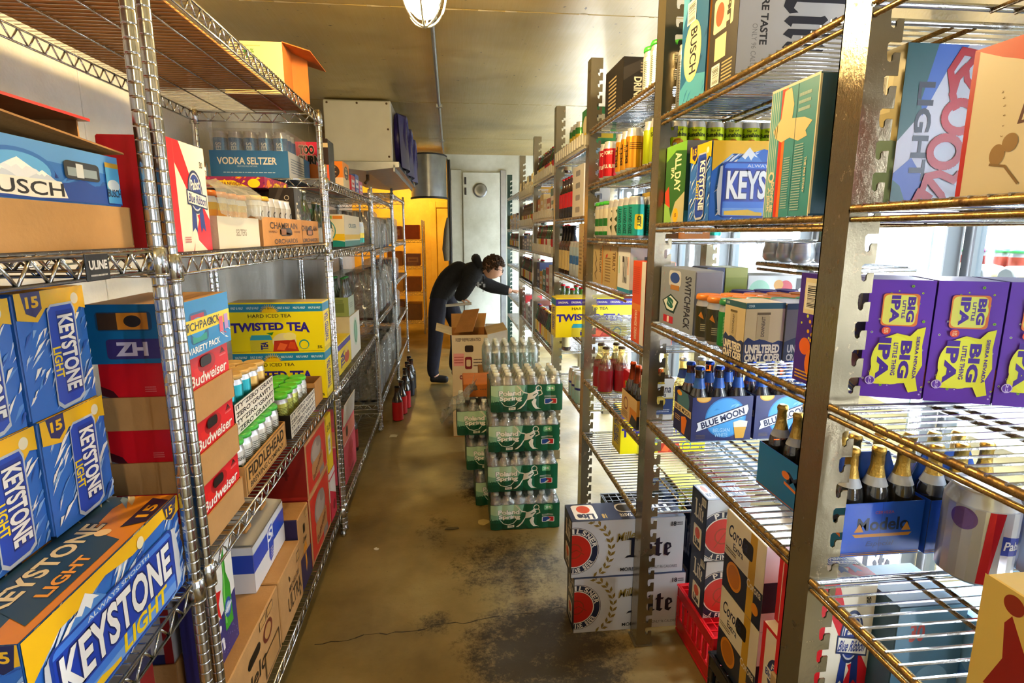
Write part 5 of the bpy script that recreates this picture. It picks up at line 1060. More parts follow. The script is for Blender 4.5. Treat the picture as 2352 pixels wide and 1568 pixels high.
box3('beer_case', 'blue beer case standing on end, upper of two beside the rack post', -0.98, -0.730, 1.018, 1.198, zz + 0.2195, zz + 0.445, {'all': KB, 'top': KY}, {'+x': (keystone_vert, 0, 7)})
box3('beer_case', 'blue beer case standing on end at the picture edge, lower of its column', -0.98, -0.732, 0.838, 1.018, zz, zz + 0.216, {'all': KB, 'top': KY}, {'+x': (keystone_vert, 0, 11)})
box3('beer_case', 'blue beer case standing on end at the picture edge, upper of its column', -0.98, -0.735, 0.832, 1.012, zz + 0.2175, zz + 0.440, {'all': KB, 'top': KY}, {'+x': (keystone_vert, 0, 13)})
# shelf 1.50: blue can case in a low tray, open red box behind it
z = 1.515 + DZ
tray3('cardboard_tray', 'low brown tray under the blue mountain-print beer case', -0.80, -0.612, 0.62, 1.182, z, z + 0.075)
b = box3('beer_case', 'blue beer case with snowy mountain print in a low brown tray', -0.79, -0.620, 0.80, 1.172, z + 0.0045, z + 0.165, {'all': '#2f74c4', '+x': '#2f74c4'}, {'+x': busch_face})
fl = MB(); fl.add([(-0.08, -0.185, 0.1615), (0.09, -0.185, 0.195), (0.095, 0.195, 0.168), (-0.08, 0.185, 0.1615), (-0.08, -0.185, 0.1645), (0.09, -0.185, 0.198), (0.095, 0.195, 0.171), (-0.08, 0.185, 0.1645)], [(3, 2, 1, 0), (4, 5, 6, 7), (0, 1, 5, 4), (1, 2, 6, 5), (2, 3, 7, 6), (3, 0, 4, 7)], '#b07c40'); fl.build('lid_flap', 'kraft', b)
o = empty('open_carton', (-0.95, 1.0, z)); tag(o, 'open red carton with brown inside behind the blue mountain-print case', 'box')
m = MB(); m.box(-0.13, -0.42, 0, 0.14, 0.40, 0.005, '#8a5f33'); m.box(-0.13, -0.42, 0.005, -0.125, 0.40, 0.27, '#8a5f33'); m.box(-0.125, 0.395, 0.005, 0.14, 0.40, 0.27, '#8a5f33', {'+y': '#c4161f', '+x': '#b98a52'}); m.build('carton_body', 'kraft', o)
m = MB(); m.box(-0.13, -0.42, 0.2702, 0.16, 0.41, 0.276, '#c4161f', {'bot': '#8a5f33'}); m.build('top_flap', 'card', o)
tg = MB(); tg.bbox(0.0, 0.0, 0.0, 0.003, 0.062, 0.044, '#121316', b=0.001); tg = tg.build('name_tag', 'card', rackA); tg.location = (-0.5795 - rackA.location.x, 0.967 - rackA.location.y, 1.474)
A_ = Art(0.062, 0.044); A_.text('ULINE', 50, 58, 78, 34, '#e8e8e8', 0.04); small_text(A_, 14, 14, 72, 14, 1, '#c9c9c9'); A_.build('tag_print', lambda u, v, d: (0.003 + d, u * 0.062, v * 0.044), tg)
# rack B, top of the third shelf
z = 1.50 + DZ
box3('beer_case', 'cream and red beer case with blue ribbon seal beside the double post', -0.75, -0.615, 1.345, 1.553, z, z + 0.250, {'all': '#d41a25', '+x': '#f1e9d4', 'top': '#d8cdb4'}, {'+x': pbr_face})
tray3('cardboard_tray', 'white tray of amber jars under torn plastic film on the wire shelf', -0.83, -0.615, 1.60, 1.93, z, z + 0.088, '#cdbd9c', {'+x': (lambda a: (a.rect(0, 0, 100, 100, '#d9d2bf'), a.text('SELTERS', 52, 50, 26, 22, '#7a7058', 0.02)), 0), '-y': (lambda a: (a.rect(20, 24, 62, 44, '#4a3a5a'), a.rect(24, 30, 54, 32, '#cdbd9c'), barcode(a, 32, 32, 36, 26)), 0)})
k = 0
for iy in range(4):
    for ix in range(2):
        can((-0.665 - 0.09 * ix, 1.65 + 0.076 * iy, z + 0.005), 'amberjar', 'amber can with gold lid under torn film', r=0.034, h=0.150, cols=((0.55, '#b8741c'), (0.82, '#d98a24'), (1.0, '#c9a54a')), lid='#d9741c', group='amber cans in the white tray')
m = MB(); r5 = random.Random(11); n = 9
gv = []
for i in range(n):
    for j in range(7):
        gv.append(((-0.80, -0.76, -0.72, -0.68, -0.64, -0.606, -0.598)[j] + r5.uniform(-.002, .002), 1.59 + 0.36 * i / (n - 1), z + (0.172, 0.172, 0.175, 0.176, 0.172, 0.15, 0.08)[j] + r5.uniform(-.001, .018)))
m.add(gv, [(i * 7 + j, i * 7 + j + 1, (i + 1) * 7 + j + 1, (i + 1) * 7 + j) for i in range(n - 1) for j in range(6)], smooth=True)
tag(m.build('plastic_film', 'film_thick'), 'crumpled clear film torn open over the amber cans', 'plastic film')
tray3('cardboard_tray', 'long brown cider tray with two cut-out windows on the wire shelf', -0.80, -0.612, 1.955, 2.755, z, z + 0.096, '#c08a52', {'+x': champlain})
for iy in range(6):
    can((-0.652, 1.995 + 0.068 * iy, z + 0.005), 'cider', 'silver cider can with black lettering in the cider tray', r=0.033, h=0.158, cols=((1.0, '#a7a39a'),), art=c_text('CIDER', '#1b1a18', '#b5b0a4'), facing=0.0, lid='#cfa03a' if iy < 2 else None, group='cider cans in the brown tray')
box3('drink_carton', 'narrow black carton with pale vertical lettering beside the cider cans', -0.72, -0.625, 2.42, 2.52, z + 0.005, z + 0.222, '#221e1c', {'-y': long_drink, '+x': long_drink})
for iy in range(3):
    bottle((-0.66, 2.575 + 0.066 * iy, z + 0.005), 'green bottle standing in the end of the cider tray', 'green', cap='#b9bcae', group='green bottles in the cider tray')
for kx, x in enumerate((-1.00, -0.905)):
    box3('drink_carton', ('black carton under the purple tray, nearer the wall', 'black carton under the purple tray, nearer the aisle')[kx], x, x + 0.092, 2.44, 2.70, z, z + 0.215, '#1d1a18', {'-y': long_drink})
tray3('display_tray', 'purple and yellow printed tray lying on black cartons', -1.02, -0.728, 2.40, 2.72, z + 0.2195, z + 0.262, '#8e2255', {'-y': sierra_tray, '+x': sierra_tray}, m='card', cat='tray')
box3('drink_carton', 'black carton propping up the purple tray beside the cans', -0.79, -0.73, 2.53, 2.70, z + 0.005, z + 0.215, '#2a2622', {'-y': long_drink})
# rack B, fourth shelf: stacked red cases and variety pack
z = 0.785 + DZ
BX0, BX1, BY0, BY1 = -0.792, -0.602, 1.305, 1.572
zb = z
for k in range(3):
    t = tray3('cardboard_tray', ('lowest', 'middle', 'topmost')[k] + ' brown tray in the stack of red beer cases', BX0, BX1, BY0, BY1, zb, zb + 0.078)
    box3('beer_case', 'red beer case with white script, ' + ('lowest of the three', 'middle of the three', 'topmost of the three') [k], BX0 + 0.006, BX1 - 0.006, BY0 + 0.006, BY1 - 0.006, zb + 0.005, zb + 0.156, {'all': '#dd1420', '-y': '#cf101b'}, {'+x': bud_face, '-y': bud_side}, handle=('+x', 44, 86, 24, 16, '#1a0a0a'))
    zb += 0.1575
box3('beer_case', 'blue and yellow variety pack on top of the red beer cases', BX0 - 0.005, BX1 + 0.004, BY0 - 0.004, BY1 + 0.002, zb, zb + 0.132, {'all': '#1787c6', 'top': '#b89060'}, {'+x': switch_face, '-y': switch_side})
# fiddlehead tray with tall cans, black trays of cans
tray3('cardboard_tray', 'brown tray of green-lidded tall cans at the shelf edge', -0.88, -0.606, 1.60, 2.01, z, z + 0.092, '#c08d4c', {'+x': fiddle})
for iy in range(6):
    for ix in range(2):
        can((-0.650 - 0.07 * ix, 1.64 + 0.0665 * iy, z + 0.005), 'fidd' + str(iy == 0), 'white tall can with green lid in the brown tray', r=0.0325, h=0.158, cols=((1.0, '#e6e4da'),), art=c_ipa if iy in (0, 3) else c_smalltext, facing=-0.5, lid='#3fae3a', group='green-lidded white cans')
zt = z + 0.1665
tray3('cardboard_tray', 'black and white lettered tray stacked on the green-lidded cans', -0.90, -0.640, 1.66, 2.02, zt, zt + 0.095, '#1b1917', {'+x': zero_grav, '-y': black_y}, m='card', inner='#7a5836')
for iy in range(3):
    for ix in range(3):
        can((-0.685 - 0.07 * ix, 1.70 + 0.068 * iy, zt + 0.005), 'teal', 'teal can with gold lid in the upper black tray', r=0.033, h=0.158, cols=((1.0, '#1f9aa4'),), art=c_teal, facing=-0.7, lid='#c9a25a', group='teal cans in the upper tray')
for iy in range(2):
    for ix in range(2):
        can((-0.685 - 0.07 * ix, 1.91 + 0.068 * iy, zt + 0.005), 'goldtop', 'amber jar with gold lid in the upper tray', r=0.033, h=0.150, cols=((0.7, '#8a6a34'), (1.0, '#b8924a')), lid='#c9a25a', group='gold-lidded jars in the upper tray')
tray3('cardboard_tray', 'black and white lettered tray of green-lidded cans beside the rack post', -0.86, -0.606, 2.075, 2.455, z, z + 0.092, '#1b1917', {'+x': zero_grav, '-y': black_y}, m='card', inner='#7a5836')
for iy in range(5):
    for ix in range(2):
        yel = iy < 3
        can((-0.655 - 0.07 * ix, 2.115 + 0.069 * iy, z + 0.005), 'legr' + str(yel), 'pale green can with green lid in the lettered tray' if yel else 'silver can with green lid in the lettered tray', r=0.033, h=0.158, cols=((1.0, '#c8cf6a' if yel else '#b9bcbe'),), art=c_green if yel else c_smalltext, facing=-0.6, lid='#4fc22a', group='bright green lidded cans')
tray3('cardboard_tray', 'brown open tray in front of the yellow tea boxes', -0.90, -0.606, 2.465, 2.605, z, z + 0.11, '#b5803f')
for k in range(2):
    box3('tea_box', ('yellow tea box with blue band, lower of two', 'yellow tea box with blue band, upper of two')[k], -0.995, -0.588 + 0.002 * k, 2.618, 2.748, z + k * 0.2265, z + k * 0.2265 + 0.225, {'all': '#f2d80d', 'top': '#d9c9a0'}, {'-y': twisted_tea, '+x': twisted_side})
# bottom shelf
z = 0.15 + DZ
box3('carton', 'long brown carton with dark script along the bottom shelf edge', -0.90, -0.602, 1.28, 1.772, z, z + 0.235, '#b98a52', {'+x': modelo_brown}, m='kraft')
box3('beer_case', 'white and navy case with red star and green bottle print', -0.70, -0.640, 1.335, 1.535, z + 0.2375, z + 0.56, {'all': '#2b2a6e', 'top': '#cfc9c0'}, {'+x': heineken})
tray3('cardboard_tray', 'brown tray of grey cans behind the red star case', -0.985, -0.71, 1.32, 1.66, z + 0.2365, z + 0.325, '#a87844')
box3('can_pack', 'grey and navy can pack in the tray behind the red star case', -0.978, -0.716, 1.328, 1.65, z + 0.2415, z + 0.50, {'all': '#a9a4a6', 'top': '#8a8486'}, {'-y': (lambda a: (a.rect(0, 0, 100, 100, '#a9a4a6'), a.rect(0, 30, 100, 12, '#1a1f4a'), a.rect(52, 42, 14, 58, '#dedad6'), a.rect(92, 0, 8, 100, '#8a1a20')), 0)})
box3('carton', 'brown carton with ULTRA lettering under the blue and white box', -0.92, -0.602, 1.785, 2.060, z, z + 0.232, '#b98a52', {'+x': ultra_brown}, m='kraft')
zt = z + 0.236
bw = box3('open_box', 'white box with blue band and loose top flaps on a brown carton', -0.83, -0.655, 1.73, 2.06, zt, zt + 0.162, {'all': '#dfe0e2', 'top': '#c9c2b4'}, {'+x': blue_white, '-y': blue_white_end})
fl = MB(); fl.add([(-0.085, -0.16, 0.170), (0.088, -0.16, 0.166), (0.088, 0.16, 0.166), (-0.085, 0.16, 0.19)], [(0, 1, 2, 3)], '#cfcabc'); fl.add([(-0.085, -0.16, 0.173), (0.088, -0.16, 0.169), (0.088, 0.16, 0.169), (-0.085, 0.16, 0.193)], [(0, 1, 2, 3)], '#d8d4c8'); fl.build('lid_flap', 'card', bw)
for k in range(2):
    m = MB(); m.bbox(-0.08, -0.10 + 0.16 * k, 0.176, 0.05, -0.05 + 0.16 * k, 0.192, '#b9803c', b=0.003); m.build('packing_tape', 'kraft', bw)
box3('carton', 'brown carton with dark purple base and handle hole on the bottom shelf', -0.93, -0.606, 2.066, 2.222, z, z + 0.310, {'all': '#b98a52', '-y': '#231a4a'}, {'+x': crown_box}, m='kraft')
for k in range(2):
    box3('carton', ('red and brown crest-printed carton, lower of two', 'red and brown crest-printed carton, upper of two')[k], -0.95, -0.606, 2.232, 2.612, z + 0.31 * k, z + 0.31 * k + (0.308, 0.235)[k], {'all': '#b07a4a', '-y': '#8f1a16'}, {'+x': bud_carton, '-y': bud_dark}, m='kraft')
box3('drink_carton', 'red and white carton at the end of the bottom shelf', -0.90, -0.606, 2.622, 2.748, z, z + 0.25, '#cf1f2c', {'+x': pink_white, '-y': pink_white})
box3('drink_carton', 'small yellow carton on the red and white carton', -0.90, -0.608, 2.630, 2.74, z + 0.2515, z + 0.53, '#ecc81c', {'+x': (lambda a: (a.rect(0, 0, 100, 100, '#ecc81c'), a.text('SALEM', 50, 78, 70, 12, '#5a4a14', 0.03), a.rect(20, 30, 50, 34, '#efe6c0'), barcode(a, 26, 34, 38, 26, vert=True)), 0)})
# below rack A
box3('carton', 'plain brown carton on the bottom shelf of the first chrome rack', -1.0, -0.605, 0.55, 1.18, z, z + 0.22, '#bf8a4a', {}, m='kraft')
tray3('cardboard_tray', 'brown tray of dark cans standing on a plain brown carton', -1.0, -0.66, 0.70, 1.17, z + 0.2215, z + 0.33, '#a87844')
box3('can_pack', 'white, navy and red can pack in a brown tray low in the rack', -0.98, -0.672, 0.74, 1.16, z + 0.227, z + 0.50, {'all': '#b7b2b4', '+x': '#c9c2c0'}, {'+x': (lambda a: (a.rect(0, 0, 100, 12, '#1a1f4a'), a.rect(40, 0, 10, 100, '#e6e2dc'), a.rect(88, 0, 12, 100, '#8a1a20'), a.rect(0, 88, 100, 12, '#2a2d50')), 0)})
# top shelf of the racks: flattened cartons and an opened white box
for k, (y0, y1, x0, x1) in enumerate(((-0.2, 1.15, -1.10, -0.62), (1.30, 2.38, -1.10, -0.66))):
    m = MB(); m.bbox(x0, y0, 2.0885, x1, y1, 2.0945, '#c98a45', b=0.002); m.bbox(x0 + 0.02, y0 + 0.05, 2.0950, x1 - 0.02, y1 - 0.04, 2.101, '#b97c3c', b=0.002)
    tag(m.build('flattened_carton', 'kraft'), ('flattened brown carton on the top shelf of the first chrome rack', 'flattened brown carton lying beside the white 9% box on the top shelf')[k], 'cardboard')
ob = empty('open_carton', (-0.75, 2.58, 2.0885)); tag(ob, 'opened white carton with green 9% print on the top wire shelf', 'box')
m = MB(); m.box(-0.11, -0.14, 0, 0.115, 0.15, 0.004, '#b5651f'); m.box(-0.11, -0.14, 0.004, 0.115, -0.136, 0.19, '#8a4a16', {'-y': '#e3d29a'}); m.box(-0.11, 0.146, 0.004, 0.115, 0.15, 0.19, '#9a5218'); m.box(-0.11, -0.136, 0.004, -0.106, 0.146, 0.19, '#9a5218'); m.box(0.111, -0.136, 0.004, 0.115, -0.01, 0.19, '#9a5218', {'+x': '#b5651f'}); m.build('carton_body', 'kraft', ob)
A_ = Art(0.225, 0.19); nine(A_); A_.build('front_print', lambda u, v, d: (-0.11 + u * 0.225, -0.14 - d, v * 0.19), ob)
m = MB(); m.add([(0.115, -0.136, 0.19), (0.115, 0.15, 0.19), (0.215, 0.17, 0.165), (0.215, -0.12, 0.165), (0.115, -0.136, 0.194), (0.115, 0.15, 0.194), (0.215, 0.17, 0.169), (0.215, -0.12, 0.169)], [(3, 2, 1, 0), (4, 5, 6, 7), (0, 1, 5, 4), (1, 2, 6, 5), (2, 3, 7, 6), (3, 0, 4, 7)], '#b5651f'); m.build('open_flap', 'kraft', ob)
m = MB(); m.add([(0.115, -0.01, 0.004), (0.115, -0.01, 0.19), (0.165, 0.05, 0.19), (0.165, 0.05, 0.004)], [(0, 1, 2, 3)], '#b5651f'); m.build('side_flap', 'kraft', ob)
# rack C
z = 1.80 + DZ
tray3('can_tray', 'blue lettered tray of seltzer cans at the end of the upper shelf', -1.105, -0.752, 2.86, 3.27, z, z + 0.122, '#2f6ea6', {'-y': vodka, '+x': (lambda a: (a.rect(0, 0, 100, 100, '#c6ccd0'), small_text(a, 10, 20, 60, 60, 6, '#4a6a8a'), a.rect(70, 0, 30, 100, '#2f6ea6')), 0)}, m='card', inner='#2a4a6a')
for ix in range(5):
    for iy in range(3):
        can((-1.0645 + 0.068 * ix, 2.90 + 0.07 * iy, z + 0.005), 'vodka' + str(ix % 2), 'tall blue seltzer can with orange disc in the blue tray', r=0.0322, h=0.205, cols=((1.0, '#2f6ea6'),), art=c_blue if ix > 2 else c_text('SELTZER', '#cfe0ea', '#2f6ea6'), group='blue seltzer cans')
m = MB(); m.bbox(-1.0998, 2.8652, z + 0.0043, -0.7572, 3.25, z + 0.222, b=0.003); tag(m.build('shrink_wrap', 'film'), 'clear shrink wrap around the blue seltzer cans', 'plastic film')
box3('drink_carton', 'pink and black carton behind the blue seltzer tray', -0.86, -0.66, 3.30, 3.45, z, z + 0.23, '#e62a55', {'-y': too_burnt})
box3('drink_carton', 'black and orange carton beside the pink carton', -0.655, -0.605, 3.05, 3.2, z, z + 0.21, {'all': '#1c1612', '-y': '#2a1a14'}, {'-y': (lambda a: (a.rect(0, 0, 100, 100, '#2a1a14'), a.rect(0, 0, 100, 40, '#e0562a'), a.rect(0, 80, 100, 10, '#c9b48a')), 0)})
box3('drink_carton', 'orange and cream carton with a fish mark under the cooling unit', -0.74, -0.61, 3.46, 3.66, z, z + 0.15, '#ecd9ae', {'-y': dogfish, '+x': dogfish})
for k in range(3):
    box3('drink_carton', ('red carton next to the orange fish carton', 'blue carton behind the orange fish carton', 'pink carton, last on the short upper shelf')[k], -0.72, -0.605, 3.70 + 0.16 * k, 3.84 + 0.16 * k, z, z + (0.10, 0.12, 0.09)[k], ('#c4262f', '#3a5aa8', '#c9587a')[k], {'+x': (rack_small, 0, ('#c4262f', '#3a5aa8', '#c9587a')[k])})
z = 1.465 + DZ
box3('drink_carton', 'cream, teal and yellow carton with a round sun logo', -0.80, -0.612, 3.42, 3.98, z, z + 0.185, {'all': '#eee6cf'}, {'-y': sun_cruiser, '+x': (lambda a: (a.rect(0, 0, 100, 100, '#eee6cf'), a.rect(0, 0, 100, 18, '#12898a'), a.rect(0, 22, 100, 16, '#f0c51c'), a.text('CRUISER', 50, 66, 50, 14, '#155a66', 0.02)), 0)})
for k in range(4):
    bottle((-0.66, 2.92 + 0.08 * k, z), 'green bottle in front of the sun-logo carton', 'green', cap='#c2b9a0', lab=(0.15, 0.45, '#d8d6c8'), group='green bottles by the sun-logo carton')
box3('drink_carton', 'white carton with green stripes and red star behind the bottles', -0.95, -0.71, 3.0, 3.25, z, z + 0.2, '#e9e7df', {'-y': green_star, '+x': green_star})
for k in range(4):
    can((-0.655, 4.04 + 0.072 * k, z), 'cspare', 'silver and yellow can standing at the end of the upper shelf', r=0.033, h=0.155, cols=((0.3, '#2a9a8a'), (0.6, '#e4c43a'), (1.0, '#d9d6c8')), group='cans beside the sun-logo carton')
z = 0.785 + DZ
wb = box3('carton', 'white carton with a green oval logo behind the small yellow tea box', -0.78, -0.612, 3.43, 3.78, z, z + 0.262, {'all': '#cfc4a4', '+x': '#eceade'}, {'+x': green_leaf}, m='card')
box3('tea_box', 'small yellow tea box with purple band beside the white carton', -0.73, -0.610, 3.03, 3.40, z, z + 0.170, '#f0d61a', {'+x': tt_small, '-y': twisted_side})
zc = z + 0.2635
cr = tray3('bottle_carrier', 'pale green six-pack carrier on the white carton', -0.75, -0.618, 3.45, 3.645, zc, zc + 0.115, '#8fa88a', {'-y': (lambda a: (a.rect(0, 0, 100, 100, '#8a9a5a'), a.rect(20, 20, 60, 50, '#6a7a44'), small_text(a, 26, 74, 50, 14, 2, '#2a3a1a')), 0), '+x': (lambda a: (a.rect(0, 0, 100, 100, '#a9b8a4'), small_text(a, 20, 40, 50, 30, 3, '#6a7a6a')), 0)}, m='card', cat='carrier', t=0.0012)
for iy in range(3):
    for ix in range(2): bottle((-0.716 + 0.064 * ix, 3.482 + 0.064 * iy, zc + 0.005), 'green glass bottle in the pale green carrier', 'green', cap='#2f7a3a', group='green bottles in the carrier', r=0.0285)
z = 0.15 + DZ
pk = box3('drink_carton', 'pink cherry-print carton with open white flap low in the rack', -0.86, -0.612, 3.04, 3.40, z, z + 0.335, {'all': '#e35470'}, {'+x': pink_box, '-y': pink_box})
fl = MB(); fl.add([(0.124, -0.17, 0.335), (0.124, 0.17, 0.335), (0.135, 0.17, 0.46), (0.135, -0.17, 0.46), (0.128, -0.17, 0.335), (0.128, 0.17, 0.335), (0.139, 0.17, 0.46), (0.139, -0.17, 0.46)], [(0, 1, 2, 3), (7, 6, 5, 4), (3, 2, 6, 7), (0, 3, 7, 4), (1, 5, 6, 2)], '#d9d6cf'); fl.build('open_flap', 'card', pk)
for k in range(4):
    bottle((-0.66 - 0.085 * (k % 2), 3.46 + 0.1 * (k // 2), z), 'dark red bottle standing beside the pink carton', 'brown', cap='#2a3a9a', lab=(0.1, 0.5, '#8a1a22'), group='dark red bottles low in the rack', h=0.30, r=0.038)
# racks D and E: plastic-wrapped packs
rp = random.Random(21)
def wrapped_pack(label, x0, x1, y0, y1, z0, h, cols, group):
    o = empty('bottle_pack', ((x0 + x1) / 2, (y0 + y1) / 2, z0)); tag(o, label, 'bottle pack', group)
    n = max(2, int((y1 - y0) / 0.078)); nx = max(1, int((x1 - x0) / 0.085))
    for i in range(n):
        for j in range(nx):
            m = MB(); c = cols[(i + j) % len(cols)]; r = 0.034
            m.lathe([(r, 0), (r, h * .55), (r * .9, h * .66), (r * .4, h * .86), (r * .4, h * .98)], 10, c=c, at=((x1 - x0) / 2 - 0.042 - 0.082 * j, -(y1 - y0) / 2 + 0.04 + 0.077 * i, 0)); m.build('bottle', 'plastic', o)
    m = MB(); m.bbox(-(x1 - x0) / 2, -(y1 - y0) / 2, 0.002, (x1 - x0) / 2, (y1 - y0) / 2, h * 1.01, b=0.02); m.build('film_wrap', 'film_thick', o)
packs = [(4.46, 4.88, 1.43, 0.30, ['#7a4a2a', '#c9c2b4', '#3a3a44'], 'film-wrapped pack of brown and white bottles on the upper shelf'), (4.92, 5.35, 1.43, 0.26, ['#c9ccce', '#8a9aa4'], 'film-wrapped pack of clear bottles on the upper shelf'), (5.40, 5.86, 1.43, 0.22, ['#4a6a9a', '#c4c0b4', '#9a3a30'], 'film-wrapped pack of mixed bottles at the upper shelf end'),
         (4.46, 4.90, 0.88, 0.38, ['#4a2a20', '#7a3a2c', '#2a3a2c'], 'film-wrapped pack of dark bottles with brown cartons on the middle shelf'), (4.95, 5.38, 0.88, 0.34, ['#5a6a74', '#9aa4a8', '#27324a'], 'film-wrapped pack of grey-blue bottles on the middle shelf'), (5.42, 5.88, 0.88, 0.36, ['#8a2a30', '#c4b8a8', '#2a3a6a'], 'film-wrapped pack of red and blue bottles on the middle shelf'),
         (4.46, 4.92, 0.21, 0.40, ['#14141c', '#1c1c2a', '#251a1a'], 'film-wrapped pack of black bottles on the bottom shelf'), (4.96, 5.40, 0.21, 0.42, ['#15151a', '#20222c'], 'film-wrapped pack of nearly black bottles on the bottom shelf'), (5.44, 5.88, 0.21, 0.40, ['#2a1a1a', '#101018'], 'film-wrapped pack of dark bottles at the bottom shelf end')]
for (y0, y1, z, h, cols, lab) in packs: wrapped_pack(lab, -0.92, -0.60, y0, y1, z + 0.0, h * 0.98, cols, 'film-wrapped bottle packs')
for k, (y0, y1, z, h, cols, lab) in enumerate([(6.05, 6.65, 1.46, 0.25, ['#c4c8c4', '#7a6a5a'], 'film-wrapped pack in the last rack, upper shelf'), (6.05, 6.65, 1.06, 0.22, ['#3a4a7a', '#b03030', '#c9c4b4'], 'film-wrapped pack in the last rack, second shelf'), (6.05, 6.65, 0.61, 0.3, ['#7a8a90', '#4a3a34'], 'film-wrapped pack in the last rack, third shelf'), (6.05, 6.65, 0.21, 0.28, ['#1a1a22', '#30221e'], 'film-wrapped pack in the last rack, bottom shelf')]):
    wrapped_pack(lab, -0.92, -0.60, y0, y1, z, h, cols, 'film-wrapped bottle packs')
# drooping torn film on the rack fronts
def hang_film(label, x, y, z0, z1, wd, seed):
    r = random.Random(seed); m = MB(); n, k = 9, 6; vs = []
    for i in range(n):
        t = i / (n - 1); zz_ = z0 + (z1 - z0) * t; w_ = wd * (0.35 + 0.65 * math.sin(PI * (0.15 + 0.8 * t)))
        for j in range(k): vs.append((x + 0.075 + 0.02 * math.sin(t * 3 + seed) + r.uniform(-.015, .015), y + (j / (k - 1) - 0.5) * w_ + r.uniform(-.01, .01), zz_ + r.uniform(-.008, .008)))
    m.add(vs, [(i * k + j, i * k + j + 1, (i + 1) * k + j + 1, (i + 1) * k + j) for i in range(n - 1) for j in range(k - 1)], smooth=True)
    tag(m.build('plastic_film', 'film_thick'), label, 'plastic film')
hang_film('torn clear film hanging from the upper shelf beside the rack post', -0.60, 4.46, 1.62, 1.20, 0.12, 2)
hang_film('torn clear film drooping over the middle shelf bottle packs', -0.60, 4.75, 1.30, 0.95, 0.35, 5)
hang_film('loose clear film around the dark bottle packs', -0.60, 5.1, 0.92, 0.5, 0.5, 8)
# red and black bottles on the floor before the last racks
for k in range(3):
    bottle((-0.47 + 0.02 * k, 4.62 + 0.17 * k, 0), 'red-labelled bottle on the floor beside the wire rack', 'brown', cap='#1a1a1a', lab=(0.03, 0.55, '#b81a22'), group='red bottles on the floor', r=0.045, h=0.30)
for k in range(5):
    bottle((-0.45 + 0.03 * (k % 2), 5.22 + 0.13 * k, 0), 'black bottle on the floor beside the last wire racks', 'brown', cap='#111111', lab=(0.03, 0.6, '#15151c'), group='black bottles on the floor', r=0.045, h=0.31)
# ------------------------------------------------------------------ goods on the steel rack (right)
# bay 1, on top of the 1.92 shelf
z = 1.92
for k in range(2):
    can((0.740 + 0.075 * k, 1.79, z), 'greytall', 'tall grey can with fine print beside the upright, on the top shelf', r=0.033, h=0.195, cols=((1.0, '#8a8880'),), art=(lambda a: small_text(a, 20, 10, 60, 80, 16, '#4a4a46')), facing=-2.2, group='grey cans on the top shelf')
def busch_vert(a): a.rect(0, 0, 100, 100, '#1f5f8c'); a.poly([(0, 70), (30, 100), (0, 100)], '#57a0c4'); a.poly([(0, 0), (100, 0), (100, 20), (40, 26), (0, 16)], '#4a9ab4'); streaks(a, 16, ['#174a72', '#2f7fae'], seed=3, lw=(4, 9), ll=(10, 26)); a.ell(46, 46, 34, 27, '#d9c98a'); a.ell(46, 46, 30, 24, '#e8d9a0'); a.text('BUSCH', 50, 46, 40, 26, '#1d2230', 0.02, rot=-90); barcode(a, 20, 72, 34, 20, vert=True); a.text('30', 80, 92, 18, 7, '#e8d9a0', 0.03)
box3('beer_case', 'teal and blue case with a cream oval beside the grey cans on the top shelf', 0.695, 0.99, 1.565, 1.735, z, z + 0.30, {'all': '#1f5f8c', '-y': '#d98a1c', '+x': '#1f5f8c'}, {'-x': busch_vert})
def lite_big(a):
    a.rect(0, 0, 100, 100, '#c3c4c8'); a.text('MORE TASTE', 20, 48, 46, 6, '#2a2e3a', 0.03, rot=-90); a.text('ONLY 96 CALORIES', 13, 20, 40, 4, '#8a8c92', rot=-90); wheat(a, 62, 92, 34, 26, 190, 350, '#a8986a', 13); a.ell(62, 98, 26, 18, '#2a3350'); a.ell(62, 98, 20, 13, '#c82a20'); 
    sub = Art(a.H, a.W); lite_letters(sub, 30, 36, 50, 50, '#22283a')
    for p, c, L in sub.polys: a.polys.append(([(q[1], 100 - q[0]) for q in p][::-1], c, a.layer + L))
    a.layer += sub.layer
box3('beer_case', 'large grey beer case with black sideways lettering on the top shelf', 0.695, 1.02, 1.395, 1.545, z, z + 0.31, {'all': '#c3c4c8', '-x': '#2a2118'}, {'-x': lite_end2, '-y': lite_big})
# bay 1 shelf 1.585
z = 1.585
box3('beer_case', 'narrow green case with cream vertical lettering beside the upright', 0.70, 0.99, 1.668, 1.825, z, z + 0.235, '#2c6426', {'-x': all_day, '-y': all_day_w})
box3('beer_case', 'blue and yellow beer case behind the teal donkey-print case', 0.70, 1.04, 1.50, 1.635, z, z + 0.208, {'all': KB, 'top': '#e0a01c'}, {'-x': (keystone_vert, 0, 21), '-y': keystone_face})
box3('beer_case', 'teal case with cream donkey print and red stripe', 0.70, 0.80, 1.062, 1.225, z, z + 0.265, {'all': '#2a5a6a', '-x': '#e4dcba'}, {'-x': jerk})
# rear shelf of bay 1: cans on their tops
for k in range(5):
    can((1.06, 2.62 - 0.1 * k, 1.53), 'rteal', 'teal can with a yellow panel on the rear shelf', r=0.033, h=0.122, cols=((1.0, '#1f9a9a'),), art=c_zero, facing=-PI * .75, group='teal cans on the rear shelf')
for k in range(6):
    can((1.07 + 0.075 * (k % 2), 1.79 - 0.08 * (k // 2), 1.4605), 'rsil', 'silver can on the rear shelf under the donkey-print case', r=0.034, h=0.062, cols=((1.0, '#c4c8cc'),), group='silver cans on the rear shelf')
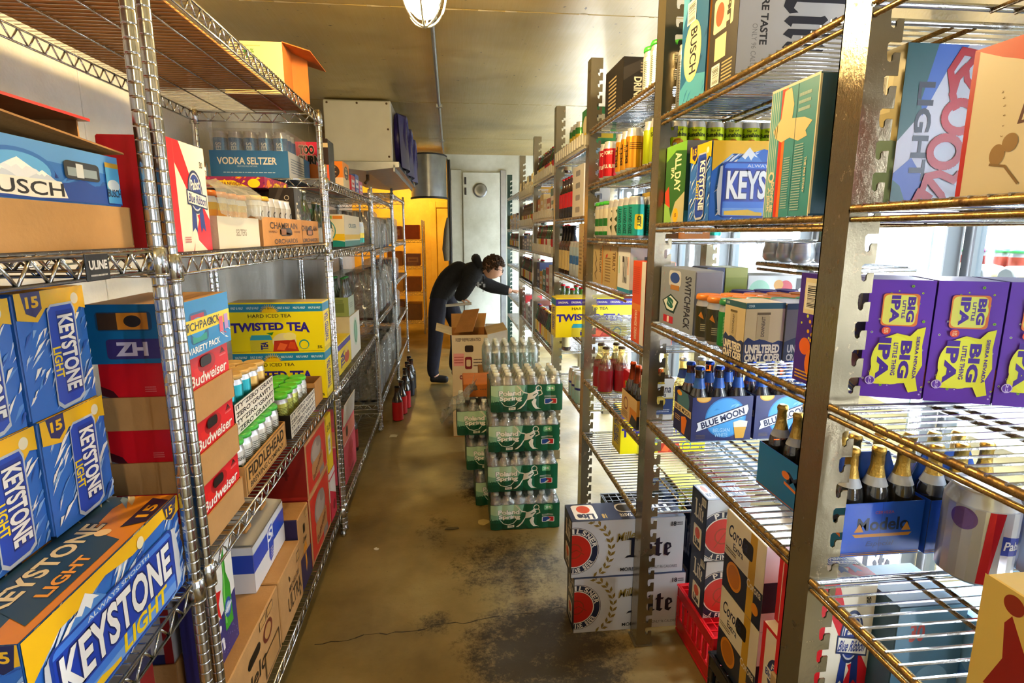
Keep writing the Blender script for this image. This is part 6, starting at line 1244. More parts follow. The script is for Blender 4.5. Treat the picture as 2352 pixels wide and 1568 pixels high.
# bay 1 shelf 1.255
z = 1.255
box3('beer_case', 'grey case with dark sideways lettering and green diamond mark', 0.700, 0.785, 1.555, 1.822, z, z + 0.188, '#8d96a4', {'-x': switchpac})
box3('drink_carton', 'navy carton with a barcode behind the orange-lidded cans', 0.792, 0.850, 1.68, 1.80, z, z + 0.19, '#2a3458', {'-y': upper_navy})
box3('drink_carton', 'olive green lettered carton beside the navy carton', 0.853, 0.925, 1.68, 1.80, z, z + 0.19, '#9aa22e', {'-y': upper_pass})
box3('drink_carton', 'white carton with coloured circles and mountain mark', 0.928, 1.125, 1.68, 1.80, z, z + 0.165, '#e8ece8', {'-y': upper_white})
box3('drink_carton', 'flat white seltzer carton at the back of the middle shelf', 0.86, 1.20, 1.805, 1.82, z, z + 0.16, '#e9edf0', {'-y': truly_white})
for iy in range(2):
    for ix in range(5):
        can((0.712 + 0.068 * ix, 1.49 - 0.068 * iy, z), 'darkor', 'dark olive can with an orange lid on the middle shelf', r=0.033, h=0.128, cols=((1.0, '#46422a'),), art=c_dark if ix < 2 else None, facing=-2.3, lid='#e8862a', group='orange-lidded cans')
for ix in range(5):
    can((0.712 + 0.068 * ix, 1.352, z), 'greenc', 'bright green can with a green lid beside the cider packs', r=0.033, h=0.130, cols=((1.0, '#2a9a4a'),), art=c_greenv if ix < 2 else None, facing=-2.3, lid='#2f8a4a', group='green cans by the cider packs')
for ix in range(5):
    can((0.715 + 0.068 * ix, 1.565, z), 'bluel', 'can with a purple lid behind the orange-lidded cans', r=0.033, h=0.13, cols=((1.0, '#3a3a5a'),), lid='#3a2a8a', group='purple-lidded cans') if ix > 1 else None
box3('cider_pack', 'tan cider four-pack with dark mountain base, nearer the aisle', 0.672, 0.768, 1.215, 1.312, z, z + 0.138, '#cdb98c', {'-y': downeast, '-x': downeast})
box3('cider_pack', 'dark-sided cider four-pack beside the tan one', 0.770, 0.866, 1.212, 1.308, z, z + 0.136, '#6a625c', {'-y': downeast_dark})
box3('beer_case', 'narrow purple case with yellow dots and barcode behind the upright', 0.70, 0.755, 0.984, 1.062, z, z + 0.218, '#43218c', {'-x': big_side, '-y': big_side})
# bay 1 shelf 0.91
z = 0.91
tr = tray3('bottle_carton', 'white and navy beer carton with crown mark and clear bottles', 0.698, 0.802, 1.908, 1.97, 0.8965, 0.8965 + 0.135, '#ecebe4', {'-y': corona_pack, '-x': corona_pack}, m='card', cat='carton', t=0.0012)
for ix in range(2):
    for iy in range(1): bottle((0.7245 + 0.051 * ix, 1.939, 0.9015), 'clear bottle of yellow beer in the white and navy carton', 'clear', cap='#d8c89a', neck=None, group='clear bottles', r=0.0235)
box3('carton', 'plain white carton under the white and navy beer carton', 0.698, 0.81, 1.906, 1.972, 0.81, 0.8955, '#d8d6d0', {})
for ix in range(4):
    bottle((0.78 + 0.062 * ix, 1.785, z), 'clear bottle with a blue neck label behind the navy beer cartons', 'clear', cap='#d8dce4', lab=(0.70, 0.82, '#2a4a9a'), group='clear bottles with blue neck labels', r=0.03)
for k, (x0, x1) in enumerate(((0.735, 0.932), (0.942, 1.139))):
    tray3('bottle_carton', ('navy beer carton with blue moon print, nearer the aisle', 'navy beer carton with blue moon print, farther from the aisle')[k], x0, x1, 1.60, 1.738, z, z + 0.142, '#23285c', {'-y': blue_moon, '-x': blue_moon_end}, m='card', cat='carton', inner='#2a2440', t=0.0012)
    for ix in range(3):
        for iy in range(2): bottle((x0 + 0.034 + 0.064 * ix, 1.635 + 0.068 * iy, z + 0.005), 'blue-necked brown bottle in ' + ('the nearer', 'the farther')[k] + ' blue moon carton', 'brown', cap='#1f3a8a', lab=(0.70, 0.84, '#2f62b4'), group='brown bottles in blue moon cartons ' + 'ab'[k], r=0.0295)
def carrier(label, x0, x1, y0, y1, z, cap, arts, nx, ny, grp):
    c = tray3('bottle_carrier', label, x0, x1, y0, y1, z, z + 0.115, '#1d54c8', arts, m='card', cat='carrier', inner='#4a3a2a', t=0.0012)
    xm = 0.0; L = (y1 - y0) / 2 - 0.006
    m = MB(); m.prism([(-L, 0.02), (L, 0.02), (L, 0.13), (L * 0.6, 0.195), (-L * 0.6, 0.195), (-L, 0.13)], 'x', -0.002, 0.002, '#1c4a9c') if ny >= nx else m.prism([(-(x1 - x0) / 2 + .006, 0.02), ((x1 - x0) / 2 - .006, 0.02), ((x1 - x0) / 2 - .006, 0.13), ((x1 - x0) * .3, 0.195), (-(x1 - x0) * .3, 0.195), (-(x1 - x0) / 2 + .006, 0.13)], 'y', -0.002, 0.002, '#1c4a9c')
    m.build('divider', 'card', c, fixn=True)
    for ix in range(nx):
        for iy in range(ny): bottle((x0 + (x1 - x0) * (ix + 0.5) / nx, y0 + (y1 - y0) * (iy + 0.5) / ny, z + 0.005), grp[0], 'brown', cap=cap, neck='#d8b25a', lab=(0.63, 0.715, '#c9ced4'), group=grp[1], r=0.0268, h=0.215)
carrier('blue six-pack carrier half hidden behind the slotted upright', 0.785, 0.920, 1.105, 1.30, 0.91, '#c9a24a', {'-x': modelo_side, '-y': modelo}, 2, 3, ('gold-foiled bottle in the half hidden blue carrier', 'gold-foiled bottles a'))
# bay 0
z = 1.60
box3('beer_case', 'silver-blue beer case with red script and LIGHT lettering standing on end', 0.765, 1.02, 0.935, 1.05, z, z + 0.262, {'all': '#8fa0c4', '-x': '#c9b46a', 'top': '#9aa8c8'}, {'-y': coors, '-x': (lambda a: (a.rect(0, 0, 100, 100, '#b9a868'), a.rect(30, 60, 50, 30, '#d9c88a'), a.poly([(0, 0), (100, 0), (100, 40), (40, 50), (0, 30)], '#6a8a7a'), barcode(a, 40, 64, 30, 22)), 0)})  # tan side face has the lamp's warm light painted into its colours
box3('beer_case', 'cream beer case with red edge and wheat print on the shelf edge', 0.70, 0.84, 0.48, 0.735, z, z + 0.188, {'all': '#e8d9b4', 'top': '#d9431c', '+y': '#c41620'}, {'-x': red_box, '-y': red_box})
z = 1.2558
for k in range(4):
    c = Vector((0.742, 0.925, 0)) + Vector((math.cos(-0.394), math.sin(-0.394), 0)) * (0.104 * k)
    ctr = c + Vector((math.cos(-0.394) * 0.05 - math.sin(-0.394) * 0.07, math.sin(-0.394) * 0.05 + math.cos(-0.394) * 0.07, 0))
    carton('beer_case', ('purple case with yellow lettering beside the upright', 'second purple case with yellow lettering from the upright', 'third purple case with yellow lettering from the upright', 'fourth purple case from the upright at the picture edge')[k], (ctr.x, ctr.y, z), (0.101, 0.135, 0.214), {'all': '#5a2aa4', '-x': '#43218c'}, {'-y': big_ipa, '-x': big_side}, rz=-0.394, group='purple cases in a row')
z = 0.9108
carrier('blue six-pack carrier with dark script in front of the upright', 0.765, 0.935, 0.950, 1.085, z, '#d0a850', {'-y': modelo, '-x': modelo_side}, 3, 2, ('gold-foiled brown bottle in the blue carrier before the upright', 'gold-foiled bottles b'))
carrier('blue six-pack carrier half hidden by the silver cans', 0.945, 1.115, 0.945, 1.080, z, '#d0a850', {'-y': modelo}, 3, 2, ('gold-foiled brown bottle in the carrier by the silver cans', 'gold-foiled bottles c'))
for iy in range(3):
    for ix in range(4):
        bottle((0.80 + 0.066 * ix + 0.02 * iy, 1.0 - 0.0 + 0.115 + 0.066 * iy, z), 'brown bottle with a blue cap behind the blue carriers', 'brown', cap='#2a5ac4', group='blue-capped bottles behind the carriers', r=0.029, h=0.2) if False else None
for k, (x, y) in enumerate(((0.975, 0.872), (1.115, 0.85))):
    can((x, y, z), 'bigpbr', ('large silver can with red stripe and blue ribbon', 'second large silver can at the picture edge')[k], r=0.058, h=0.185, cols=((1.0, '#b9bcc8'),), art=c_pbr if k == 0 else c_busch, facing=-2.0, group='large silver cans')
box3('drink_carton', 'gold carton with dark red emblem at the shelf edge', 0.712, 0.86, 0.345, 0.615, z, z + 0.188, '#d6b75c', {'-x': high_life, '-y': high_life})
for iy in range(2):
    for ix in range(4):
        bottle((0.99 + 0.075 * ix, 0.70 - 0.11 * iy, z), 'gold-foiled bottle at the back of the near shelf', 'brown', cap='#c9a24a', neck='#d8b25a', group='gold-foiled bottles at the back', r=0.0295, h=0.2)
# floor level under the steel rack
box3('beer_case', 'white pilsner case with red seal standing in the aisle, lower of two', 0.452, 0.90, 1.925, 2.055, 0.0, 0.234, {'all': '#1b2440', '-y': '#cfd2d8'}, {'-y': lite_face, 'top': lite_top, '-x': lite_end}, rz=0.0)
box3('beer_case', 'white pilsner case with red seal standing in the aisle, upper of two', 0.440, 0.888, 1.935, 2.075, 0.2355, 0.470, {'all': '#1b2440', '-y': '#cfd2d8'}, {'-y': lite_face, 'top': lite_top, '-x': lite_end})
def milk_crate(label, x0, x1, y0, y1, h, col):
    o = empty('milk_crate', ((x0 + x1) / 2, (y0 + y1) / 2, 0)); tag(o, label, 'crate'); X, Y = (x1 - x0) / 2, (y1 - y0) / 2
    m = MB(); m.bbox(-X, -Y, 0, X, Y, 0.015, col, b=0.004); m.build('crate_base', 'plastic', o)
    for nm, (a, b, c, d) in {'side_a': (-X, -Y, X, -Y + 0.012), 'side_b': (-X, Y - 0.012, X, Y), 'side_c': (-X, -Y + 0.012, -X + 0.012, Y - 0.012), 'side_d': (X - 0.012, -Y + 0.012, X, Y - 0.012)}.items():
        m = MB(); lx = c - a > d - b; n = 6
        m.bbox(a, b, 0.015, c, d, 0.07, col, b=0.004); m.bbox(a, b, h - 0.05, c, d, h, col, b=0.006)
        for k in range(n + 1):
            t = k / n
            if lx: xx = a + (c - a - 0.02) * t; m.bbox(xx, b, 0.07, xx + 0.02, d, h - 0.05, col, b=0.003)
            else: yy = b + (d - b - 0.02) * t; m.bbox(a, yy, 0.07, c, yy + 0.02, h - 0.05, col, b=0.003)
        m.build('side_grating', 'plastic', o)
    m = MB()
    for k in range(9):
        t = -1 + 2 * k / 8; m.bar((X * t, -Y, h - 0.004), (X * t, Y, h - 0.004), 0.003, 4, col); m.bar((-X, Y * t, h - 0.003), (X, Y * t, h - 0.003), 0.003, 4, col)
    m.build('top_grating', 'plastic', o); return o
milk_crate('red plastic milk crate on the floor under the lite cases', 0.86, 1.165, 1.60, 1.905, 0.20, '#c8141c')
milk_crate('black plastic milk crate on the floor under the gold-banded cartons', 0.84, 1.14, 1.285, 1.585, 0.165, '#17181b')
milk_crate('black plastic milk crate on the floor farther under the rack', 0.74, 1.05, 2.30, 2.62, 0.24, '#1b1a17')
box3('beer_case', 'white pilsner case with red seal on the red crate, lower of two', 0.868, 1.022, 1.70, 1.822, 0.2015, 0.42, {'all': '#161c33', '-y': '#cfd2d8', 'top': '#1b2440'}, {'-x': (lite_end, 0), '-y': (lambda a: (a.rect(0, 0, 100, 100, '#cfd2d8'), pilsner_seal(a, 40, 40, 62)), 0)})
box3('beer_case', 'white pilsner case with red seal on the red crate, upper of two', 0.858, 1.012, 1.70, 1.822, 0.4255, 0.655, {'all': '#161c33', '-y': '#cfd2d8', 'top': '#1b2440'}, {'-x': (lite_end, 0), '-y': (lambda a: (a.rect(0, 0, 100, 100, '#cfd2d8'), pilsner_seal(a, 40, 40, 62)), 0), 'top': lite_top})
for k in range(2):
    box3('beer_case', ('cream and navy carton with gold band, lower of two on the black crate', 'cream and navy carton with gold band, upper of two on the black crate')[k], 0.855, 1.02, 1.335, 1.56, 0.1665 + 0.2665 * k, 0.431 + 0.2665 * k, {'all': '#e6dcc2', '-y': '#f0eeea'}, {'-x': corona_face, '-y': corona_end})
PB = {'all': '#d41a25', '-x': '#f1e9d4', 'top': '#e9ddc4', '-y': '#d9d2c8'}
for k, (z0, z1, x0) in enumerate(((0.0, 0.255, 0.84), (0.2565, 0.515, 0.83), (0.5165, 0.705, 0.86))):
    box3('beer_case', ('red and cream beer case with blue seal, lowest under the near shelf', 'red and cream beer case with blue seal, second in the low stack', 'small red and cream beer case on top of the low stack')[k], x0, x0 + 0.16, 1.11, 1.28, z0, z1, PB, {'-x': pbr_end})
box3('beer_case', 'cream and red 30-pack case with blue seal below the near shelf', 0.748, 0.888, 0.985, 1.10, 0.52, 0.835, {'all': '#d41a25', '-y': '#f1e9d4', 'top': '#eee6d8'}, {'-y': pbr_face, 'top': pbr_face})
box3('carton', 'brown carton under the cream and red 30-pack', 0.745, 0.89, 0.97, 1.105, 0.0, 0.5185, '#b0956a', {}, m='kraft')
box3('beer_case', 'slate blue can case with a round print below the near shelf', 0.896, 1.05, 0.93, 1.08, 0.502, 0.80, '#54788c', {'-y': blue_dark})
box3('beer_case', 'pale blue can case below the near shelf', 1.057, 1.25, 0.78, 1.04, 0.502, 0.77, '#8fbcd8', {'-y': blue_light, 'top': blue_light, '-x': blue_light})
box3('carton', 'plain white carton under the pale blue can case', 0.982, 1.26, 0.60, 1.09, 0.0, 0.4985, '#cfd4d8', {})
box3('beer_case', 'small grey-blue lettered case beside the red and cream 30-pack', 0.85, 0.965, 0.76, 0.88, 0.46, 0.62, '#4a7486', {'-y': blue_dark, 'top': (rack_small, 0, '#5a8496', '#e0e6e8')})
box3('carton', 'brown carton supporting the small grey-blue case', 0.84, 0.97, 0.62, 0.90, 0.0, 0.4585, '#a08a68', {}, m='kraft')
for k in range(2):
    box3('drink_carton', ('pale yellow carton with a round print, lower of two behind the rack', 'pale yellow carton with a round print, upper of two behind the rack')[k], 0.94, 1.06, 2.14, 2.28, 0.245 * k + 0.0, 0.245 * k + 0.2435, '#c9bc4c', {'-y': yellow_box, '-x': yellow_box})
box3('beer_case', 'dark navy pilsner case behind the red crate cases', 0.93, 1.10, 1.95, 2.04, 0.0, 0.485, '#161c33', {'-x': lite_end, '-y': lite_end})
box3('beer_case', 'white 30-pack case under the wire shelf behind the gold-banded cartons', 1.045, 1.28, 1.36, 1.58, 0.40, 0.80, '#e6e8ec', {'top': lite_face, '-y': lite_face})
box3('carton', 'plain carton beneath the white 30-pack', 1.045, 1.28, 1.36, 1.58, 0.171, 0.3985, '#c9c4b8', {})
box3('beer_case', 'navy case with dark round print farthest under the rack', 0.86, 0.93, 2.1, 2.26, 0.0, 0.48, '#1c2c48', {'-y': rack_small and (rack_small, 0, '#1c2c48', '#7a8a9a')})
# bay 2
z = 2.04
box3('drink_carton', 'black drink carton with pale lettering on the top steel shelf', 0.70, 0.86, 2.34, 2.60, z, z + 0.20, '#221e1c', {'-x': long_vert if False else dark_small, '-y': long_vert})
for ix in range(2):
    for iy in range(2): can((0.735 + 0.068 * ix, 2.10 - 0.072 * iy, z), 'tlgreen', 'cream tall can with green lid on the top steel shelf', r=0.033, h=0.158, cols=((1.0, '#c9bf94'),), art=c_smalltext, facing=-2.2, lid='#3fae3a', group='cream cans with green lids')
z = 1.785
for ix in range(2):
    for iy in range(2): can((0.71 + 0.068 * ix, 2.52 + 0.068 * iy, z), 'redc', 'red tall can with pale lettering on the steel rack', r=0.033, h=0.158, cols=((1.0, '#b51320'),), art=c_red, facing=-2.2, group='red tall cans')
for ix in range(2):
    for iy in range(3): can((0.712 + 0.068 * ix, 2.20 + 0.068 * iy, z), 'goldc', 'gold tall can with dark stripes beside the red cans', r=0.033, h=0.158, cols=((1.0, '#c98a1c'),), art=c_gold, facing=-2.2, group='gold tall cans')
for ix in range(7):
    for iy in range(2): can((0.735 + 0.067 * ix, 2.0 + 0.068 * iy, z), 'sunsh', 'yellow-green can with dark blackletter writing at the back shelf', r=0.0325, h=0.158, cols=((1.0, '#b4c41a'),), art=c_sunshine if iy == 0 else None, facing=-1.9, group='yellow-green cans')
z = 1.53
for iy in range(3):
    for ix in range(2): can((0.71 + 0.068 * ix, 2.50 + 0.068 * iy, z), 'ipar', 'white tall can with green base beside teal cans', r=0.033, h=0.158, cols=((0.15, '#2f8a3a'), (1.0, '#e2dcc4')), art=c_text('I', '#2f7a3a', None, 0), facing=-2.2, lid='#3fae3a', group='white and green tall cans')
for iy in range(2):
    for ix in range(2): can((0.71 + 0.068 * ix, 2.35 + 0.068 * iy, z), 'leafr', 'cream tall can with a dark curling drawing', r=0.033, h=0.158, cols=((1.0, '#e2dcc4'),), art=c_whiteleaf, facing=-2.2, group='cream drawn cans')
for iy in range(3):
    for ix in range(2): can((0.71 + 0.068 * ix, 2.14 + 0.068 * iy, z), 'zeror', 'teal tall can with yellow panel on the steel rack', r=0.033, h=0.158, cols=((1.0, '#2aa896'),), art=c_zero, facing=-2.2, group='teal cans with yellow panel')
for k in range(4):
    box3('drink_carton', ('orange striped carton behind the white cans', 'black and white striped carton behind the cans', 'yellow carton behind the teal cans', 'blue carton at the back of the can shelf')[k], 0.88, 1.0, 2.12 + 0.16 * k, 2.26 + 0.16 * k, z, z + 0.20, ('#d9861f', '#3a3a3a', '#e0b82a', '#3a6ab0')[k], {'-y': (rack_small, 0, ('#d9861f', '#3a3a3a', '#e0b82a', '#3a6ab0')[k]), '-x': (rack_small, 0, ('#d9861f', '#3a3a3a', '#e0b82a', '#3a6ab0')[k])})
z = 1.315
box3('drink_carton', 'tan seltzer carton with wave drawing and sideways lettering', 0.70, 0.83, 2.56, 2.74, z, z + 0.185, '#c9b27a', {'-x': white_claw, '-y': white_claw})
box3('drink_carton', 'tan fruit seltzer carton with sideways lettering', 0.70, 0.84, 2.34, 2.54, z, z + 0.19, '#c7ad72', {'-x': truly_box, '-y': truly_box})
box3('drink_carton', 'white seltzer carton next to the orange upright carton', 0.70, 0.85, 2.16, 2.32, z, z + 0.18, '#dfe4e8', {'-x': truly_white, '-y': truly_white})
z = 1.145
box3('drink_carton', 'tall orange carton standing beside the slotted upright', 0.690, 0.80, 1.945, 2.085, z, z + 0.305, {'all': '#e2501c', '-y': '#d9d4cc'}, {'-x': cola_orange})
for k in range(0):
    can((0.72, 2.70 - 0.12 * k, z), 'flatc', 'turquoise and yellow striped can under the seltzer cartons', r=0.033, h=0.122, cols=((0.3, '#2a9ab0'), (0.6, '#e4d43a'), (1.0, '#d8dce0')), group='striped cans')
z = 0.81
for k in range(4):
    bottle((0.715 + 0.075 * (k % 2), 2.60 - 0.09 * (k // 2), z), 'red drink bottle on the low steel shelf', 'clear', cap='#3a2a20', lab=(0.05, 0.62, '#8a1622'), group='red drink bottles', r=0.035, h=0.22)
mk = box3('drink_carton', 'red and yellow fruit-print carton beside the cider carrier', 0.78, 0.93, 2.22, 2.44, z, z + 0.13, '#c4202c', {'-x': (lambda a: (a.rect(0, 0, 100, 100, '#c4202c'), a.ell(60, 10, 46, 60, '#e4b42a'), a.ell(62, 6, 42, 54, '#2a1a14'), a.text("mike's", 62, 30, 50, 22, '#e9dcb0', 0.04), dots(a, 5, ['#8fc23c', '#e0402a'], (6, 9), 4, (10, 50, 50, 90))), 0), '-y': (rack_small, 0, '#b5182a')})
tc = tray3('bottle_carrier', 'tan cider carrier with dark bottles on the low steel shelf', 0.692, 0.82, 1.985, 2.175, z, z + 0.115, '#d9b070', {'-x': (lambda a: (a.rect(0, 0, 100, 100, '#dcb878'), a.ell(30, 60, 14, None, '#8a3a2a'), a.ell(30, 60, 10, None, '#dcb878'), a.rect(56, 0, 44, 60, '#d9861f'), a.poly([(56, 0), (70, 40), (100, 30), (100, 0)], '#2a2a30'), small_text(a, 8, 10, 36, 24, 4, '#5a4a34')), 0), '-y': (lambda a: (a.rect(0, 0, 100, 100, '#e0a03a'), a.rect(0, 0, 100, 46, '#2a2a30')), 0)}, m='card', cat='carrier', t=0.0012)
for iy in range(3):
    for ix in range(2): bottle((0.724 + 0.064 * ix, 2.017 + 0.063 * iy, z + 0.005), 'brown bottle with orange foil in the tan cider carrier', 'brown', cap='#b5461c', neck='#8a3a1c', group='bottles in the tan carrier', r=0.027)
z = 0.52
box3('tea_box', 'yellow tea box with purple band lying low in the steel rack', 0.78, 1.20, 2.45, 2.58, z + 0.0, z + 0.215, '#f2d80d', {'-y': twisted_orig, '-x': twisted_side})
for k in range(3):
    can((0.70 + 0.0 * k, 2.95 + 0.08 * k, 0.62), 'milk', 'pale bottle-shaped can with purple band on the low shelf', r=0.033, h=0.17, cols=((0.55, '#cfe0da'), (0.65, '#3a3a8a'), (1.0, '#d8e4e0')), group='pale cans low in the rack')
# bay 3
z = 1.0
box3('tea_box', 'yellow tea box with purple band jutting out of the steel rack', 0.552, 0.985, 2.93, 3.06, z, z + 0.212, {'all': '#f2d80d'}, {'-y': twisted_orig, '-x': twisted_side})
box3('tea_box', 'yellow tea box behind the one jutting out', 0.60, 1.02, 3.09, 3.22, z, z + 0.20, {'all': '#e8cc1a', '-x': '#e0c41c'}, {'-x': sierra_side})
rb = random.Random(33)
CC = ['#b3262a', '#2a6a3a', '#c9b27a', '#3a4a7a', '#d8d4c8', '#7a3a24', '#1f7a78', '#d9a02a', '#4a2a20', '#8a8c90']
def shelf_fill(y0, y1, z, hmax, what, seed, where):
    r = random.Random(seed); y = y1 - 0.02; n = 0
    while y > y0 + 0.08:
        c = r.choice(CC)
        if what == 'box':
            d = r.uniform(0.11, 0.17); h = r.uniform(0.55, 0.95) * hmax
            if y - d < y0: break
            box3('drink_carton', 'small %s carton on the %s' % ({'#b3262a': 'red', '#2a6a3a': 'green', '#c9b27a': 'tan', '#3a4a7a': 'navy', '#d8d4c8': 'white', '#7a3a24': 'brown', '#1f7a78': 'teal', '#d9a02a': 'amber', '#4a2a20': 'dark brown', '#8a8c90': 'grey'}[c], where), 0.70, 0.86, y - d, y, z, z + h, c, {'-y': (rack_small, 0, c), '-x': (rack_small, 0, c)}, group='cartons on the ' + where); y -= d + 0.012
        else:
            kind = r.choice(['brown', 'green', 'brown']); h = min(hmax * 0.95, 0.235)
            bottle((0.715, y - 0.034, z), 'dark bottle on the ' + where, kind, cap=r.choice(['#b3262a', '#c9a24a', '#2a3a8a', '#cfcfcf']), lab=(0.12, 0.48, r.choice(['#d8c98a', '#d9b02a', '#d8d4c8', '#b3262a'])), group='bottles on the ' + where, h=h, r=min(0.031, h * 0.14)); y -= 0.071
            if r.random() < 0.6: bottle((0.79, y + 0.0, z), 'dark bottle on the ' + where, kind, cap='#b3262a', lab=(0.12, 0.48, '#c9b98a'), group='bottles on the ' + where, h=h, r=min(0.031, h * 0.14))
box3('drink_carton', 'green and teal carton on the white-fronted top shelf', 0.70, 0.84, 2.90, 3.05, 1.985, 2.17, '#3a9aa0', {'-x': sierra_side, '-y': sierra_side})
for k in range(3): can((0.715, 3.12 + 0.075 * k, 1.985), 'corn', 'yellow can with green top on the white-fronted shelf', r=0.035, h=0.15, cols=((0.7, '#d9b83a'), (1.0, '#3a7a3a')), group='yellow and green cans')
box3('drink_carton', 'white carton with four grey pill shapes on its face', 0.68, 0.82, 2.90, 3.16, 1.64, 1.90, '#e6e2d8', {'-x': white_pills, '-y': white_pills})
for k in range(5): bottle((0.715, 3.24 + 0.08 * k, 1.64), 'soda bottle with red label and cap on the upper steel shelf', 'brown', cap='#c4202c', lab=(0.25, 0.6, '#c4202c'), group='soda bottles', r=0.033, h=0.24)
box3('drink_carton', 'tall tan carton leaning at the shelf edge beside dark bottles', 0.69, 0.82, 2.88, 3.02, 1.305, 1.60, '#c7ad72', {'-x': truly_box, '-y': truly_box})
for k in range(3):
    can((0.715, 3.06 + 0.08 * k, 1.305), 'bluewh', 'pale blue and white can on the third bay shelf', r=0.034, h=0.2, cols=((0.4, '#d8e0e8'), (0.7, '#4a7ab8'), (1.0, '#b9d0e0')), group='pale blue cans')
for k in range(4): bottle((0.72, 3.30 + 0.085 * k, 1.305), 'black-labelled wine bottle on the third bay shelf', 'brown', cap='#1a1a1a', neck='#1a1a1e', lab=(0.1, 0.5, '#c9b27a'), group='wine bottles', r=0.036, h=0.29)
for k in range(5): bottle((0.72 + 0.07 * (k % 2), 3.30 + 0.07 * k, 1.0), 'green soda bottle in the third bay', 'green', cap='#c4202c', lab=(0.2, 0.5, '#b3262a'), group='green soda bottles', r=0.031)
for (y0, y1, z, h, what, sd, wh) in ((3.74, 4.58, 1.94, 0.2, 'bottle', 1, 'white-fronted shelf of the fourth bay'), (3.74, 4.58, 1.66, 0.22, 'box', 2, 'second shelf of the fourth bay'), (3.74, 4.58, 1.42, 0.2, 'bottle', 3, 'third shelf of the fourth bay'), (3.74, 4.58, 1.12, 0.24, 'box', 4, 'fourth shelf of the fourth bay'), (3.74, 4.58, 0.75, 0.25, 'bottle', 5, 'lowest shelf of the fourth bay'),
                                     (4.68, 5.54, 1.88, 0.2, 'box', 6, 'top shelf of the fifth bay'), (4.68, 5.54, 1.62, 0.2, 'bottle', 7, 'second shelf of the fifth bay'), (4.68, 5.54, 1.40, 0.18, 'box', 8, 'third shelf of the fifth bay'), (4.68, 5.54, 1.12, 0.22, 'bottle', 9, 'fourth shelf of the fifth bay'), (4.68, 5.54, 0.75, 0.25, 'box', 10, 'lowest shelf of the fifth bay'),
                                     (5.66, 6.7, 1.60, 0.2, 'box', 12, 'second shelf of the last bay'), (5.66, 6.7, 1.40, 0.16, 'bottle', 13, 'third shelf of the last bay')):
    shelf_fill(y0, y1, z, h, what, sd, wh)
# jars and rolls on a shop shelf beyond the glass doors
sh = empty('shop_shelf', (2.3, 1.9, 0)); tag(sh, 'white shop shelf with red jars beyond the cooler doors', 'shelf')
m = MB(); m.bbox(-0.09, -0.9, 1.30, 0.3, 0.9, 1.33, '#e6eaee', b=0.004); m.build('shelf_board', 'plastic', sh)
m = MB(); m.bbox(-0.02, -0.9, 1.0, 0.3, 0.9, 1.03, '#e6eaee', b=0.004); m.build('shelf_board', 'plastic', sh)
for y in (-0.9, 0.86):
    m = MB(); m.bbox(0.26, y, 0.0, 0.3, y + 0.04, 1.75, '#d5d9dd', b=0.004); m.build('shelf_upright', 'plastic', sh)
for k in range(14):
    can((2.42, 1.12 + 0.105 * k, 1.3306), 'jarred' + str(k % 3), 'red sauce jar with green lid on the shop shelf', r=0.046, h=0.15, cols=((0.35, '#b8402c'), (0.75, '#c9584a'), (1.0, '#c4503c')), art=c_text('Classico', '#f0ece0', None, 0), facing=PI, lid='#3fae5a' if k % 4 else '#b04a8a', group='red jars on the shop shelf', name='sauce_jar')
for k in range(10):
    can((2.235, 1.15 + 0.13 * k, 1.376), 'roll', 'cream roll lying in front of the red jars on the shop shelf', r=0.045, h=0.11, cols=((1.0, '#e9d9a4'),), tilt=(0, PI / 2), group='cream rolls on the shop shelf', name='cream_roll')
# ------------------------------------------------------------------ water packs and boxes in the aisle
def water_art(a):
    a.rect(0, 0, 100, 100, '#0f5a3c'); a.poly([(0, 100), (48, 100), (46, 70), (40, 50), (30, 40), (0, 36)], '#7fb59a'); a.ell(16, 86, 26, 30, '#b4d8b8'); a.poly([(0, 0), (0, 34), (8, 40), (14, 34), (20, 42), (26, 34), (32, 40), (38, 32), (44, 28), (50, 14), (56, 0)], '#0b4630')
    for k in range(14): a.poly([(k * 3.4, 26), (k * 3.4 + 1.3, 48 - (k % 3) * 4), (k * 3.4 + 2.6, 26)], '#145a40'); a.layer -= 1
    a.layer += 1; a.stroke([(14, 36), (18, 22), (25, 18), (33, 22), (37, 36)], 1.0, '#dfe9df')
    a.text('Poland', 26, 70, 31, 20, '#fbfcf8', 0.05, ol='#1d5a42', olw=0.03); a.text('Spring', 27, 48, 31, 22, '#fbfcf8', 0.05, ol='#1d5a42', olw=0.03)
    # swinging figure in outline
    wc = '#e9e6da'
    a.stroke([(36, 98), (45, 72), (52, 66)], 1.5, wc); a.poly([(51, 66), (58, 72), (63, 82), (66, 66), (60, 48), (50, 40), (46, 22), (40, 8), (36, 6), (44, 24), (50, 46)], wc); a.poly([(60, 48), (56, 34), (58, 18), (62, 6), (70, 4), (64, 12), (62, 26), (63, 44)], wc); a.ell(66, 86, 4.4, None, wc); a.ell(66, 86, 3.2, None, '#0f5a3c'); a.stroke([(63, 78), (70, 76), (71, 64), (66, 56)], 1.2, wc); a.stroke([(58, 60), (63, 66)], 1.4, '#3a5a44')
    a.rrect(77, 74, 12, 22, 2, '#6ab07c'); a.text('24', 83, 85, 8, 10, '#f2f4ee', 0.03); small_text(a, 74, 50, 17, 8, 2, '#dfe9df')
    a.rrect(74, 24, 18, 22, 1.5, '#f0f0f0'); a.poly([(75, 26), (75, 44), (83, 44), (86, 36), (80, 26)], '#1d3f8a'); a.poly([(83, 44), (91, 44), (91, 26), (84, 26), (87, 34)], '#c4262f'); a.rect(24, 5, 10, 10, '#d9d4c4'); barcode(a, 25, 6, 8, 8)
WB = None
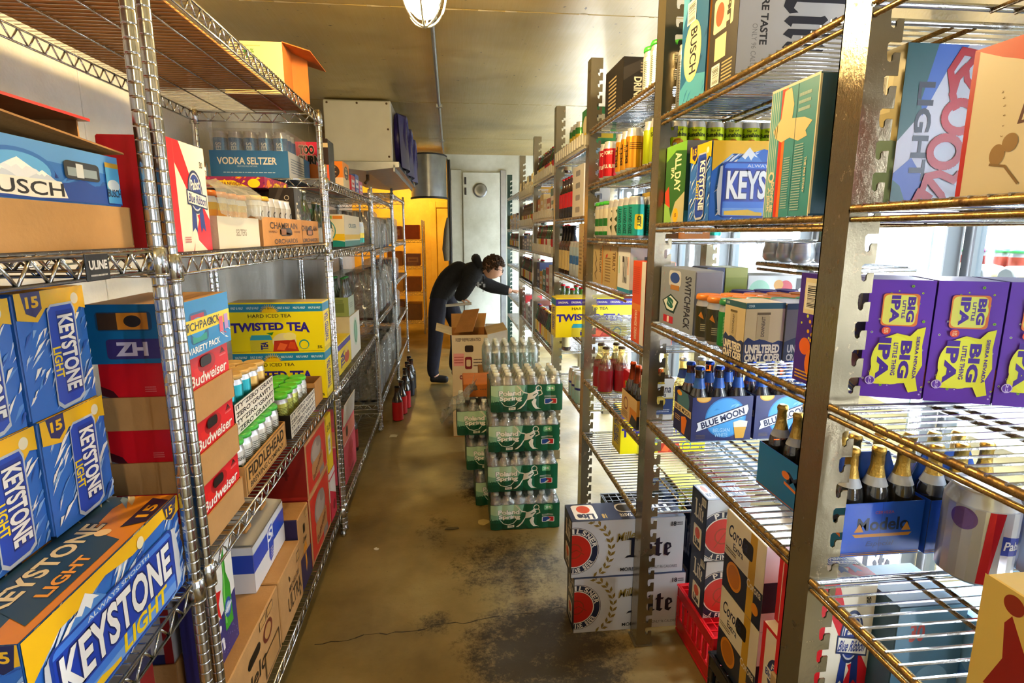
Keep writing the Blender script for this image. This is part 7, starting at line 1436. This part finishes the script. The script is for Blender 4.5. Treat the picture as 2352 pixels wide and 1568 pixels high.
def water_bottle_mesh():
    m = MB(); r = 0.0305
    m.lathe([(r * .9, 0), (r, 0.006), (r, 0.05), (r * .95, 0.056), (r, 0.062), (r, 0.12), (r * .92, 0.14), (r * .5, 0.172), (r * .44, 0.182)], 12, cap=False); return m.mesh('bottle', 'pet')
def water_pack(label, loc, rz=0, nx=6, ny=4, art=water_art, group='green water packs', full=True, capcol='#dfe6e0'):
    global WB
    if WB is None:
        WB = water_bottle_mesh(); c = MB(); c.lathe([(0.0145, 0.181), (0.0155, 0.183), (0.0155, 0.196), (0.012, 0.199), (0.002, 0.199)], 12, c=capcol); ART_CACHE['wcap'] = c.mesh('bottle_cap', 'plastic')
    o = empty('water_pack', loc, rz); tag(o, label, 'water pack', group); W, D, H = nx * 0.0615, ny * 0.0615, 0.2
    for i in range(nx):
        for j in range(ny):
            b = link('bottle', WB, o); b.location = (-W / 2 + 0.03075 + i * 0.0615, -D / 2 + 0.03075 + j * 0.0615, 0.002)
            link('bottle_cap', ART_CACHE['wcap'], b)
    # printed shrink band: follows the scalloped front
    def ring_pt(t, d=0.0):
        # t along the perimeter front face only
        x = -W / 2 + t * W; ph = (x + W / 2) / 0.0615; bump = 0.006 * abs(math.sin(PI * ph)); return x, -D / 2 - 0.001 - bump - d
    k = ('wart', nx)
    if k not in ART_CACHE:
        a = Art(W, 0.145); art(a)
        ART_CACHE[k] = a.build('film_print', lambda u, v, d: (*ring_pt(u, d * 0.6), 0.006 + v * 0.135), o, strips=nx * 8, base=0.0016).data
        s = MB(); n = nx * 8
        for f in range(3):  # coloured film on the two ends and the back
            pass
        def wallpts():
            P = [ring_pt(i / n) for i in range(n + 1)]; P += [(W / 2 + 0.001, -D / 2 + D * q / 6) for q in range(1, 6)]; P += [(W / 2 - W * i / n, D / 2 + 0.001) for i in range(n + 1)]; P += [(-W / 2 - 0.001, D / 2 - D * q / 6) for q in range(1, 6)]
            return P
        P = wallpts(); N = len(P); zs = [(0.001, '#0b4630'), (0.14, '#0f5a3c')]
        vs = [(p[0], p[1], 0.002) for p in P] + [(p[0], p[1], 0.142) for p in P]
        s.add(vs, [(i, (i + 1) % N, N + (i + 1) % N, N + i) for i in range(N)], '#0f5a3c', True)
        ART_CACHE[('wband', nx)] = s.mesh('film_band', 'plastic')
        t = MB(); rr = random.Random(5); vs = []; gx, gy = nx * 4, ny * 4
        for i in range(gx + 1):
            for j in range(gy + 1):
                x = -W / 2 + W * i / gx; y = -D / 2 + D * j / gy
                ph = abs(math.sin(PI * (x + W / 2) / 0.0615)) * abs(math.sin(PI * (y + D / 2) / 0.0615))
                edge = min(i, gx - i, j, gy - j)
                zt_ = 0.160 + 0.042 * ph + rr.uniform(-.002, .003) if edge > 0 else 0.140
                vs.append((x, y - (0.002 if j == 0 else 0), zt_))
        t.add(vs, [(i * (gy + 1) + j, (i + 1) * (gy + 1) + j, (i + 1) * (gy + 1) + j + 1, i * (gy + 1) + j + 1) for i in range(gx) for j in range(gy)], smooth=True)
        ART_CACHE[('wfilm', nx)] = t.mesh('film_top', 'film')
    else: link('film_print', ART_CACHE[k], o)
    link('film_band', ART_CACHE[('wband', nx)], o); link('film_top', ART_CACHE[('wfilm', nx)], o)
    return o
for k, (x, y) in enumerate(((0.368, 2.86), (0.352, 2.865), (0.362, 2.87), (0.372, 2.87))):
    water_pack(('lowest', 'second from the floor', 'third from the floor', 'topmost')[k] + ' green water pack in the front stack', (x, y, 0.002 + 0.2165 * k), 0.03 * (k % 2) - 0.01)
for k, (x, y) in enumerate(((0.27, 3.15), (0.25, 3.16), (0.20, 3.14))):
    water_pack(('lowest', 'second from the floor', 'topmost')[k] + ' green water pack in the stack behind the front one', (x + (0.0 if k else 0.03), y, 0.002 + 0.2165 * k), 0.02)
# brown carton and clear water pack on the stacks behind
carton('carton', 'orange-brown carton on the water packs behind, under torn film', (0.235, 3.16, 0.652), (0.36, 0.26, 0.075), '#b5651f', {'-y': brown18}, m='kraft')
wp = empty('water_pack', (0.385, 3.72, 0.0)); tag(wp, 'clear unprinted water pack on a carton behind the green stack', 'water pack')
for i in range(6):
    for j in range(4):
        b = link('bottle', WB, wp); b.location = (-0.154 + i * 0.0615, -0.092 + j * 0.0615, 0.642); link('bottle_cap', ART_CACHE['wcap'], b)
t = link('film_top', ART_CACHE[('wfilm', 6)], wp); t.location = (0, 0, 0.64)
carton('carton', 'plain brown carton under the clear water pack', (0.385, 3.72, 0.0), (0.42, 0.32, 0.64), '#a8743c', {}, m='kraft')
# open egg carton box with flaps
eg = empty('open_carton', (0.13, 4.35, 0.0)); tag(eg, 'open white and tan carton with raised flaps in the aisle', 'box')
eb = MB(); W, D, H = 0.27, 0.36, 0.80; t_ = 0.005
eb.box(-W / 2, -D / 2, 0.0, W / 2, D / 2, 0.006, '#a8743c'); eb.box(-W / 2, -D / 2, 0.006, W / 2, -D / 2 + t_, H, '#9a6428', {'-y': '#d6c096'}); eb.box(-W / 2, D / 2 - t_, 0.006, W / 2, D / 2, H, '#a86c2c'); eb.box(-W / 2, -D / 2 + t_, 0.006, -W / 2 + t_, D / 2 - t_, H, '#9a6428', {'-x': '#cbb184'}); eb.box(W / 2 - t_, -D / 2 + t_, 0.006, W / 2, D / 2 - t_, H, '#9a6428', {'+x': '#e4dccc'}); eb.build('carton_body', 'kraft', eg)
A_ = Art(W, 0.44); carefree(A_); A_.build('front_print', lambda u, v, d: (-W / 2 + u * W, -D / 2 - d, 0.36 + v * 0.44), eg)
def flap(pts, c):
    m = MB(); p = [Vector(q) for q in pts]; nrm = (p[1] - p[0]).cross(p[3] - p[0]).normalized() * 0.004
    m.add(p + [q + nrm for q in p], [(3, 2, 1, 0), (4, 5, 6, 7), (0, 1, 5, 4), (1, 2, 6, 5), (2, 3, 7, 6), (3, 0, 4, 7)], c); m.build('open_flap', 'kraft', eg)
flap([(-W / 2, -D / 2, H), (-W / 2, D / 2, H), (-W / 2 - 0.12, D / 2 + 0.02, H + 0.035), (-W / 2 - 0.12, -D / 2 + 0.03, H + 0.035)], '#d9c08c')
flap([(W / 2, -D / 2, H), (W / 2, D / 2, H), (W / 2 + 0.15, D / 2 - 0.02, H + 0.035), (W / 2 + 0.15, -D / 2 + 0.02, H + 0.030)][::-1], '#d2b47c')
flap([(-W / 2, D / 2, H), (W / 2, D / 2, H), (W / 2 + 0.02, D / 2 + 0.1, H + 0.10), (-W / 2, D / 2 + 0.1, H + 0.10)][::-1], '#b8813c')
flap([(-W / 2 + 0.02, -D / 2 + 0.1, H), (-W / 2 + 0.16, -D / 2 + 0.02, H + 0.02), (-W / 2 + 0.22, 0.02, H + 0.17), (-W / 2 + 0.10, 0.09, H + 0.15)], '#a8743c')
carton('carton', 'white carton with dark red square mark beside the open carton', (0.36, 4.55, 0.0), (0.16, 0.3, 0.80), '#e4dccc', {'-y': carefree_end})
# torn film lying over the brown carton
m = MB(); r = random.Random(3); vs = []
for i in range(8):
    for j in range(6): vs.append((-0.06 + 0.19 * i / 7 + r.uniform(-.02, .02), 2.985 + 0.03 * j / 5 - 0.02, 0.56 + 0.20 * (i / 7) + 0.04 * math.sin(j * 1.3 + i) + r.uniform(-.02, .02)))
m.add(vs, [(i * 6 + j, (i + 1) * 6 + j, (i + 1) * 6 + j + 1, i * 6 + j + 1) for i in range(7) for j in range(5)], smooth=True); tag(m.build('plastic_film', 'film_thick'), 'crumpled clear film hanging off the orange-brown carton', 'plastic film')
# paper scraps on the floor
for k, (x, y, s, lab) in enumerate(((0.15, 2.83, 0.035, 'torn tan paper scrap beside the front water stack'), (-0.47, 4.23, 0.04, 'pale paper scrap on the floor by the wire rack post'), (-0.40, 2.62, 0.012, 'small white scrap on the concrete near the rack'), (-0.02, 2.78, 0.03, 'dark flat leaf-like scrap on the concrete'))):
    m = MB(); r = random.Random(k); pts = [(x + s * math.cos(t) * r.uniform(.6, 1.2) * (1.6 if k == 3 else 1), y + s * math.sin(t) * r.uniform(.6, 1.2) * (0.5 if k == 3 else 1)) for t in [i * PI / 4 for i in range(8)]]
    m.prism(pts, 'z', 0.0008, 0.004, ('#b9a266', '#cfc49a', '#d9d4c4', '#3a2c18')[k]); tag(m.build('paper_scrap', 'card', fixn=True), lab, 'scrap')

# ------------------------------------------------------------------ cooling unit under the ceiling
ev = empty('cooling_unit', (-0.68, 4.6, ZC)); tag(ev, 'white ceiling-hung cooling unit with purple fan guards', 'cooler')
m = MB(); m.bbox(-0.25, 0.0, -0.46, 0.25, 1.95, -0.012, b=0.006); m.build('casing', 'white_paint', ev)
m = MB(); m.bbox(-0.245, -0.008, -0.455, 0.245, -0.0005, -0.02, b=0.003); m.build('end_panel', 'white_paint', ev)
for (x, z_) in ((-0.22, -0.035), (0.22, -0.035), (0.0, -0.035), (0.225, -0.22), (0.225, -0.42), (-0.225, -0.42)):
    m = MB(); m.lathe([(0.008, 0), (0.008, 0.004), (0.003, 0.006)], 10); m.xf(Matrix.Translation((x, -0.008, z_)) @ Matrix.Rotation(PI / 2, 4, 'X')); m.build('screw', 'rust_dark', ev)
m = MB(); m.prism([(-0.24, -0.462), (0.30, -0.462), (0.30, -0.50), (0.05, -0.53), (-0.24, -0.50)], 'y', -0.05, 2.0); m.build('drip_pan', 'galv', ev, fixn=True)
m = MB(); m.prism([(0.10, -0.54), (0.14, -0.54), (0.32, -0.48), (0.30, -0.46)], 'y', 0.0, 0.9) if False else m.bbox(0.255, -0.05, -0.535, 0.27, 1.98, -0.48, b=0.002); m.build('pan_rail', 'galv', ev)
m = MB(); m.tube([(0.02, 0.25, -0.53), (0.02, 0.25, -0.57), (0.0, 0.23, -0.60)], 0.014, 8); m.build('drain_pipe', 'rust_dark', ev)
for k in range(3):
    y = 0.36 + 0.6 * k
    m = MB(); m.lathe([(0.20, 0.0), (0.21, 0.01), (0.185, 0.09), (0.17, 0.095), (0.165, 0.02)], 28, cap=False); m.xf(Matrix.Translation((0.252, y, -0.24)) @ Matrix.Rotation(PI / 2, 4, 'Y')); g = m.build('fan_shroud', 'purple_plastic', ev)
    for q in range(5):
        m = MB(); rr = 0.035 + 0.034 * q; m.tube([(0.335 + 0.01 * math.cos(q), y + rr * math.cos(2 * PI * i / 24), -0.24 + rr * math.sin(2 * PI * i / 24)) for i in range(25)], 0.003, 5); m.build('guard_ring', 'purple_plastic', g)
    for q in range(6):
        a_ = q * PI / 6 * 2; m = MB(); m.tube([(0.337, y, -0.24), (0.337, y + 0.18 * math.cos(a_), -0.24 + 0.18 * math.sin(a_))], 0.003, 5); m.build('guard_spoke', 'purple_plastic', g)
    for q in range(4):
        a_ = q * PI / 2 + 0.3; m = MB(); c_, s_ = math.cos(a_), math.sin(a_)
        m.add([(0.28, y + 0.03 * c_ - 0.02 * s_, -0.24 + 0.03 * s_ + 0.02 * c_), (0.30, y + 0.15 * c_ - 0.05 * s_, -0.24 + 0.15 * s_ + 0.05 * c_), (0.28, y + 0.15 * c_ + 0.05 * s_, -0.24 + 0.15 * s_ - 0.05 * c_), (0.27, y + 0.03 * c_ + 0.02 * s_, -0.24 + 0.03 * s_ - 0.02 * c_)], [(0, 1, 2, 3)]); m.build('fan_blade', 'frame_dark', g)
# hanging purple strip panels in front of the fans
for k in range(3):
    y = 4.66 + 0.60 * k; m = MB(); vs = []
    for i in range(9):
        t = i / 8
        for j in range(9): q = j / 8; vs.append((-0.385 + 0.045 * math.sin(PI * q) + 0.02 * t, y + 0.5 * q, 2.46 - 0.40 * t - ZC)) if False else vs.append((-0.385 + 0.68 + 0.045 * math.sin(PI * q) + 0.02 * t, y - 4.6 + 0.5 * q, 2.46 - 0.40 * t - ZC))
    m.add(vs, [(i * 9 + j, i * 9 + j + 1, (i + 1) * 9 + j + 1, (i + 1) * 9 + j) for i in range(8) for j in range(8)], smooth=True); m.add([(v[0] - 0.006, v[1], v[2]) for v in vs], [(i * 9 + j, i * 9 + j + 1, (i + 1) * 9 + j + 1, (i + 1) * 9 + j) for i in range(8) for j in range(8)], smooth=True); m.build('fan_cowl', 'purple_plastic', ev)
# curved stainless air-curtain hood over the storeroom opening
hd = empty('door_hood', (-0.25, 7.35, 0)); tag(hd, 'curved stainless hood hanging over the storeroom opening', 'hood')
m = MB(); vs = []
for i in range(13):
    a_ = PI * (0.03 + 0.94 * i / 12)
    for z_ in (1.98, 2.49): vs.append((-0.22 * math.cos(a_) * -1, -0.30 * math.sin(a_), z_))
m.add(vs, [(2 * i, 2 * i + 2, 2 * i + 3, 2 * i + 1) for i in range(12)], smooth=True); m.build('hood_panel', 'galv', hd)
m = MB(); m.tube([(0.222 * math.cos(PI * (0.03 + 0.94 * i / 12)), -0.302 * math.sin(PI * (0.03 + 0.94 * i / 12)), 1.98) for i in range(13)], 0.014, 6); m.build('rubber_edge', 'black_rubber', hd)
m = MB(); m.tube([(0.222 * math.cos(PI * (0.03 + 0.94 * i / 12)), -0.302 * math.sin(PI * (0.03 + 0.94 * i / 12)), 2.488) for i in range(13)], 0.01, 6); m.build('rubber_edge', 'black_rubber', hd)
# wire rack with orange goods in the storeroom
sr_ = empty('storeroom_rack', (-0.72, 9.1, 0)); tag(sr_, 'wire rack with orange-lit goods in the yellow storeroom', 'rack')
for (x, y) in ((-0.3, -0.3), (0.3, -0.3), (-0.3, 0.3), (0.3, 0.3)):
    m = MB(); m.tube([(x, y, 0), (x, y, 1.75)], 0.014, 8); m.build('post', 'chrome', sr_)
for z_ in (0.2, 0.65, 1.05, 1.45):
    m = MB(); truss(m, (-0.3, -0.3, z_), (0.3, -0.3, z_)); truss(m, (0.3, -0.3, z_), (0.3, 0.3, z_)); s_ = m.build('shelf', 'chrome', sr_); m = MB()
    for k in range(20): m.bar((-0.3 + 0.03 * k, -0.3, z_ + .004), (-0.3 + 0.03 * k, 0.3, z_ + .004), 0.003)
    q = m.build('wire_grating', 'chrome', s_); q['kind'] = 'stuff'
for k, (x, z_, h, c) in enumerate(((-0.85, 1.46, 0.2, '#8a3a14'), (-0.58, 1.46, 0.22, '#b5501c'), (-0.85, 1.06, 0.22, '#a8641c'), (-0.58, 1.06, 0.18, '#8a4a1c'), (-0.85, 0.66, 0.25, '#c98a2a'), (-0.58, 0.66, 0.22, '#a05a1c'), (-0.85, 0.21, 0.3, '#6a3a14'), (-0.58, 0.21, 0.26, '#8a5a24'))):
    box3('carton', ('dark orange', 'bright orange', 'amber', 'brown', 'gold', 'rust', 'dark brown', 'tan')[k] + ' carton in the storeroom wire rack', x - 0.11, x + 0.11, 8.85, 9.2, z_, z_ + h, c, {'-y': (rack_small, 0, c, '#b5742c')} if k % 3 == 0 else {}, m='kraft')
# coat hanging by the opening
m = MB(); m.tube([(-0.03, 7.48, 1.75), (-0.045, 7.47, 1.6), (-0.06, 7.46, 1.35), (-0.05, 7.46, 1.2)], [0.012, 0.035, 0.05, 0.035], 10, '#6a6250'); tag(m.build('hanging_coat', 'cloth'), 'grey cloth hanging on the jamb beside the opening', 'cloth')
# ------------------------------------------------------------------ the person stocking the far shelf
def skin_body(name, joints, edges, col, m, parent=None, sub=2, root=0, loc=(0, 0, 0)):
    me = bpy.data.meshes.new(name); me.from_pydata([j[:3] for j in joints], edges, [])
    o = bpy.data.objects.new(name, me); COL.objects.link(o); o.location = loc
    if parent: o.parent = parent
    sk = o.modifiers.new('skin', 'SKIN'); sk.use_smooth_shade = True; sk.branch_smoothing = 0.6
    for i, j in enumerate(joints):
        v = me.skin_vertices[0].data[i]; v.radius = (j[3], j[4] if len(j) > 4 else j[3]); v.use_root = (i == root)
    sb = o.modifiers.new('sub', 'SUBSURF'); sb.levels = sub; sb.render_levels = sub
    dg = bpy.context.evaluated_depsgraph_get(); new = bpy.data.meshes.new_from_object(o.evaluated_get(dg)); o.modifiers.clear(); o.data = new; o.data.name = name
    new.materials.clear(); new.materials.append(MATS[m] if isinstance(m, str) else m)
    at = new.color_attributes.new('col', 'FLOAT_COLOR', 'CORNER'); c = hx(col); at.data.foreach_set('color', [v for _ in range(len(new.loops)) for v in (c[0], c[1], c[2], 1.0)])
    for p in new.polygons: p.use_smooth = True
    return o
mat('hoodie', '#121315', rough=0.9, var=0.2, vscale=20, bump=0.4, bscale=35)
mat('trousers', '#171a2b', rough=0.85, var=0.25, vscale=14, bump=0.3, bscale=30)
mat('shoe_black', '#0c0c0d', rough=0.6); mat('hair_brown', '#4a3019', rough=0.6, var=0.5, vscale=60, bump=0.6, bscale=90)
P = empty('person', (0, 0, 0)); tag(P, 'person in a black hoodie and dark trousers bending to reach the far shelf', 'person')
Y = 5.9
# one continuous skin-coloured body (head, neck, torso, limbs) with the clothes fitted over it
J = [(-0.13, Y, 0.985, 0.135, 0.14), (-0.03, Y, 1.11, 0.14, 0.14), (0.12, Y + .0, 1.165, 0.15, 0.16), (0.235, Y, 1.17, 0.12, 0.16), (0.315, Y, 1.185, 0.05), (0.37, Y, 1.20, 0.05),
     (-0.14, Y - 0.09, 0.90, 0.10), (-0.17, Y - 0.11, 0.52, 0.075), (-0.215, Y - 0.11, 0.10, 0.055), (-0.15, Y - 0.11, 0.045, 0.035),
     (-0.06, Y + 0.10, 0.90, 0.10), (0.08, Y + 0.12, 0.52, 0.075), (0.01, Y + 0.16, 0.10, 0.055), (0.08, Y + 0.16, 0.045, 0.035),
     (0.20, Y - 0.19, 1.10, 0.075), (0.10, Y - 0.22, 0.94, 0.056), (0.06, Y - 0.20, 0.90, 0.034),
     (0.27, Y + 0.17, 1.09, 0.075), (0.42, Y + 0.16, 0.99, 0.058), (0.60, Y + 0.12, 0.945, 0.036), (0.66, Y + 0.11, 0.94, 0.03)]
E = [(0, 1), (1, 2), (2, 3), (3, 4), (4, 5), (0, 6), (6, 7), (7, 8), (8, 9), (0, 10), (10, 11), (11, 12), (12, 13), (3, 14), (14, 15), (15, 16), (3, 17), (17, 18), (18, 19), (19, 20)]
body = skin_body('body', J, E, '#d9a98c', 'skin', P)
import numpy as np
def clothing(name, keep, mname, off, drop=0.0):
    """garment shell: the body's own faces around the given bones, pushed outwards"""
    me = body.data; n = len(me.vertices); co = np.empty(n * 3); me.vertices.foreach_get('co', co); co = co.reshape(n, 3)
    best = np.full(n, 9e9); own = np.zeros(n, int); tt = np.zeros(n)
    for i, (p, q) in enumerate(E):
        A = np.array(J[p][:3]); B = np.array(J[q][:3]); d = B - A; t = np.clip(((co - A) @ d) / (d @ d), 0, 1); ds = np.linalg.norm(co - (A + t[:, None] * d), axis=1) / (J[p][3] * (1 - t) + J[q][3] * t)
        m_ = ds < best; best[m_] = ds[m_]; own[m_] = i; tt[m_] = t[m_]
    ok = np.array([keep(E[own[i]], tt[i], co[i]) for i in range(n)])
    vs = [tuple(v.co + v.normal * off) for v in me.vertices]; mb = MB(); mb.v = vs; mb.f = [tuple(p.vertices) for p in me.polygons if any(ok[v] for v in p.vertices)]; mb.c = [hx('#121315')] * len(mb.f); mb.sm = [True] * len(mb.f)
    used = sorted({v for f in mb.f for v in f}); ix = {v: k for k, v in enumerate(used)}; mb.v = [vs[v] for v in used]; mb.f = [tuple(ix[v] for v in f) for f in mb.f]
    return mb.build(name, mname, P)
TORSO = {(0, 1), (1, 2), (2, 3), (3, 4), (3, 14), (14, 15), (15, 16), (3, 17), (17, 18), (18, 19)}; LEGS = {(0, 6), (6, 7), (7, 8), (0, 10), (10, 11), (11, 12)}
clothing('trousers', lambda e, t, c: e in LEGS or (e == (0, 1) and t < 0.3), 'trousers', 0.010)
clothing('hoodie', lambda e, t, c: (e in TORSO and not (e == (3, 4) and t > 0.75) and not (e == (0, 1) and t < 0.0)) or (e in {(0, 6), (0, 10)} and c[2] > 0.93), 'hoodie', 0.018)
for (x, y) in ((-0.215, Y - 0.11), (0.01, Y + 0.16)):
    skin_body('shoe', [(x - 0.03, y, 0.055, 0.045, 0.05), (x + 0.06, y - 0.01, 0.05, 0.042, 0.045), (x + 0.17, y - 0.02, 0.04, 0.036, 0.04)], [(0, 1), (1, 2)], '#0c0c0d', 'shoe_black', P, root=1)
# hood bunched at the neck
m = MB(); m.tube([(0.30, Y - 0.10, 1.20), (0.27, Y - 0.07, 1.27), (0.26, Y, 1.295), (0.27, Y + 0.07, 1.27), (0.30, Y + 0.10, 1.20)], [0.03, 0.045, 0.05, 0.045, 0.03], 10, '#121315'); m.build('hood', 'hoodie', P)
for s in (-1, 1):
    m = MB(); m.tube([(0.33, Y + 0.05 * s - 0.08, 1.12), (0.335, Y + 0.05 * s - 0.09, 1.03), (0.33, Y + 0.05 * s - 0.09, 0.97 - 0.02 * s)], 0.004, 6, '#1a1a1c'); m.build('drawstring', 'cloth', P)
# chest print
m = MB()
for k in range(7): m.bbox(0.20 + 0.02 * k, Y - 0.214 - 0.002, 1.015 + 0.02 * (k % 3), 0.222 + 0.02 * k, Y - 0.205, 1.05 + 0.02 * (k % 2), '#9aa0a4', b=0.002)
m.build('chest_print', 'print', P)
# head: shaped mesh, facing +x and slightly down
def head():
    b = bmesh.new(); bmesh.ops.create_uvsphere(b, u_segments=28, v_segments=20, radius=1.0)
    for v in b.verts:
        x, y, z = v.co  # x = forward
        X, Yy, Z = x * 0.098, y * 0.076, z * 0.115
        if z < 0: Yy *= 1 - 0.25 * (-z) ** 1.5; X *= 1 - 0.10 * (-z)
        if x > 0.5 and abs(y) < 0.75: X += 0.004
        if x > 0.3 and z < -0.45: X += 0.012 * (x - 0.3)             # chin
        if x > 0.75 and abs(y) < 0.26 and -0.42 < z < 0.12: X += 0.026 * (1 - abs(y) / 0.26) * (1 - abs(z + 0.25) / 0.4 if z < -0.05 else max(0, 0.5 - z * 2))  # nose
        if x > 0.6 and 0.15 < abs(y) < 0.55 and 0.0 < z < 0.22: X -= 0.008  # eye sockets
        if x < -0.2: X *= 1.05
        v.co = (X, Yy, Z)
    me = bpy.data.meshes.new('head'); b.to_mesh(me); b.free(); me.materials.append(MATS['skin'])
    for p in me.polygons: p.use_smooth = True
    return me
hd_ = link('head', head(), P); HM = Matrix.Translation((0.435, Y, 1.195)) @ Matrix.Rotation(math.radians(22), 4, 'Y'); hd_.matrix_local = HM
def on_head(mb, name, m_): o = mb.build(name, m_, hd_); return o
for s in (-1, 1):
    m = MB(); m.lathe([(0.001, -0.008), (0.018, -0.006), (0.026, 0.002), (0.022, 0.008), (0.001, 0.006)], 12, '#d09c80'); m.xf(Matrix.Translation((-0.008, 0.074 * s, -0.01)) @ Matrix.Rotation(PI / 2, 4, 'X') @ Matrix.Diagonal((0.75, 1.1, 1, 1))); on_head(m, 'ear', 'skin')
    m = MB(); m.lathe([(0.001, -0.004), (0.011, -0.002), (0.012, 0.0), (0.001, 0.004)], 12, '#f0ece6'); m.xf(Matrix.Translation((0.085, 0.033 * s, 0.012)) @ Matrix.Rotation(PI / 2, 4, 'Y') @ Matrix.Diagonal((0.6, 1, 1, 1))); on_head(m, 'eye', 'print')
    m = MB(); m.lathe([(0.001, 0), (0.005, 0.001), (0.001, 0.002)], 10, '#20140c'); m.xf(Matrix.Translation((0.089, 0.033 * s, 0.012)) @ Matrix.Rotation(PI / 2, 4, 'Y')); on_head(m, 'pupil', 'print')
    m = MB(); m.tube([(0.108, 0.033 * s + 0.022 * math.cos(t * PI / 8), 0.008 + 0.019 * math.sin(t * PI / 8)) for t in range(17)], 0.0022, 6, '#101010'); m.tube([(0.106, 0.055 * s, 0.012), (0.05, 0.078 * s, 0.012), (-0.01, 0.08 * s, 0.006)], 0.002, 6, '#101010'); on_head(m, 'glasses_frame', 'plastic')
    m = MB(); m.tube([(0.088, 0.018 * s, 0.036), (0.092, 0.034 * s, 0.041), (0.082, 0.05 * s, 0.036)], [0.002, 0.004, 0.002], 6, '#3a2514'); on_head(m, 'eyebrow', 'hair_brown')
m = MB(); m.tube([(0.098, -0.022, -0.058), (0.104, 0, -0.056), (0.098, 0.022, -0.058)], [0.003, 0.006, 0.003], 8, '#b56a5c'); on_head(m, 'mouth', 'plastic')
# curly hair: many short curls
m = MB(); r = random.Random(8)
for k in range(520):
    th = math.acos(r.uniform(-0.35, 1.0)); ph = r.uniform(0, 2 * PI); d = Vector((math.sin(th) * math.cos(ph), math.sin(th) * math.sin(ph), math.cos(th)))
    if d.x > 0.45 and d.z < 0.42: continue
    if d.z < 0.0 and d.x > -0.1: continue
    base = Vector((d.x * 0.100, d.y * 0.079, d.z * 0.117)); t1 = d.cross(Vector((r.uniform(-1, 1), r.uniform(-1, 1), r.uniform(-1, 1)))).normalized(); t2 = d.cross(t1)
    L = r.uniform(0.02, 0.045); pts = []
    for i in range(5):
        q = i / 4; pts.append(base + d * (0.004 + L * q * 0.7) + (t1 * math.cos(q * 5) + t2 * math.sin(q * 5)) * 0.012 * q)
    m.tube(pts, [0.010, 0.0105, 0.009, 0.007, 0.003], 5, '#5a3a1e', smooth=True)
on_head(m, 'hair', 'hair_brown')
# hands: palm with five fingers
def hand(M, parent, curl, name='hand'):
    js = [(0, 0, 0, 0.026, 0.016), (0.045, 0, 0, 0.036, 0.014), (0.085, 0, 0, 0.036, 0.012)]; es = [(0, 1), (1, 2)]
    o = skin_body(name, [(*(M @ Vector(j[:3])), *j[3:]) for j in js], es, '#d9a98c', 'skin', parent, root=1)
    for k, (off, L) in enumerate(((-0.028, 0.06), (-0.009, 0.07), (0.010, 0.066), (0.028, 0.05))):
        p = [(0.078, off, 0.0, 0.0088), (0.085 + L * .45, off, -0.012 * curl, 0.0082), (0.085 + L * .7 - 0.01 * curl, off, -0.03 * curl, 0.0075), (0.085 + L * .75 - 0.03 * curl, off, -0.05 * curl, 0.0065)]
        skin_body('finger', [(*(M @ Vector(j[:3])), j[3]) for j in p], [(0, 1), (1, 2), (2, 3)], '#d9a98c', 'skin', parent, sub=1)
    p = [(0.02, -0.025, -0.004, 0.011), (0.045, -0.052, -0.012, 0.010), (0.070, -0.058, -0.028 * curl, 0.008)]
    skin_body('thumb', [(*(M @ Vector(j[:3])), j[3]) for j in p], [(0, 1), (1, 2)], '#d9a98c', 'skin', parent, sub=1)
hand(Matrix.Translation((0.07, Y - 0.205, 0.905)) @ Matrix.Rotation(math.radians(12), 4, 'Y') @ Matrix.Rotation(math.radians(4), 4, 'Z'), P, 1.0)
hand(Matrix.Translation((0.64, Y + 0.115, 0.942)) @ Matrix.Rotation(math.radians(3), 4, 'Y'), P, 0.5)
# rolled paper held in the near hand
m = MB(); m.tube([(-0.06, Y - 0.232, 0.835), (0.20, Y - 0.232, 0.855)], 0.015, 10, '#c4c0b0'); tag(m.build('paper_roll', 'card'), 'pale rolled paper held in the hand of the bending person', 'paper')

# ------------------------------------------------------------------ labels that single out the members of a row
ORD = 'first second third fourth fifth sixth seventh eighth ninth tenth eleventh twelfth thirteenth fourteenth fifteenth sixteenth'.split()
bpy.context.view_layer.update()
by = {}
for o in bpy.data.objects:
    if o.parent is None and 'group' in o: by.setdefault((o['label'], o['group']), []).append(o)
for (lab, grp), os_ in by.items():
    if len(os_) < 2: continue
    rows = []
    for o in sorted(os_, key=lambda q: abs(q.location.x)):
        for r_ in rows:
            if abs(abs(r_[0].location.x) - abs(o.location.x)) < 0.025: r_.append(o); break
        else: rows.append([o])
    along = len(rows) <= 3
    if not along:                                   # a row that runs away from the aisle
        rows = []
        for o in sorted(os_, key=lambda q: q.location.y):
            for r_ in rows:
                if abs(r_[0].location.y - o.location.y) < 0.025: r_.append(o); break
            else: rows.append([o])
    for i, r_ in enumerate(rows):
        r_.sort(key=(lambda q: q.location.y) if along else (lambda q: abs(q.location.x)))
        for k, o in enumerate(r_):
            parts = []
            if len(r_) > 1: parts.append(ORD[k] + (' from camera' if along else ' from aisle'))
            if len(rows) > 1: parts.append((['aisle', 'inner', 'innermost'] if along else ['front', 'second', 'third', 'rear'])[min(i, 3 if not along else 2)] + ' row')
            o['label'] = lab + (', ' + ', '.join(parts) if parts else '')
